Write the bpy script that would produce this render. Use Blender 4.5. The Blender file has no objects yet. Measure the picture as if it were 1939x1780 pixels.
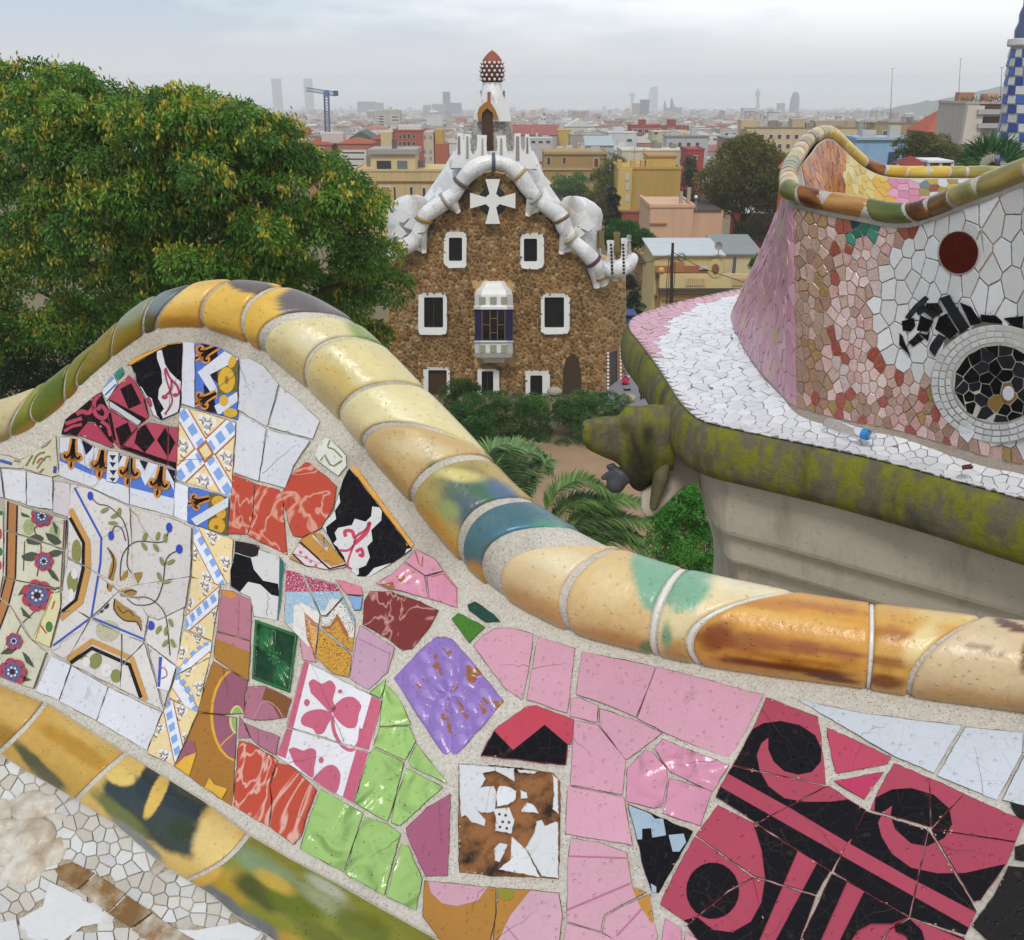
import bpy, math, random
import numpy as np
from mathutils import Vector, noise, geometry
from mathutils.bvhtree import BVHTree
random.seed(7); np.random.seed(7)
SC = bpy.context.scene
COL = SC.collection
# ---------------------------------------------------------------- camera
FPX, PITCH, EYE = 1800.0, math.radians(22.35), 1.65
cam = bpy.data.cameras.new('camera'); camo = bpy.data.objects.new('camera', cam); COL.objects.link(camo)
cam.sensor_width = 36.0; cam.lens = FPX / 1939 * 36; cam.clip_start = .05; cam.clip_end = 40000
camo.location = (0, 0, EYE); camo.rotation_euler = (math.pi / 2 - PITCH, 0, 0)
SC.camera = camo
SC.cycles.volume_bounces = 2
# ---------------------------------------------------------------- world: overcast sky over a Sky Texture
SUN_EL, SUN_ROT = math.radians(52), math.radians(-35)
W = bpy.data.worlds.new('World'); SC.world = W; W.use_nodes = True
nt = W.node_tree; nt.nodes.clear()
def wn(t, **k):
    n = nt.nodes.new(t)
    for a, v in k.items(): setattr(n, a, v)
    return n
out = wn('ShaderNodeOutputWorld'); bg = wn('ShaderNodeBackground'); bg.inputs[1].default_value = .1
sky = wn('ShaderNodeTexSky', sky_type='NISHITA', sun_disc=False, sun_elevation=SUN_EL, sun_rotation=SUN_ROT)
tc = wn('ShaderNodeTexCoord'); mp = wn('ShaderNodeMapping'); mp.inputs['Scale'].default_value = (1.0, 1.0, 4.5)
ns = wn('ShaderNodeTexNoise'); ns.inputs['Scale'].default_value = 1.7; ns.inputs['Detail'].default_value = 6; ns.inputs['Roughness'].default_value = .6
rp = wn('ShaderNodeValToRGB')
rp.color_ramp.elements[0].position = .40; rp.color_ramp.elements[0].color = (4.1, 4.95, 5.9, 1)
rp.color_ramp.elements[1].position = .62; rp.color_ramp.elements[1].color = (8.3, 8.4, 8.7, 1)
mx = wn('ShaderNodeMix', data_type='RGBA'); mx.inputs[0].default_value = .93
nt.links.new(tc.outputs['Generated'], mp.inputs[0]); nt.links.new(mp.outputs[0], ns.inputs['Vector'])
sx = wn('ShaderNodeSeparateXYZ'); nt.links.new(tc.outputs['Generated'], sx.inputs[0])
ma = wn('ShaderNodeMath', operation='MULTIPLY_ADD'); ma.inputs[1].default_value = .36; nt.links.new(sx.outputs[0], ma.inputs[0]); nt.links.new(ns.outputs[0], ma.inputs[2])   # the cloud thins towards the left
nt.links.new(ma.outputs[0], rp.inputs[0]); nt.links.new(sky.outputs[0], mx.inputs[6]); nt.links.new(rp.outputs[0], mx.inputs[7])
sep = wn('ShaderNodeSeparateXYZ'); nt.links.new(tc.outputs['Generated'], sep.inputs[0])
hr = wn('ShaderNodeValToRGB'); hr.color_ramp.elements[0].position = .0; hr.color_ramp.elements[0].color = (1, 1, 1, 1); hr.color_ramp.elements[1].position = .075; hr.color_ramp.elements[1].color = (0, 0, 0, 1); hr.color_ramp.interpolation = 'EASE'
hm = wn('ShaderNodeMix', data_type='RGBA'); hm.inputs[7].default_value = (5.3, 5.45, 5.65, 1)   # grey murk low over the sea
nt.links.new(sep.outputs[2], hr.inputs[0]); nt.links.new(hr.outputs[0], hm.inputs[0]); nt.links.new(mx.outputs[2], hm.inputs[6]); nt.links.new(hm.outputs[2], bg.inputs[0]); nt.links.new(bg.outputs[0], out.inputs[0])
sl = bpy.data.lights.new('sun', 'SUN'); sl.energy = 1.5; sl.angle = math.radians(14); sl.color = (1, .97, .92)
so = bpy.data.objects.new('sun', sl); COL.objects.link(so)
# light comes from high on the left, slightly behind the camera
so.rotation_euler = (math.radians(90) - SUN_EL, 0, SUN_ROT + math.radians(20))
vs = SC.view_settings; vs.view_transform = 'Standard'; vs.look = 'None'; vs.exposure = 0.36; vs.gamma = 1; vs.use_curve_mapping = False
# ---------------------------------------------------------------- geometry of the viewpoint
CAM = np.array([0, 0, EYE]); CP, SP = math.cos(PITCH), math.sin(PITCH)
def ray(x, y):
    r = (np.asarray(x, float) - 969.5) / FPX; u = (890 - np.asarray(y, float)) / FPX
    return np.stack([r, CP + u * SP, -SP + u * CP], -1)
def atd(x, y, d): return CAM + ray(x, y) * d
def atz(x, y, z):
    R = ray(x, y); return CAM + R * ((z - EYE) / R[2])
def aty(x, y, Y):
    R = ray(x, y); return CAM + R * (Y / R[1])
def proj(P):
    P = np.asarray(P, float) - CAM
    d = P[..., 1] * CP - P[..., 2] * SP; u = P[..., 1] * SP + P[..., 2] * CP
    return 969.5 + FPX * P[..., 0] / d, 890 - FPX * u / d
def lin(h):
    h = h.lstrip('#'); c = [int(h[i:i + 2], 16) / 255 for i in (0, 2, 4)]
    return tuple(v / 12.92 if v <= .04045 else ((v + .055) / 1.055) ** 2.4 for v in c)
GAIN = .80
def alb(h): return tuple(min(.85, v * GAIN) for v in lin(h))
def nrm(v): return v / (np.linalg.norm(v) + 1e-12)
# ---------------------------------------------------------------- objects
def link(o): COL.objects.link(o); return o
def tag(o, label=None, cat=None, group=None, kind=None):
    if label: o['label'] = label
    if cat: o['category'] = cat
    if group: o['group'] = group
    if kind: o['kind'] = kind
    return o
def thing(name, loc, label, cat, group=None):
    o = link(bpy.data.objects.new(name, None)); o.location = loc; o.empty_display_size = .1
    return tag(o, label, cat, group)
def origin(o):
    v = np.zeros(3)
    while o is not None: v = v + np.array(o.location); o = o.parent
    return v
def mesh(name, V, F, mats, mi=None, parent=None, smooth=False, cols=None, kind=None):
    V = np.asarray(V, float)
    if parent is not None: V = V - origin(parent)
    me = bpy.data.meshes.new(name); me.from_pydata(V.tolist(), [], F)
    for m in (mats if isinstance(mats, (list, tuple)) else [mats]): me.materials.append(m)
    if mi is not None: me.polygons.foreach_set('material_index', mi)
    if smooth: me.polygons.foreach_set('use_smooth', [True] * len(me.polygons))
    if cols is not None:
        a = me.color_attributes.new('Col', 'FLOAT_COLOR', 'POINT')
        c = np.ones((len(V), 4)); c[:, :3] = cols; a.data.foreach_set('color', c.ravel())
    me.update()
    o = link(bpy.data.objects.new(name, me)); o.parent = parent
    if kind: o['kind'] = kind
    return o
class MB:
    "collects several shapes for one mesh"
    def __init__(s): s.V = []; s.F = []; s.M = []; s.C = []
    def add(s, V, F, m=0, c=None):
        b = len(s.V); s.V += [tuple(v) for v in V]; s.F += [[i + b for i in f] for f in F]; s.M += [m] * len(F)
        s.C += [c if c is not None else (.5, .5, .5)] * len(V)
    def box(s, x0, x1, y0, y1, z0, z1, m=0, c=None):
        V = [(x, y, z) for x in (x0, x1) for y in (y0, y1) for z in (z0, z1)]
        s.add(V, [(0, 1, 3, 2), (4, 6, 7, 5), (0, 4, 5, 1), (2, 3, 7, 6), (0, 2, 6, 4), (1, 5, 7, 3)], m, c)
    def grid(s, G, m=0, closeu=False, closev=False, c=None):
        nu, nv = G.shape[:2]; F = []
        for i in range(nu - (0 if closeu else 1)):
            for j in range(nv - (0 if closev else 1)):
                F.append((i * nv + j, ((i + 1) % nu) * nv + j, ((i + 1) % nu) * nv + (j + 1) % nv, i * nv + (j + 1) % nv))
        s.add(G.reshape(-1, 3), F, m, c)
    def tube(s, P, R, n=8, m=0, cap=True, c=None):
        P = np.asarray(P, float); k = len(P); R = np.broadcast_to(R, (k,))
        rings = []; up = np.array([.13, .37, .92]); up = up / np.linalg.norm(up)
        for i in range(k):
            t = nrm(P[min(i + 1, k - 1)] - P[max(i - 1, 0)])
            a = np.cross(t, up)
            if np.linalg.norm(a) < .05: a = np.cross(t, np.array([1., 0, 0]))
            a = nrm(a); b = np.cross(a, t)
            th = np.arange(n) / n * 2 * math.pi
            rings.append(P[i] + R[i] * (np.cos(th)[:, None] * a + np.sin(th)[:, None] * b))
        G = np.array(rings); s.grid(G, m, closev=True, c=c)
        if cap:
            b0 = len(s.V) - k * n
            s.F += [list(range(b0, b0 + n))[::-1], list(range(b0 + (k - 1) * n, b0 + k * n))]; s.M += [m, m]
    def lathe(s, prof, c0, n=20, m=0, c=None, sx=1, sy=1, closed=False):
        th = np.arange(n) / n * 2 * math.pi
        G = np.array([[(c0[0] + r * math.cos(t) * sx, c0[1] + r * math.sin(t) * sy, c0[2] + z) for t in th] for r, z in prof])
        s.grid(G, m, closev=True, c=c)
    def build(s, name, mats, parent=None, smooth=False, cols=False, kind=None):
        return mesh(name, s.V, s.F, mats, s.M, parent, smooth, np.array(s.C) if cols else None, kind)
def copy_tree(o, parent=None):
    c = o.copy(); COL.objects.link(c); c.parent = parent
    for ch in list(o.children): copy_tree(ch, c)
    return c
# ---------------------------------------------------------------- materials
MC = {}
class NT:
    def __init__(s, name):
        s.m = bpy.data.materials.new(name); s.m.use_nodes = True; s.t = s.m.node_tree; s.t.nodes.clear()
        s.o = s.n('ShaderNodeOutputMaterial'); s.b = s.n('ShaderNodeBsdfPrincipled'); s.l(s.b.outputs[0], s.o.inputs[0])
        s.tc = s.n('ShaderNodeTexCoord')
    def n(s, t, **k):
        x = s.t.nodes.new(t)
        for a, v in k.items(): setattr(x, a, v)
        return x
    def l(s, a, b): s.t.links.new(a, b)
    def noise(s, scale, detail=3, rough=.5, vec=None, dist=0):
        x = s.n('ShaderNodeTexNoise'); x.inputs['Scale'].default_value = scale; x.inputs['Detail'].default_value = detail
        x.inputs['Roughness'].default_value = rough; x.inputs['Distortion'].default_value = dist
        s.l(vec or s.tc.outputs['Object'], x.inputs['Vector']); return x.outputs[0]
    def voro(s, scale, feature='F1', vec=None, out='Distance'):
        x = s.n('ShaderNodeTexVoronoi', feature=feature); x.inputs['Scale'].default_value = scale
        s.l(vec or s.tc.outputs['Object'], x.inputs['Vector']); return x.outputs[out]
    def ramp(s, f, stops):
        x = s.n('ShaderNodeValToRGB'); e = x.color_ramp.elements
        while len(e) < len(stops): e.new(.5)
        for k, (p, c) in enumerate(stops):
            e[k].position = p; e[k].color = (*c, 1) if len(c) == 3 else c
        s.l(f, x.inputs[0]); return x.outputs[0]
    def mix(s, f, a, b, mode='MIX'):
        x = s.n('ShaderNodeMix', data_type='RGBA', blend_type=mode)
        for v, i in ((f, 0), (a, 6), (b, 7)):
            if hasattr(v, 'links'): s.l(v, x.inputs[i])
            else: x.inputs[i].default_value = v if i == 0 else (*v, 1)
        return x.outputs[2]
    def math(s, op, a, b=None, clamp=False):
        x = s.n('ShaderNodeMath', operation=op, use_clamp=clamp)
        for v, i in ((a, 0), (b, 1)):
            if v is None: continue
            if hasattr(v, 'links'): s.l(v, x.inputs[i])
            else: x.inputs[i].default_value = v
        return x.outputs[0]
    def bump(s, h, dist, strength=1.0):
        x = s.n('ShaderNodeBump'); x.inputs['Distance'].default_value = dist; x.inputs['Strength'].default_value = strength
        s.l(h, x.inputs['Height'])
        if getattr(s, 'lastb', None): s.l(s.lastb, x.inputs['Normal'])
        s.lastb = x.outputs[0]; s.l(s.lastb, s.b.inputs['Normal'])
    def color(s, c):
        if hasattr(c, 'links'): s.l(c, s.b.inputs['Base Color'])
        else: s.b.inputs['Base Color'].default_value = (*c, 1)
    def rough(s, r, spec=.5):
        if hasattr(r, 'links'): s.l(r, s.b.inputs['Roughness'])
        else: s.b.inputs['Roughness'].default_value = r
        s.b.inputs['Specular IOR Level'].default_value = spec
def rain(t, scale=125, amt=.0014, dens=.45):
    "beads of rain water lying on a glaze"
    v = t.n('ShaderNodeTexVoronoi', feature='F1'); v.inputs['Scale'].default_value = scale; t.l(t.tc.outputs['Object'], v.inputs['Vector'])
    sep = t.n('ShaderNodeSeparateColor'); t.l(v.outputs['Color'], sep.inputs[0])
    size = t.math('MULTIPLY', t.math('SUBTRACT', sep.outputs[0], dens, True), .62)
    h = t.math('SUBTRACT', size, v.outputs['Distance'], True)
    t.bump(t.math('POWER', t.math('MULTIPLY', h, 6.0, True), .5), amt)
def glaze(hexc, rough=.24, wavy=0., drops=1, var=.15, attr=False, speck=None):
    key = ('g', hexc, rough, wavy, drops, var, attr, speck)
    if key in MC: return MC[key]
    t = NT('glaze_' + (hexc or 'painted'))
    if attr: a = t.n('ShaderNodeAttribute', attribute_name='Col'); c = a.outputs['Color']
    else: c = alb(hexc)
    rnd = t.n('ShaderNodeObjectInfo').outputs['Random']
    n1 = t.noise(9, 4, .6)
    k = t.math('ADD', t.math('MULTIPLY', n1, var * 2), t.math('ADD', t.math('MULTIPLY', rnd, var * .7), 1 - var * 1.35))
    cmb = t.n('ShaderNodeCombineColor')
    for i in range(3): t.l(k, cmb.inputs[i])
    c = t.mix(1.0, c, cmb.outputs[0], 'MULTIPLY')
    # grime
    g = t.ramp(t.noise(60, 6, .7), [(.6, (0, 0, 0)), (.78, (1, 1, 1))])
    c = t.mix(t.math('MULTIPLY', g, .3), c, (.16, .12, .08))
    ck = t.ramp(t.voro(38, 'DISTANCE_TO_EDGE'), [(.0, (1, 1, 1)), (.018, (0, 0, 0))]); c = t.mix(t.math('MULTIPLY', t.math('MULTIPLY', ck, t.noise(6, 2)), .35), c, (.12, .08, .05))
    if speck: c = t.mix(t.ramp(t.noise(420, 2, .5), [(.56, (0, 0, 0)), (.62, (1, 1, 1))]), c, alb(speck))
    t.color(c)
    r = t.math('ADD', t.math('MULTIPLY', t.noise(25, 3), .22), rough - .08)
    t.rough(r, .36 if attr or sum(alb(hexc)) > .12 else .16)
    if wavy: t.bump(t.noise(17, 1, .4, dist=.8), .02 * wavy)
    t.bump(t.noise(55, 3, .5), .0014); t.bump(t.voro(140, 'DISTANCE_TO_EDGE'), .0003, .6)
    if drops: rain(t)
    MC[key] = t.m; return t.m
def veined(base, vein, scale=16, dist=4, rough=.2):
    key = ('v', base, vein, scale, dist)
    if key in MC: return MC[key]
    t = NT('marbled_' + base)
    n = t.noise(scale, 2, .5, dist=dist)
    v = t.ramp(n, [(.462, alb(base)), (.492, alb(vein)), (.507, alb(vein)), (.535, alb(base))])
    t.color(v); t.rough(rough, .5); t.bump(t.noise(12, 2), .004); rain(t)
    MC[key] = t.m; return t.m
def mortar(name='mortar', a='e6dfd2', b='bdb2a2', speck='4a3c30', scale=1.0):
    t = NT(name)
    c = t.mix(t.noise(7 * scale, 5, .65), alb(a), alb(b))
    c = t.mix(t.ramp(t.noise(190 * scale, 3, .6), [(.38, (0, 0, 0)), (.62, (1, 1, 1))]), c, alb(a))
    c = t.mix(t.ramp(t.voro(230 * scale), [(.12, (1, 1, 1)), (.2, (0, 0, 0))]), c, alb(speck))
    c = t.mix(t.ramp(t.noise(3.5 * scale, 3), [(.55, (0, 0, 0)), (.75, (.55, .55, .55))]), c, alb('6e5a42'))
    t.color(c); t.rough(.92, .2); t.bump(t.noise(260 * scale, 4, .7), .003 / scale); t.bump(t.noise(30 * scale, 3, .6), .004 / scale)
    return t.m
def plain(hexc, rough=.8, var=.15, nscale=3., bump=0., bscale=40, metal=0, spec=.3):
    key = ('p', hexc, rough, var, nscale, bump, bscale, metal)
    if key in MC: return MC[key]
    t = NT('paint_' + hexc); c = np.array(alb(hexc))
    v = t.mix(t.noise(nscale, 5, .65), tuple(c * (1 - var)), tuple(np.minimum(c * (1 + var), .85)))
    t.color(v); t.rough(rough, spec); t.b.inputs['Metallic'].default_value = metal
    if bump: t.bump(t.noise(bscale, 4, .6), bump)
    MC[key] = t.m; return t.m
def vcol(name, rough=.8, spec=.3, bump=0, bscale=40, var=.15, nscale=30, trans=0):
    key = ('vc', name)
    if key in MC: return MC[key]
    t = NT(name); a = t.n('ShaderNodeAttribute', attribute_name='Col').outputs['Color']
    c = t.mix(t.math('MULTIPLY', t.noise(nscale, 4, .6), var * 2), a, (0, 0, 0))
    t.color(c); t.rough(rough, spec)
    if bump: t.bump(t.noise(bscale, 4, .6), bump)
    if trans:
        tr = t.n('ShaderNodeBsdfTranslucent'); t.l(c, tr.inputs[0]); ms = t.n('ShaderNodeMixShader'); ms.inputs[0].default_value = trans
        t.l(t.b.outputs[0], ms.inputs[1]); t.l(tr.outputs[0], ms.inputs[2]); t.l(ms.outputs[0], t.o.inputs[0])
    MC[key] = t.m; return t.m
# ---------------------------------------------------------------- 2-D polygon tools
REG = {'P': (0, 0, 1), 'A': (0, 500, 3.87), 'B': (400, 500, 3.87), 'C': (0, 900, 3.87), 'D': (400, 900, 3.87), 'E': (0, 1320, 3.87),
       'F': (400, 1320, 3.87), 'G': (850, 900, 3.87), 'H': (850, 1320, 3.87), 'Q': (1300, 1000, 3.0345), 'R': (1300, 1320, 3.0345),
       'U': (1450, 200, 3.869), 'X': (1450, 500, 3.869)}
def px(reg, s):
    x0, y0, k = REG[reg]
    p = np.array([[float(v) for v in q.split(',')] for q in s.split()])
    return p / k + np.array([x0, y0])
def area2(p): return float(np.sum(p[:, 0] * np.roll(p[:, 1], -1) - np.roll(p[:, 0], -1) * p[:, 1])) / 2
def inset(p, g):
    "moves every edge of a polygon inwards by g"
    if area2(p) < 0: p = p[::-1]
    n = len(p); q = []
    for i in range(n):
        a, b, c = p[i - 1], p[i], p[(i + 1) % n]
        e1 = (b - a) / (np.linalg.norm(b - a) + 1e-9); e2 = (c - b) / (np.linalg.norm(c - b) + 1e-9)
        n1 = np.array([-e1[1], e1[0]]); n2 = np.array([-e2[1], e2[0]])
        m = n1 + n2; L = np.dot(m, m)
        m = m * (2 / L) if L > .3 else m
        k = np.linalg.norm(m)
        if k > 2: m = m * 2 / k
        q.append(b + m * g)
    return np.array(q)
def rough_edge(p, step=12, j=.8):
    q = []
    for i in range(len(p)):
        a, b = p[i], p[(i + 1) % len(p)]; k = max(1, int(np.linalg.norm(b - a) / step))
        for t in range(k): q.append(a + (b - a) * t / k + (np.random.uniform(-j, j, 2) if t else np.random.uniform(-j, j, 2) * .5))
    return np.array(q)
def tess(p):
    return geometry.tessellate_polygon([[Vector((float(x), float(y), 0)) for x, y in p]])
def clip_tri(sub, tri):
    if area2(tri) < 0: tri = tri[::-1]
    out = [q for q in sub]
    for i in range(3):
        a, b = tri[i], tri[(i + 1) % 3]; e = b - a; inp = out; out = []
        if not inp: return None
        side = [e[0] * (q[1] - a[1]) - e[1] * (q[0] - a[0]) for q in inp]
        for k in range(len(inp)):
            s0, s1 = side[k - 1], side[k]; p0, p1 = inp[k - 1], inp[k]
            if s1 >= 0:
                if s0 < 0: out.append(p0 + (p1 - p0) * s0 / (s0 - s1))
                out.append(p1)
            elif s0 >= 0: out.append(p0 + (p1 - p0) * s0 / (s0 - s1))
    return np.array(out) if len(out) >= 3 and abs(area2(np.array(out))) > .01 else None
def ell(reg, cx, cy, rx, ry=None, ang=0, n=22):
    x0, y0, k = REG[reg]; ry = ry or rx; t = np.arange(n) / n * 2 * math.pi; c, s = math.cos(math.radians(ang)), math.sin(math.radians(ang))
    return np.stack([x0 + (cx + rx * np.cos(t) * c - ry * np.sin(t) * s) / k, y0 + (cy + rx * np.cos(t) * s + ry * np.sin(t) * c) / k], 1)
def smoothline(p, n=4):
    "Catmull-Rom through the points"
    p = np.asarray(p, float); q = np.vstack([2 * p[0] - p[1], p, 2 * p[-1] - p[-2]]); o = []
    for i in range(1, len(q) - 2):
        for t in np.arange(n) / n:
            o.append(.5 * (2 * q[i] + (q[i + 1] - q[i - 1]) * t + (2 * q[i - 1] - 5 * q[i] + 4 * q[i + 1] - q[i + 2]) * t * t + (3 * q[i] - q[i - 1] - 3 * q[i + 1] + q[i + 2]) * t ** 3))
    o.append(p[-1]); return np.array(o)
def stroke(reg, s, w, curve=False, taper=False):
    p = px(reg, s) if isinstance(s, str) else s
    if curve: p = smoothline(p)
    w = w / REG[reg][2] / 2; out = []
    d = np.gradient(p, axis=0); d /= np.linalg.norm(d, axis=1)[:, None] + 1e-9; nn = np.stack([-d[:, 1], d[:, 0]], 1)
    ww = w * np.ones(len(p))
    if taper: ww = w * (1 - .75 * np.linspace(0, 1, len(p)))
    a = p + nn * ww[:, None]; b = p - nn * ww[:, None]
    return [np.array([a[i], a[i + 1], b[i + 1], b[i]]) for i in range(len(p) - 1)]
# ================================================================ the near bench back: a curved face leaning away from the seat
WC = [0.68089246, 0.10510797, 0.19415668, 0.00098198, 0.10433745, 0.14042468]
def face_w(x, y):
    X = (np.asarray(x, float) - 970) / 1000; Y = (np.asarray(y, float) - 1200) / 1000
    return WC[0] + WC[1] * X + WC[2] * Y + WC[3] * X * X + WC[4] * X * Y + WC[5] * Y * Y
def face(x, y): return CAM + ray(x, y) / face_w(x, y)[..., None]
def face_n(x, y):
    a = face(np.array(x - 6.), np.array(y)); b = face(np.array(x + 6.), np.array(y)); c = face(np.array(x), np.array(y - 6.)); d = face(np.array(x), np.array(y + 6.))
    n = nrm(np.cross(b - a, d - c)); return n if np.dot(n, CAM - a) > 0 else -n
def polyat(P, S, s):
    return np.stack([np.interp(s, S, P[:, 0]), np.interp(s, S, P[:, 1])], -1)
ST = np.array([  # lower edge x,y and upper outline x,y of the coping
 (-420,938,-420,852),(-240,905,-240,815),(-80,872,-80,778),(-30,852,-30,764),(10,842,4,755),(78,807,47,744),(134,764,98,720),(158,730,126,696),(217,678,178,655),(282,634,236,596),(312,622,296,558),(395,624,402,529),
 (470,650,500,533),(511,676,588,556),(591,744,680,608),(661,810,752,682),(695,859,806,734),(785,960,905,837),(850,1037,965,911),(900,1095,1030,962),(960,1138,1088,1000),(1082,1201,1156,1032),
 (1227,1236,1272,1072),(1323,1260,1396,1097),(1480,1282,1522,1124),(1636,1302,1656,1144),(1719,1320,1780,1157),(1850,1337,1880,1170),(1939,1348,1955,1178),(2080,1372,2095,1195),(2300,1412,2312,1236),(2560,1462,2572,1288)], float)
Lp, Up = ST[:, :2], ST[:, 2:]
Mp = (Lp + Up) / 2
SS = np.concatenate([[0], np.cumsum(np.linalg.norm(np.diff(Mp, axis=0), axis=1))])
def smooth1(a, s, S):
    "smooth interpolation of station values"
    f = np.interp(s, S, a); return (f + np.interp(s - 14, S, a) + np.interp(s + 14, S, a) + np.interp(s - 28, S, a) + np.interp(s + 28, S, a)) / 5
NS = 420
sg = np.linspace(0, SS[-1], NS)
Lg = np.stack([smooth1(Lp[:, 0], sg, SS), smooth1(Lp[:, 1], sg, SS)], 1); Ug = np.stack([smooth1(Up[:, 0], sg, SS), smooth1(Up[:, 1], sg, SS)], 1)
Mg = (Lg + Ug) / 2
dg = 1 / face_w(Lg[:, 0], Lg[:, 1]); dg = np.convolve(np.pad(dg, 12, 'edge'), np.ones(25) / 25, 'valid') + .012
Cg = CAM + ray(Mg[:, 0], Mg[:, 1]) * dg[:, None]
Tg = np.gradient(Cg, axis=0); Tg /= np.linalg.norm(Tg, axis=1)[:, None]
Vg = CAM - Cg; Vg /= np.linalg.norm(Vg, axis=1)[:, None]
Vg = Vg - Tg * np.sum(Vg * Tg, 1)[:, None]; Vg /= np.linalg.norm(Vg, axis=1)[:, None]   # towards the viewer side
Bg = np.cross(Tg, Vg)
Bg *= np.sign(np.sum(Bg * np.array([0, 0, 1.]), 1))[:, None]                          # upwards
# radius: half of the perpendicular width of the band between the two edges
tp = np.gradient(Mg, axis=0); tp /= np.linalg.norm(tp, axis=1)[:, None]
wd = np.abs((Ug - Lg)[:, 0] * tp[:, 1] - (Ug - Lg)[:, 1] * tp[:, 0])
Rg = wd / 2 * dg / FPX; Rg = np.convolve(np.pad(Rg, 10, 'edge'), np.ones(21) / 21, 'valid')
def ip(A, s):
    return np.stack([np.interp(s, sg, A[:, k]) for k in range(3)], -1)
def tubeP(s, th, dr=0.):
    c = ip(Cg, s); v = ip(Vg, s); b = ip(Bg, s); r = (np.interp(s, sg, Rg) + dr)[..., None]
    return c + r * (np.cos(th)[..., None] * v + np.sin(th)[..., None] * b)
BENCH = thing('mosaic_bench', (0.0, 1.15, 0.0), 'nearest bench back, a collage of broken patterned tiles under a rounded yellow coping', 'bench', 'serpentine mosaic benches')
M_MORTAR = mortar()
M_BISC = plain('bfa98c', .9, .25, 60); M_DIRT_SHADE = plain('5b4a3a', .95, .3, 30)
M_DARKMORTAR = mortar('old_mortar', 'a99a84', '6f604e')
# body of the back: mortar face, core of the coping and outer wall
RU = np.array([(-440,1105),(-120,1238),(0,1290),(96,1329),(238,1420),(388,1511),(478,1578),(555,1622),(645,1669),(723,1713),(839,1777),(960,1845),(1200,1960),(1500,2080),(2200,2300),(2700,2450)], float)
RL = np.array([(-460,1230),(-120,1392),(0,1428),(47,1460),(98,1488),(137,1511),(214,1558),(297,1630),(349,1664),(400,1695),(440,1730),(500,1768),(560,1810),(760,1930),(1050,2075),(1400,2200),(2150,2440),(2650,2600)], float)
nS = 150; tt = np.linspace(0, 1, nS); sL = tt * sg[-1]
arcR = np.concatenate([[0], np.cumsum(np.linalg.norm(np.diff(RU, axis=0), axis=1))])
top = np.stack([np.interp(sL, sg, Lg[:, 0]), np.interp(sL, sg, Lg[:, 1])], 1) - np.array([0, 12.])
bot = polyat(RU, arcR, tt * arcR[-1]) + np.array([0, 20.])
G = np.array([[top[i] + (bot[i] - top[i]) * j / 60 for j in range(61)] for i in range(nS)])
Pm = face(G[..., 0], G[..., 1])
for i in range(nS):
    for j in range(61):
        v = Vector(Pm[i, j]); h = noise.noise(v * 55) * .0012 + noise.noise(v * 14) * .0012
        Pm[i, j] += nrm(CAM - Pm[i, j]) * h
mb = MB(); mb.grid(Pm); mb.build('backrest', M_MORTAR, BENCH, smooth=True)
th = np.radians(np.arange(-180, 180, 15)); S2 = np.linspace(0, sg[-1], 200)
mb = MB(); mb.grid(tubeP(np.repeat(S2[:, None], len(th), 1), np.repeat(th[None], 200, 0), -.0035), closev=True)
bk = ip(Cg, S2) - ip(Vg, S2) * np.array([1, 1, 0]) * np.interp(S2, sg, Rg)[:, None]
wall = np.array([[bk[i] * np.array([1, 1, 0]) + np.array([0, .06 * k / 6, bk[i][2] + (-.3 - bk[i][2]) * k / 6]) for k in range(7)] for i in range(200)])
mb.grid(wall); mb.build('coping_bed', M_MORTAR, BENCH, smooth=True)
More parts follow.
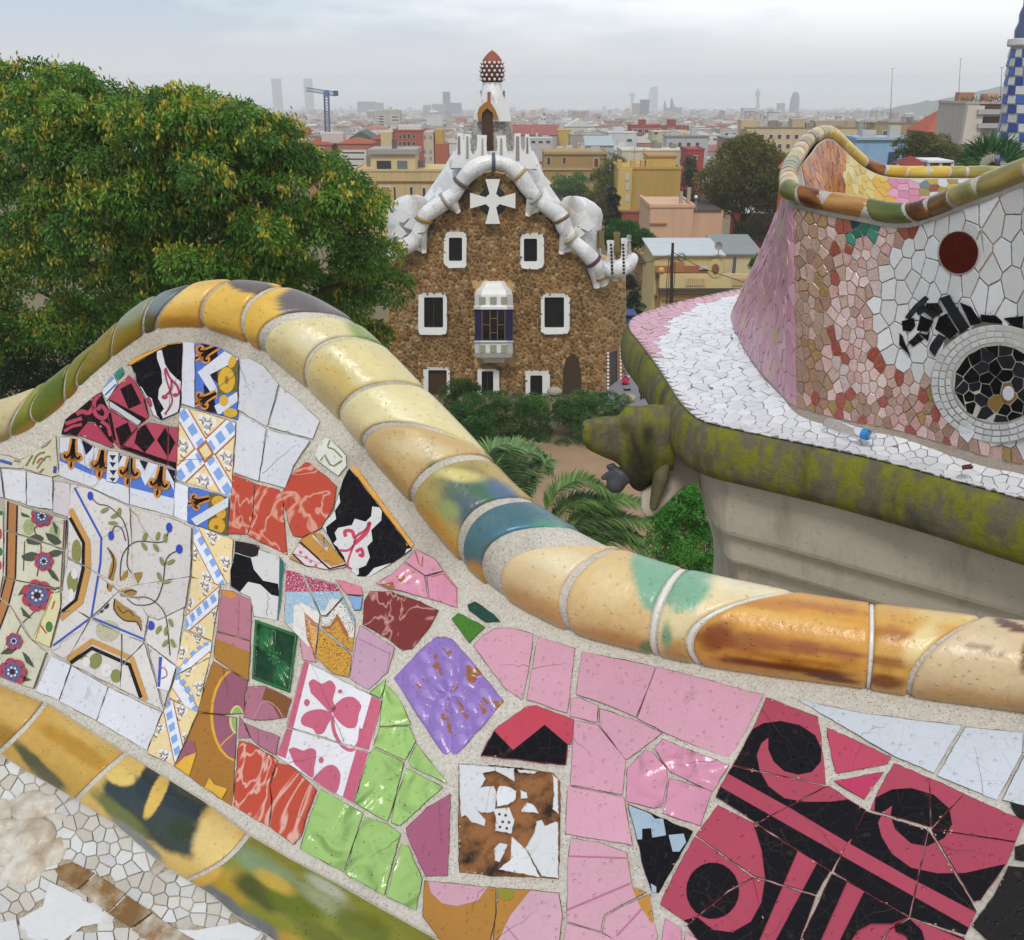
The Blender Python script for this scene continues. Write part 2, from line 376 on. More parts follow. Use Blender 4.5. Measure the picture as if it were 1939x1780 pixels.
# ---------------------------------------------------------------- tiles
TILE_GAP = -.2
def plane_map(c, n, h):
    def f(p):
        p = np.asarray(p, float); R = ray(p[..., 0], p[..., 1]); t = np.dot(c + n * h - CAM, n) / (R @ n)
        return CAM + R * t[..., None]
    return f
def tile(reg, col, pts, dec=(), h=.0045, name='tile', parent=None, gap=TILE_GAP, tilt=.9, mat=None, label=None, step=12, bev=.85, base=None, depth=.009, jit=.8, dirt_shade=None, **kw):
    """one broken piece of tile: outline traced on the face, its own flat plane, thickness and bevel;
    dec = printed motifs [(colour or material, [polygons])] lying on the glaze"""
    p = px(reg, pts) if isinstance(pts, str) else np.asarray(pts, float)
    if dirt_shade is None: dirt_shade = 1. if base is None else 0.
    p = inset(p, gap); p = rough_edge(p, step, jit)
    c2 = p.mean(0)
    if base is None: c = face(c2[0], c2[1]); n = face_n(c2[0], c2[1])
    else: c, n = base(c2)
    rv = np.random.normal(0, math.radians(tilt), 3); n = nrm(n + np.cross(rv, n))
    h = h + np.random.uniform(-.0008, .0008)
    lo, mid, hi = plane_map(c, n, h - depth), plane_map(c, n, h - .0011), plane_map(c, n, h)
    q = inset(p, bev); k = len(p)
    V = np.vstack([lo(p), mid(p), hi(q)])
    F = [[i, (i + 1) % k, k + (i + 1) % k, k + i] for i in range(k)] + [[k + i, k + (i + 1) % k, 2 * k + (i + 1) % k, 2 * k + i] for i in range(k)]
    tq = [list(t) for t in tess(q)]; F += [[2 * k + i for i in t] for t in tq]
    mats = [mat or glaze(col, **kw)]; mi = [0] * len(F); V = list(V)
    tris = [q[t] for t in tq]
    if base is None and not kw.get('speck'):      # chipped edges showing the biscuit, hairline cracks
        dec = list(dec); A_ = abs(area2(q)); chips = []
        for _ in range(np.random.poisson(1.2 + A_ / 5000)):
            e = q[np.random.randint(len(q))]; r = np.random.uniform(1.2, 3.6); a_ = np.sort(np.random.uniform(0, 6.283, 8)); chips.append(e + np.stack([np.cos(a_), np.sin(a_)], 1) * (r * np.random.uniform(.6, 1.2, 8))[:, None])
        if chips: dec.append((M_BISC, chips))
        if A_ > 3500 and np.random.rand() < .45:
            i0 = np.random.randint(len(q)); i1 = (i0 + len(q) // 2 + np.random.randint(-2, 3)) % len(q); ln = np.array([q[i0] + (q[i1] - q[i0]) * t + np.random.normal(0, 2.2, 2) for t in np.linspace(0, np.random.uniform(.4, 1), 7)])
            dec.append((M_DIRT_SHADE, stroke('P', ln, .8, taper=True)))
    for L, (dc, polys) in enumerate(dec):
        m = dc if not isinstance(dc, str) else glaze(dc, **kw)
        if m not in mats: mats.append(m)
        idx = mats.index(m); f = plane_map(c, n, h + .00022 * (L + 1))
        for poly in polys:
            lo_, hi_ = poly.min(0), poly.max(0)
            for t in tess(poly):
                st = [poly[i] for i in t]
                for tr in tris:
                    if (tr.max(0) < lo_).any() or (tr.min(0) > hi_).any(): continue
                    o = clip_tri(st, tr)
                    if o is None: continue
                    b = len(V); V += list(f(o)); F.append(list(range(b, b + len(o)))); mi.append(idx)
    if dirt_shade:  # dark rim round the piece: joint dirt with crevice shade painted in
        wdt = np.array([max(0., .35 + 1.5 * noise.noise(Vector((x * .05, y * .05, 7.)))) + np.random.uniform(0, .35) for x, y in p]) * dirt_shade
        e = p - np.roll(p, 1, 0) + 1e-6; e2 = np.roll(p, -1, 0) - p; nn_ = e / np.linalg.norm(e, axis=1)[:, None] + e2 / np.linalg.norm(e2, axis=1)[:, None]; nn_ = np.stack([nn_[:, 1], -nn_[:, 0]], 1); nn_ /= np.linalg.norm(nn_, axis=1)[:, None] + 1e-6
        b = len(V); V += list(plane_map(c, n, .0026)(p)) + list(plane_map(c, n, .0017)(p + nn_ * wdt[:, None])); mats.append(M_DIRT_SHADE)
        F += [[b + i, b + (i + 1) % k, b + k + (i + 1) % k, b + k + i] for i in range(k)]; mi += [len(mats) - 1] * k
    o = mesh(name, V, F, mats, mi, parent or BENCH)
    if label: o['label'] = label
    return o
def relief(corners, hf, cf, n=40, name='tile', amp=.006, parent=None, label=None, rough=.2, mat=None, gap=3):
    "moulded tile: a grid over a quadrilateral with a height and a colour for every point (u right, v down)"
    q = inset(np.asarray(corners, float), gap)
    if np.linalg.norm(q[0] - corners[0]) > np.linalg.norm(q[-1] - corners[0]): q = q[::-1]
    c2 = q.mean(0); c = face(c2[0], c2[1]); nn = face_n(c2[0], c2[1]); V = []; Cc = []
    for i in range(n + 1):
        for j in range(n + 1):
            u, v = i / n, j / n
            p = q[0] * (1 - u) * (1 - v) + q[1] * u * (1 - v) + q[2] * u * v + q[3] * (1 - u) * v
            e = min(u, v, 1 - u, 1 - v); hh = hf(u, v)
            z = .003 + amp * hh - (.012 if e <= 0 else 0)
            if e < .03: z -= .0008
            V.append(plane_map(c, nn, z)(p)); Cc.append(cf(u, v, hh))
    mb = MB(); mb.grid(np.array(V).reshape(n + 1, n + 1, 3))
    o = mesh(name, mb.V, mb.F, mat or glaze('', rough=rough, attr=True, var=.06), None, parent or BENCH, True, np.array(Cc))
    if label: o['label'] = label
    return o
# ---------------------------------------------------------------- coping tiles, each a curved glazed piece
def sproj(P, q):
    "station of the point of polyline P nearest to q (P sampled at sg)"
    d = np.linalg.norm(P - np.asarray(q), axis=1); return sg[int(np.argmin(d))]
def joint(l, u, m=None):
    a = sproj(Lg, l); b = sproj(Ug, u); c = sproj(Mg, m) if m is not None else (a + b) / 2
    return (a, c, b)
def jat(J, th):
    x = np.clip(np.sin(th), -1, 1) * 1.0; a, c, b = J
    return c + (b - a) / 2 * x + ((a + b) / 2 - c) * x * x
def shade_blobs(x, y, base, blobs, f=1.0):
    c = np.array(alb(base)); v = Vector((x * .018, y * .018, 0))
    n1 = noise.noise(v) * .5 + noise.noise(v * 2.7) * .28 + noise.noise(v * 6.5) * .16
    for (bx, by, rx, ry, an, hx, soft) in blobs:
        a = math.radians(an); dx, dy = x - bx, y - by
        u = (dx * math.cos(a) + dy * math.sin(a)) / rx; w = (-dx * math.sin(a) + dy * math.cos(a)) / ry
        d = math.sqrt(u * u + w * w) + n1 * .4 * f - .06
        k = min(1, max(0, (1 + soft - d) / (2 * soft))); k = k * k * (3 - 2 * k)
        c = c * (1 - k) + np.array(alb(hx)) * k
    n2 = noise.noise(Vector((x * .05 + y * .02, y * .16 - x * .05, 4.))) + .6 * noise.noise(Vector((x * .3, y * .3, 6.)))
    return c * (1 + n1 * .14 + n2 * .07)
def coping(Ja, Jb, base, blobs, ga=5, gb=5, name='coping_tile', label=None, nv=46):
    t0, t1 = math.radians(-112), math.radians(165)
    mid = (jat(Jb, np.array(0.)) - jat(Ja, np.array(0.))); nu = int(max(8, min(60, mid / 4.0)))
    th = np.linspace(t0, t1, nv); V = np.zeros((nu + 3, nv, 3)); C = np.zeros((nu + 3, nv, 3))
    thc = np.clip(th, -math.pi / 2, math.pi / 2)
    a = jat(Ja, thc) + ga; b = np.maximum(jat(Jb, thc) - gb, a + 3); lift = -.0022 if name == 'white_joint' else 0.
    us = np.concatenate([[0], np.linspace(0, 1, nu + 1), [1]])
    for i, u in enumerate(us):
        s = a + (b - a) * u
        edge = min(u, 1 - u) * mid
        dr = (lift + .0006 - .0025 * math.exp(-edge / 3) if lift == 0 else -.0016) if 0 < i < nu + 2 else -.012
        V[i] = tubeP(s, th, dr)
    X, Y = proj(V)
    for i in range(nu + 3):
        for j in range(nv): C[i, j] = shade_blobs(X[i, j], Y[i, j], base, blobs)
    mb = MB(); mb.grid(V)
    o = mesh(name, mb.V, mb.F, glaze('', rough=.27, attr=True, var=.09), None, BENCH, True, C.reshape(-1, 3))
    if label: o['label'] = label
    return o
J = [joint((-80,872), (-80,778)),
     joint((28,838), (75,738), (45,782)), joint((83,806), (92,724), (74,765)), joint((134,764), (136,690), (124,720)),
     joint((158,729), (181,652), (148,705)), joint((217,676), (222,610), (209,642)), joint((280,634), (300,556), (272,590)),
     joint((303,623), (375,536), (312,582)), joint((393,624), (438,530), (400,572)), joint((477,651), (545,546), (490,598)),
     joint((503,668), (672,603), (545,628)), joint((590,743), (712,648), (616,696)), joint((660,810), (800,730), (712,758)),
     joint((697,862), (922,858), (760,840)), joint((785,965), (930,868), (850,906)), joint((880,1075), (1021,954), (926,1000)),
     joint((917,1107), (1108,1016), (965,1070)), joint((943,1127), (1172,1040), (1010,1076)), joint((1084,1202), (1185,1044), (1106,1135)),
     joint((1236,1238), (1302,1080), (1262,1150)), joint((1310,1252), (1514,1122), (1352,1172)), joint((1640,1302), (1654,1144), (1648,1225)),
     joint((1706,1316), (1868,1170), (1752,1244)), joint((2040,1365), (2045,1188)), joint((2210,1396), (2222,1219)), joint((2400,1430), (2412,1255)), joint((2550,1460), (2562,1286)), joint((-415,937), (-415,851)), joint((-250,907), (-250,817))]
CT = [  # joint a, joint b, base, [blobs], gap a, gap b
 (0,1,'c9b98c',[(30,830,60,16,-15,'a8935c',.5)],4,3),
 (1,2,'6f7a24',[(50,830,60,20,-40,'c39237',.5),(60,760,40,18,-40,'8d8f3e',.6)],3,2),
 (2,3,'74792a',[(110,785,50,14,-42,'b9862c',.5),(105,735,45,14,-40,'596a1c',.5)],2,2.5),
 (3,4,'7c7a2a',[(145,745,30,12,-50,'9a7a2a',.5)],2.5,2.5),
 (4,5,'8a7630',[(175,700,40,30,-45,'79762c',.5),(195,670,50,14,-45,'8f7d35',.5)],3,2.5),
 (5,6,'7f7424',[(255,640,60,16,-25,'8c7426',.5),(250,585,70,20,-28,'8c8f78',.5)],2.5,4),  # olive glaze with a grey sheen painted along the top
 (6,7,'5d625a',[(285,620,20,26,0,'5f5a2a',.5),(300,570,30,22,0,'7d8688',.5)],3,4),
 (7,8,'dcab4a',[(345,612,70,12,2,'c08a2c',.5),(350,560,80,16,-8,'e6c06c',.6)],4,4),
 (8,9,'e3b652',[(440,640,70,14,14,'c9932f',.5),(475,540,46,15,12,'6d625d',.12),(505,556,26,14,35,'6d625d',.12)],4,5),
 (9,10,'e4b850',[(580,585,58,34,20,'6f6867',.1),(640,592,36,18,35,'7a7370',.2),(490,655,25,12,40,'cc9a38',.5)],5,12),
 (10,11,'dfd19f',[(560,690,60,20,42,'cdb77e',.6),(690,632,38,16,38,'8fa05f',.35),(600,650,50,16,30,'e7dcb8',.5)],10,4),
 (11,12,'dfd09a',[(640,720,60,18,42,'d9bd72',.6),(640,760,60,16,45,'c7b078',.6),(700,690,60,14,40,'e6d79b',.5)],4,4),
 (12,13,'e2d5a0',[(790,820,80,10,8,'ead46a',.45),(690,830,40,16,45,'cdb88a',.6),(760,780,60,18,42,'e8dcae',.5)],4,6),
 (13,14,'cfb078',[(745,920,60,22,48,'c09a5c',.6),(818,862,9,26,-8,'6f8a58',.4),(828,905,22,20,0,'6d7d62',.6),(800,850,60,18,10,'dcc79a',.5)],6,7),
 (14,15,'b9a05a',[(830,1010,70,18,48,'c9983f',.5),(880,930,50,40,20,'5c6e5c',.5),(915,985,60,36,30,'52646e',.5),(870,900,44,12,10,'d5c67c',.4),(935,945,50,18,35,'4e7258',.5),(960,940,45,16,40,'59708a',.5),(850,965,20,14,40,'96a05e',.5)],8,8),
 (15,16,'4d7078',[(905,1092,36,20,40,'c8923c',.35),(1035,1010,32,24,10,'559a80',.5),(985,1020,40,26,0,'4a7a92',.5),(940,1050,24,20,0,'586a66',.5),(1070,1010,24,12,40,'7f9c86',.5)],9,5),
 (17,18,'e5c896',[(1010,1150,90,24,20,'d3a468',.6),(1080,1070,80,22,12,'eedcb2',.5)],8,8),
 (18,19,'e2bf86',[(1170,1215,90,18,14,'cf9c58',.6),(1155,1110,40,40,0,'e8cd96',.5),(1245,1100,44,66,-20,'86b394',.14),(1225,1225,14,10,0,'6d8f58',.5)],6,8),
 (19,20,'ead6a6',[(1305,1105,40,50,20,'86b394',.18),(1285,1235,36,22,20,'cda35a',.5),(1262,1205,10,24,0,'86a57e',.5),(1410,1115,60,12,12,'f0e2bd',.5)],8,8),
 (20,21,'d99c45',[(1420,1215,110,17,6,'a96a38',.45),(1550,1230,90,9,8,'a5623a',.4),(1360,1205,34,26,-30,'8a4a20',.5),(1500,1170,110,9,8,'e5b05c',.4),(1420,1140,100,8,9,'c98a4a',.5),(1480,1262,120,8,7,'7a3f12',.4),(1570,1283,60,6,10,'6a3610',.35),(1500,1248,120,5,6,'b5721f',.4),(1560,1150,90,7,8,'c08048',.4)],8,5),
 (21,22,'dea957',[(1690,1200,44,12,6,'b8793a',.4),(1675,1290,40,12,8,'8e5215',.45),(1680,1255,40,10,8,'a8702e',.4),(1800,1165,70,16,8,'e8c47c',.5),(1745,1215,20,40,35,'efd79a',.6)],5,5),
 (23,24,'c99a50',[(2120,1300,90,30,8,'e0b868',.5)],5,5),(24,25,'8a8a4c',[(2300,1330,60,40,8,'b59a4c',.5)],5,5),(25,26,'d8c08a',[],5,5),(27,28,'c2a466',[],4,4),(28,0,'a58a4c',[(-160,850,60,20,10,'c9b070',.5)],4,4),
 (22,23,'dcc096',[(1840,1330,140,24,6,'cda267',.6),(1850,1220,60,20,0,'e4cda8',.5),(1920,1186,40,8,18,'6c4a3a',.2),(1945,1240,12,34,10,'8a5a34',.3),(1852,1226,24,7,8,'a98a68',.08),(1880,1235,26,5,10,'b39a78',.15)],5,4)]
for a, b, base, bl, ga, gb in CT: coping(J[a], J[b], base, bl, ga, gb)
for k in (19, 20, 21): coping(J[k], J[k], 'e2ddd2', [], -4.2 if k != 21 else -3, -4.2 if k != 21 else -3, 'white_joint')
# stamped figures on the last coping tile, pressed into the glaze
cp8, cm8 = [], []
mb = MB()
def stamp(cx, cy, txt, s):
    for st in txt:
        p = np.array([[cx + q[0] * s, cy + q[1] * s] for q in st])
        for qd in stroke('P', smoothline(p, 4), 3.0):
            ss = sproj(Mg, (cx, cy)); pts = []
            for (x, y) in qd:
                R = ray(x, y); dd = 1 / face_w(x, y) - .018
                # meet the tube: march along the line of sight
                for _ in range(60):
                    P = CAM + R * dd; k = np.argmin(np.sum((Cg - P) ** 2, 1))
                    gap = np.linalg.norm(P - Cg[k]) - Rg[k]
                    if gap < .0010: break
                    dd += gap * .6
                pts.append(P)
            mb.add(pts, [(0, 1, 2, 3)])
e8 = [(0,0),(.7,-.5),(0,-1),(-.7,-.5),(0,0),(.8,.55),(0,1.1),(-.8,.55),(0,0)]
t3 = [(-.6,-.9),(.2,-1),(.5,-.5),(-.1,-.05),(.6,.5),(.1,1.1),(-.7,.9)]
stamp(1739, 1301, [e8], 7); stamp(1760, 1306, [t3], 7)
mb.build('stamped_figure', plain('a88a60', .5), BENCH)
# ---------------------------------------------------------------- lower roll of glazed tiles between back and seat
aU = np.concatenate([[0], np.cumsum(np.linalg.norm(np.diff(RU, axis=0), axis=1))]); aL = np.concatenate([[0], np.cumsum(np.linalg.norm(np.diff(RL, axis=0), axis=1))])
def rollpt(su, sl, v, dr=0.):
    "v 0 at the upper edge, 1 at the lower edge"
    a = polyat(RU, aU, su); b = polyat(RL, aL, sl); p = a + (b - a) * np.clip(v, 0, 1)[..., None]
    bul = np.sin(math.pi * np.clip(v, 0, 1)) ** .7 * .042 + dr
    d = 1 / face_w(p[..., 0], p[..., 1]) - bul
    return CAM + ray(p[..., 0], p[..., 1]) * d[..., None]
nn_ = 120; su = np.linspace(0, aU[-1], nn_); sl_ = np.linspace(0, aL[-1], nn_); vv = np.linspace(0, 1, 16)
mb = MB(); mb.grid(rollpt(np.repeat(su[:, None], 16, 1), np.repeat(sl_[:, None], 16, 1), np.repeat(vv[None], nn_, 0), -.004)); mb.build('roll_bed', M_MORTAR, BENCH, smooth=True)
def onp(P, A, q):
    best = (1e9, 0)
    for i in range(len(P) - 1):
        e = P[i + 1] - P[i]; t = np.clip(np.dot(q - P[i], e) / np.dot(e, e), 0, 1); d = np.linalg.norm(P[i] + e * t - q)
        if d < best[0]: best = (d, A[i] + t * (A[i + 1] - A[i]))
    return best[1]
RJ = [((-430,1110), (-450,1235), 0), ((90,1325), (0,1415), 4), ((243,1423), (145,1513), -3), ((474,1574), (354,1667), 14), ((900,1812), (760,1930), 0)]
RJ = [(onp(RU, aU, np.array(a, float)), onp(RL, aL, np.array(b, float)), c) for a, b, c in RJ]
RT = [('c39c50', [(30,1340,60,30,20,'cda75c',.6),(10,1390,40,18,30,'a97f30',.5)]),
      ('cda44e', [(60,1440,52,12,45,'53593c',.35),(90,1470,40,12,38,'5a5a40',.4),(150,1420,90,14,33,'b98a2e',.5),(160,1380,70,16,30,'d8b367',.5)]),
      ('e2bd68', [(250,1520,60,46,40,'33403f',.2),(285,1478,22,44,30,'2c3638',.15),(335,1520,52,50,20,'2a363a',.16),(320,1570,84,36,32,'39433f',.25),(225,1540,60,14,38,'707642',.4),(365,1500,40,14,30,'3a4a3c',.25),(260,1590,60,10,40,'878a86',.35),(298,1502,12,50,25,'e3bb5c',.12),(345,1570,22,24,20,'33402a',.3),(228,1470,28,16,20,'e3c46c',.2),(410,1600,40,60,20,'e5c67c',.2)]),
      ('8a8a32', [(500,1640,80,20,32,'84976a',.5),(440,1680,40,30,30,'b4952e',.4),(490,1690,50,20,35,'4f5416',.4),(560,1710,60,26,32,'66700f',.4),(640,1720,70,16,30,'9ba077',.5),(690,1760,60,30,32,'6a7222',.4),(520,1670,36,14,30,'c0a03c',.4),(600,1765,60,18,32,'6b701e',.4),(430,1715,60,14,40,'6f7274',.3),(510,1770,70,16,38,'6f7276',.35),(560,1790,40,14,35,'c29a3c',.4),(395,1655,30,16,-30,'d8a745',.3),(620,1680,40,10,30,'b9bda5',.5)])]
for k, (base, bl) in enumerate(RT):
    a, b = RJ[k], RJ[k + 1]; nu, nv = 84, 44; ga = 5
    V = np.zeros((nu + 3, nv, 3)); C = np.zeros((nu + 3, nv, 3)); v = np.linspace(.05, .99, nv)
    us = np.concatenate([[0], np.linspace(0, 1, nu + 1), [1]])
    for i, u in enumerate(us):
        s0 = (a[0] + ga) * (1 - u) + (b[0] - ga) * u + (a[2] * (1 - u) + b[2] * u) * np.sin(math.pi * v)
        s1 = (a[1] + ga) * (1 - u) + (b[1] - ga) * u + (a[2] * (1 - u) + b[2] * u) * np.sin(math.pi * v)
        V[i] = rollpt(s0, s1, v, .0006 - .0025 * math.exp(-min(u, 1 - u) * 40) if 0 < i < nu + 2 else -.014)
    X, Y = proj(V)
    for i in range(nu + 3):
        for j in range(nv): C[i, j] = shade_blobs(X[i, j], Y[i, j], base, bl)
    mb = MB(); mb.grid(V); mesh('roll_tile', mb.V, mb.F, glaze('', rough=.2, attr=True, var=.05), None, BENCH, True, C.reshape(-1, 3))
# ---------------------------------------------------------------- seat
SEATZ = .47
def seat(x, y):
    x = np.asarray(x, float); y = np.asarray(y, float); df = 1 / face_w(x, y) + .012
    R = ray(x, y); dz = (SEATZ - EYE) / R[..., 2]; k = 30.
    d = -np.log(np.exp(-k * df) + np.exp(-k * dz)) / k
    return CAM + R * d[..., None]
def seat_base(c):
    P = seat(c[0], c[1]); a = seat(c[0] + 6, c[1]) - seat(c[0] - 6, c[1]); b = seat(c[0], c[1] + 6) - seat(c[0], c[1] - 6)
    n = nrm(np.cross(a, b)); return P, n if np.dot(n, CAM - P) > 0 else -n
gx = np.linspace(-160, 720, 90); G = np.array([[(x, y) for y in np.linspace(np.interp(x, RL[:, 0], RL[:, 1]) - 14, 2080, 40)] for x in gx])
mb = MB(); mb.grid(seat(G[..., 0], G[..., 1])); mb.build('seat', mortar('seat_mortar', 'cdbfa8', '93806a'), BENCH, smooth=True)
def voronoi(seeds, box, nb=22):
    "cells of the seeds inside a box, by cutting with the bisectors of the nearest ones"
    S = np.asarray(seeds); out = []
    for i, s in enumerate(S):
        d = np.sum((S - s) ** 2, 1); idx = np.argsort(d)[1:nb + 1]
        poly = [np.array(q, float) for q in ((box[0], box[1]), (box[2], box[1]), (box[2], box[3]), (box[0], box[3]))]
        for j in idx:
            m = (S[j] + s) / 2; nv = S[j] - s; o = []
            for k in range(len(poly)):
                p0, p1 = poly[k - 1], poly[k]; a0, a1 = np.dot(p0 - m, nv), np.dot(p1 - m, nv)
                if a1 <= 0:
                    if a0 > 0: o.append(p0 + (p1 - p0) * a0 / (a0 - a1))
                    o.append(p1)
                elif a0 <= 0: o.append(p0 + (p1 - p0) * a0 / (a0 - a1))
            poly = o
            if len(poly) < 3: break
        if len(poly) >= 3:
            q = [poly[0]]
            for p in poly[1:]:
                if np.linalg.norm(p - q[-1]) > 1e-4: q.append(p)
            out.append((i, np.array(q)))
    return out
def inside(p, q):
    x, y = p; c = False
    for i in range(len(q)):
        a, b = q[i - 1], q[i]
        if (a[1] > y) != (b[1] > y) and x < (b[0] - a[0]) * (y - a[1]) / (b[1] - a[1]) + a[0]: c = not c
    return c
def poisson(poly, dist, tries=6000):
    lo, hi = poly.min(0), poly.max(0); pts = []
    for _ in range(tries):
        p = np.random.uniform(lo, hi)
        if not inside(p, poly): continue
        if all(abs(p[0] - q[0]) > dist or abs(p[1] - q[1]) > dist or np.hypot(*(p - q)) > dist for q in pts): pts.append(p)
    return np.array(pts)
SW = ['d6d2ca', 'cdc7bc', 'c6bdb0', 'dcdad7', 'd0cdc9']
BIGS = ['355,1345 560,1440 790,1595 850,1640 600,1685 470,1790 165,1790 135,1625 310,1530', '1290,1700 1440,1705 1750,1645 1930,1725 1840,1800 1450,1800', '-60,1665 120,1620 150,1790 -60,1790']
BROWN = ['395,1255 530,1205 700,1290 565,1410 440,1335', '570,1415 705,1295 925,1440 785,1580', '790,1585 930,1450 1115,1575 960,1695', '965,1705 1120,1585 1440,1790 1090,1790']
EXS = [inset(px('E', q), 2.) for q in BIGS + BROWN] + [ell('E', 165, 1060, 190, 210)]
ZP = np.vstack([RL[:10] + [0, -3], [[560, 1830], [560, 1900], [-130, 1900]]])
sd = poisson(ZP, 19, 9000)
for i, c in voronoi(sd, (-130, 1380, 570, 1900)):
    m = sd[i]
    if any(inside(m, q) for q in EXS) or m[1] > 1840: continue
    c = m + np.clip(c - m, -24, 24)
    tile('P', random.choice(SW), c, base=seat_base, name='seat_tile', h=.0022, depth=.006, tilt=2.5, gap=.75, step=30, bev=.7, drops=0, var=.16, rough=.3)
ST_ = 'a9865c'
brown = [('E', '395,1255 530,1205 700,1290 565,1410 440,1335', 'b39163', '7a5526'), ('E', '570,1415 705,1295 925,1440 785,1580', 'cfc3ae', '8a6430'), ('E', '790,1585 930,1450 1115,1575 960,1695', 'c3ae8c', '7f5a28'),
         ('E', '965,1705 1120,1585 1440,1790 1090,1790', 'd8d1c6', '94744a')]
for r, s, c, d in brown:
    t = MC.get(('stain', c))
    if t is None:
        q = NT('stained_white'); q.color(q.mix(q.ramp(q.noise(13, 5, .65), [(.4, (1, 1, 1)), (.62, (0, 0, 0))]), alb(c), alb(d))); q.rough(.35, .5); q.bump(q.noise(70, 3), .002); t = MC[('stain', c)] = q.m
    tile(r, c, s, base=seat_base, mat=t, name='seat_tile', h=.0055, tilt=.6, gap=.5)
for s in BIGS:
    tile('E', 'dfdedd', s, base=seat_base, name='seat_tile', h=.006, tilt=.6, drops=0, rough=.2, gap=.5)
# moulded ceramic ornament set into the seat corner
mb = MB(); cO = px('E', '165,1060')[0]; PO, nO = seat_base(cO); aO = nrm(seat(cO[0] + 8, cO[1]) - PO); bO = np.cross(nO, aO); nO = nrm(nO)
def orn(lx, ly, lz, rx, ry, rz, rough_=.25):
    n1, n2 = 22, 14; G = np.zeros((n1, n2, 3))
    for i in range(n1):
        for j in range(n2):
            a = 2 * math.pi * i / n1; b = math.pi * j / (n2 - 1); q = np.array([math.cos(a) * math.sin(b), math.sin(a) * math.sin(b), math.cos(b)])
            k = 1 + rough_ * noise.noise(Vector(q * 1.6) + Vector((lx * 40, ly * 40, 0))); q = q * k
            G[i, j] = PO + aO * (lx + rx * q[0]) * .9 + bO * (ly + ry * q[1]) * .9 + nO * (lz + rz * q[2]) * .62
    mb.grid(G, closeu=True)
for a in [(.0, .065, .0, .055, .035, .032), (.01, .0, .0, .06, .045, .036), (.03, -.05, -.004, .05, .04, .03), (-.045, .02, 0, .045, .022, .03), (-.03, -.03, .008, .05, .018, .03), (-.075, -.045, -.005, .05, .04, .028), (.055, .045, -.006, .035, .02, .022), (.075, -.02, -.008, .03, .035, .022), (-.08, .06, -.008, .05, .03, .025)]: orn(*a)
q = NT('weathered_ceramic'); q.color(q.mix(q.ramp(q.noise(22, 5, .6), [(.4, (0, 0, 0)), (.66, (1, 1, 1))]), alb('dcd5c8'), alb('b8a68e'))); q.rough(.4, .4); q.bump(q.noise(60, 3), .003)
mb.build('ceramic_ornament', q.m, BENCH, smooth=True)
# ================================================================ the collage of tiles on the near back
def S(reg, s): return [px(reg, s)]
def K(reg, s, w, **k): return stroke(reg, s, w, **k)
def T(reg, col, pts, *dec, **kw): return tile(reg, col, pts, dec, **kw)
BLK, CRM, WHT, BLU, OCH, PNK, CREAM = '141014', 'b24459', 'dcdce2', '4f76cc', 'd18a3a', 'd79fb0', 'd8d2c2'
# --- upper left group
T('A', 'e0a544', '930,742 975,692 1200,592 1330,570 1335,584 1240,596 1160,634 965,740', gap=.6, label='ochre edge strip')
wv = '1150,632 1185,630 1210,735 1245,790 1290,835 1325,862 1312,1050 1300,1085 1195,1130 1178,1090 1202,1060 1158,985 1165,915 1190,870 1182,780 1150,690'
T('A', BLK, '962,742 1160,634 1240,594 1336,582 1322,1030 1310,1082 1182,1145 1120,1105 1060,960 1000,860',
  ('d9d6d6', S('A', wv)), ('d9d6d6', S('A', '930,740 990,800 1005,880 1040,905 1075,965 1112,985 1128,1040 1150,1110 1185,1148 1090,1100 1050,990 985,850')),
  ('3f5cb4', S('A', '1175,1140 1310,1080 1320,1130 1200,1150')),
  ('b03a5c', K('A', '1212,760 1236,820 1256,860 1246,930 1200,975', 16, curve=True) + K('A', '1205,770 1220,850 1246,930 1262,1000 1238,1060 1205,1100', 12, curve=True) + K('A', '1256,850 1296,890 1312,945 1282,962', 18, curve=True)),
  ('b03a5c', [ell('A', 1205, 975, 22, 16), ell('A', 1285, 960, 20, 14), ell('A', 1095, 1010, 16, 40, -20)]))
T('A', 'd9d9e2', '1340,572 1425,577 1428,1052 1330,1022')
def fleur(reg, cx, cy, s=1.0, a=0):
    "a heraldic lily printed in orange and dark brown (pointing down at a=0)"
    x0, y0, k = REG[reg]; c, sn = math.cos(math.radians(a)), math.sin(math.radians(a))
    def w(q): q = np.array(q, float) * s; return np.stack([x0 + (cx + q[:, 0] * c - q[:, 1] * sn) / k, y0 + (cy + q[:, 0] * sn + q[:, 1] * c) / k], 1)
    E = lambda ex, ey, rx, ry: w(np.stack([ex + rx * np.cos(np.arange(18) / 18 * 6.283), ey + ry * np.sin(np.arange(18) / 18 * 6.283)], 1))
    org = [E(0, 75, 24, 42), E(-42, 25, 34, 34), E(42, 25, 34, 34), w([(-26, -105), (26, -105), (34, 0), (40, 60), (-40, 60), (-34, 0)])]
    dk = [stroke('P', smoothline(w(q), 4), wd * s / k)for q, wd in (([(0, -100), (0, -20), (4, 40)], 24), ([(-4, -70), (-16, 10), (-44, 36), (-56, 14)], 15), ([(4, -70), (16, 10), (44, 36), (56, 14)], 15))]
    return [(OCH, org), ('1f1418', sum(dk, []) + [E(0, 82, 8, 22)])]
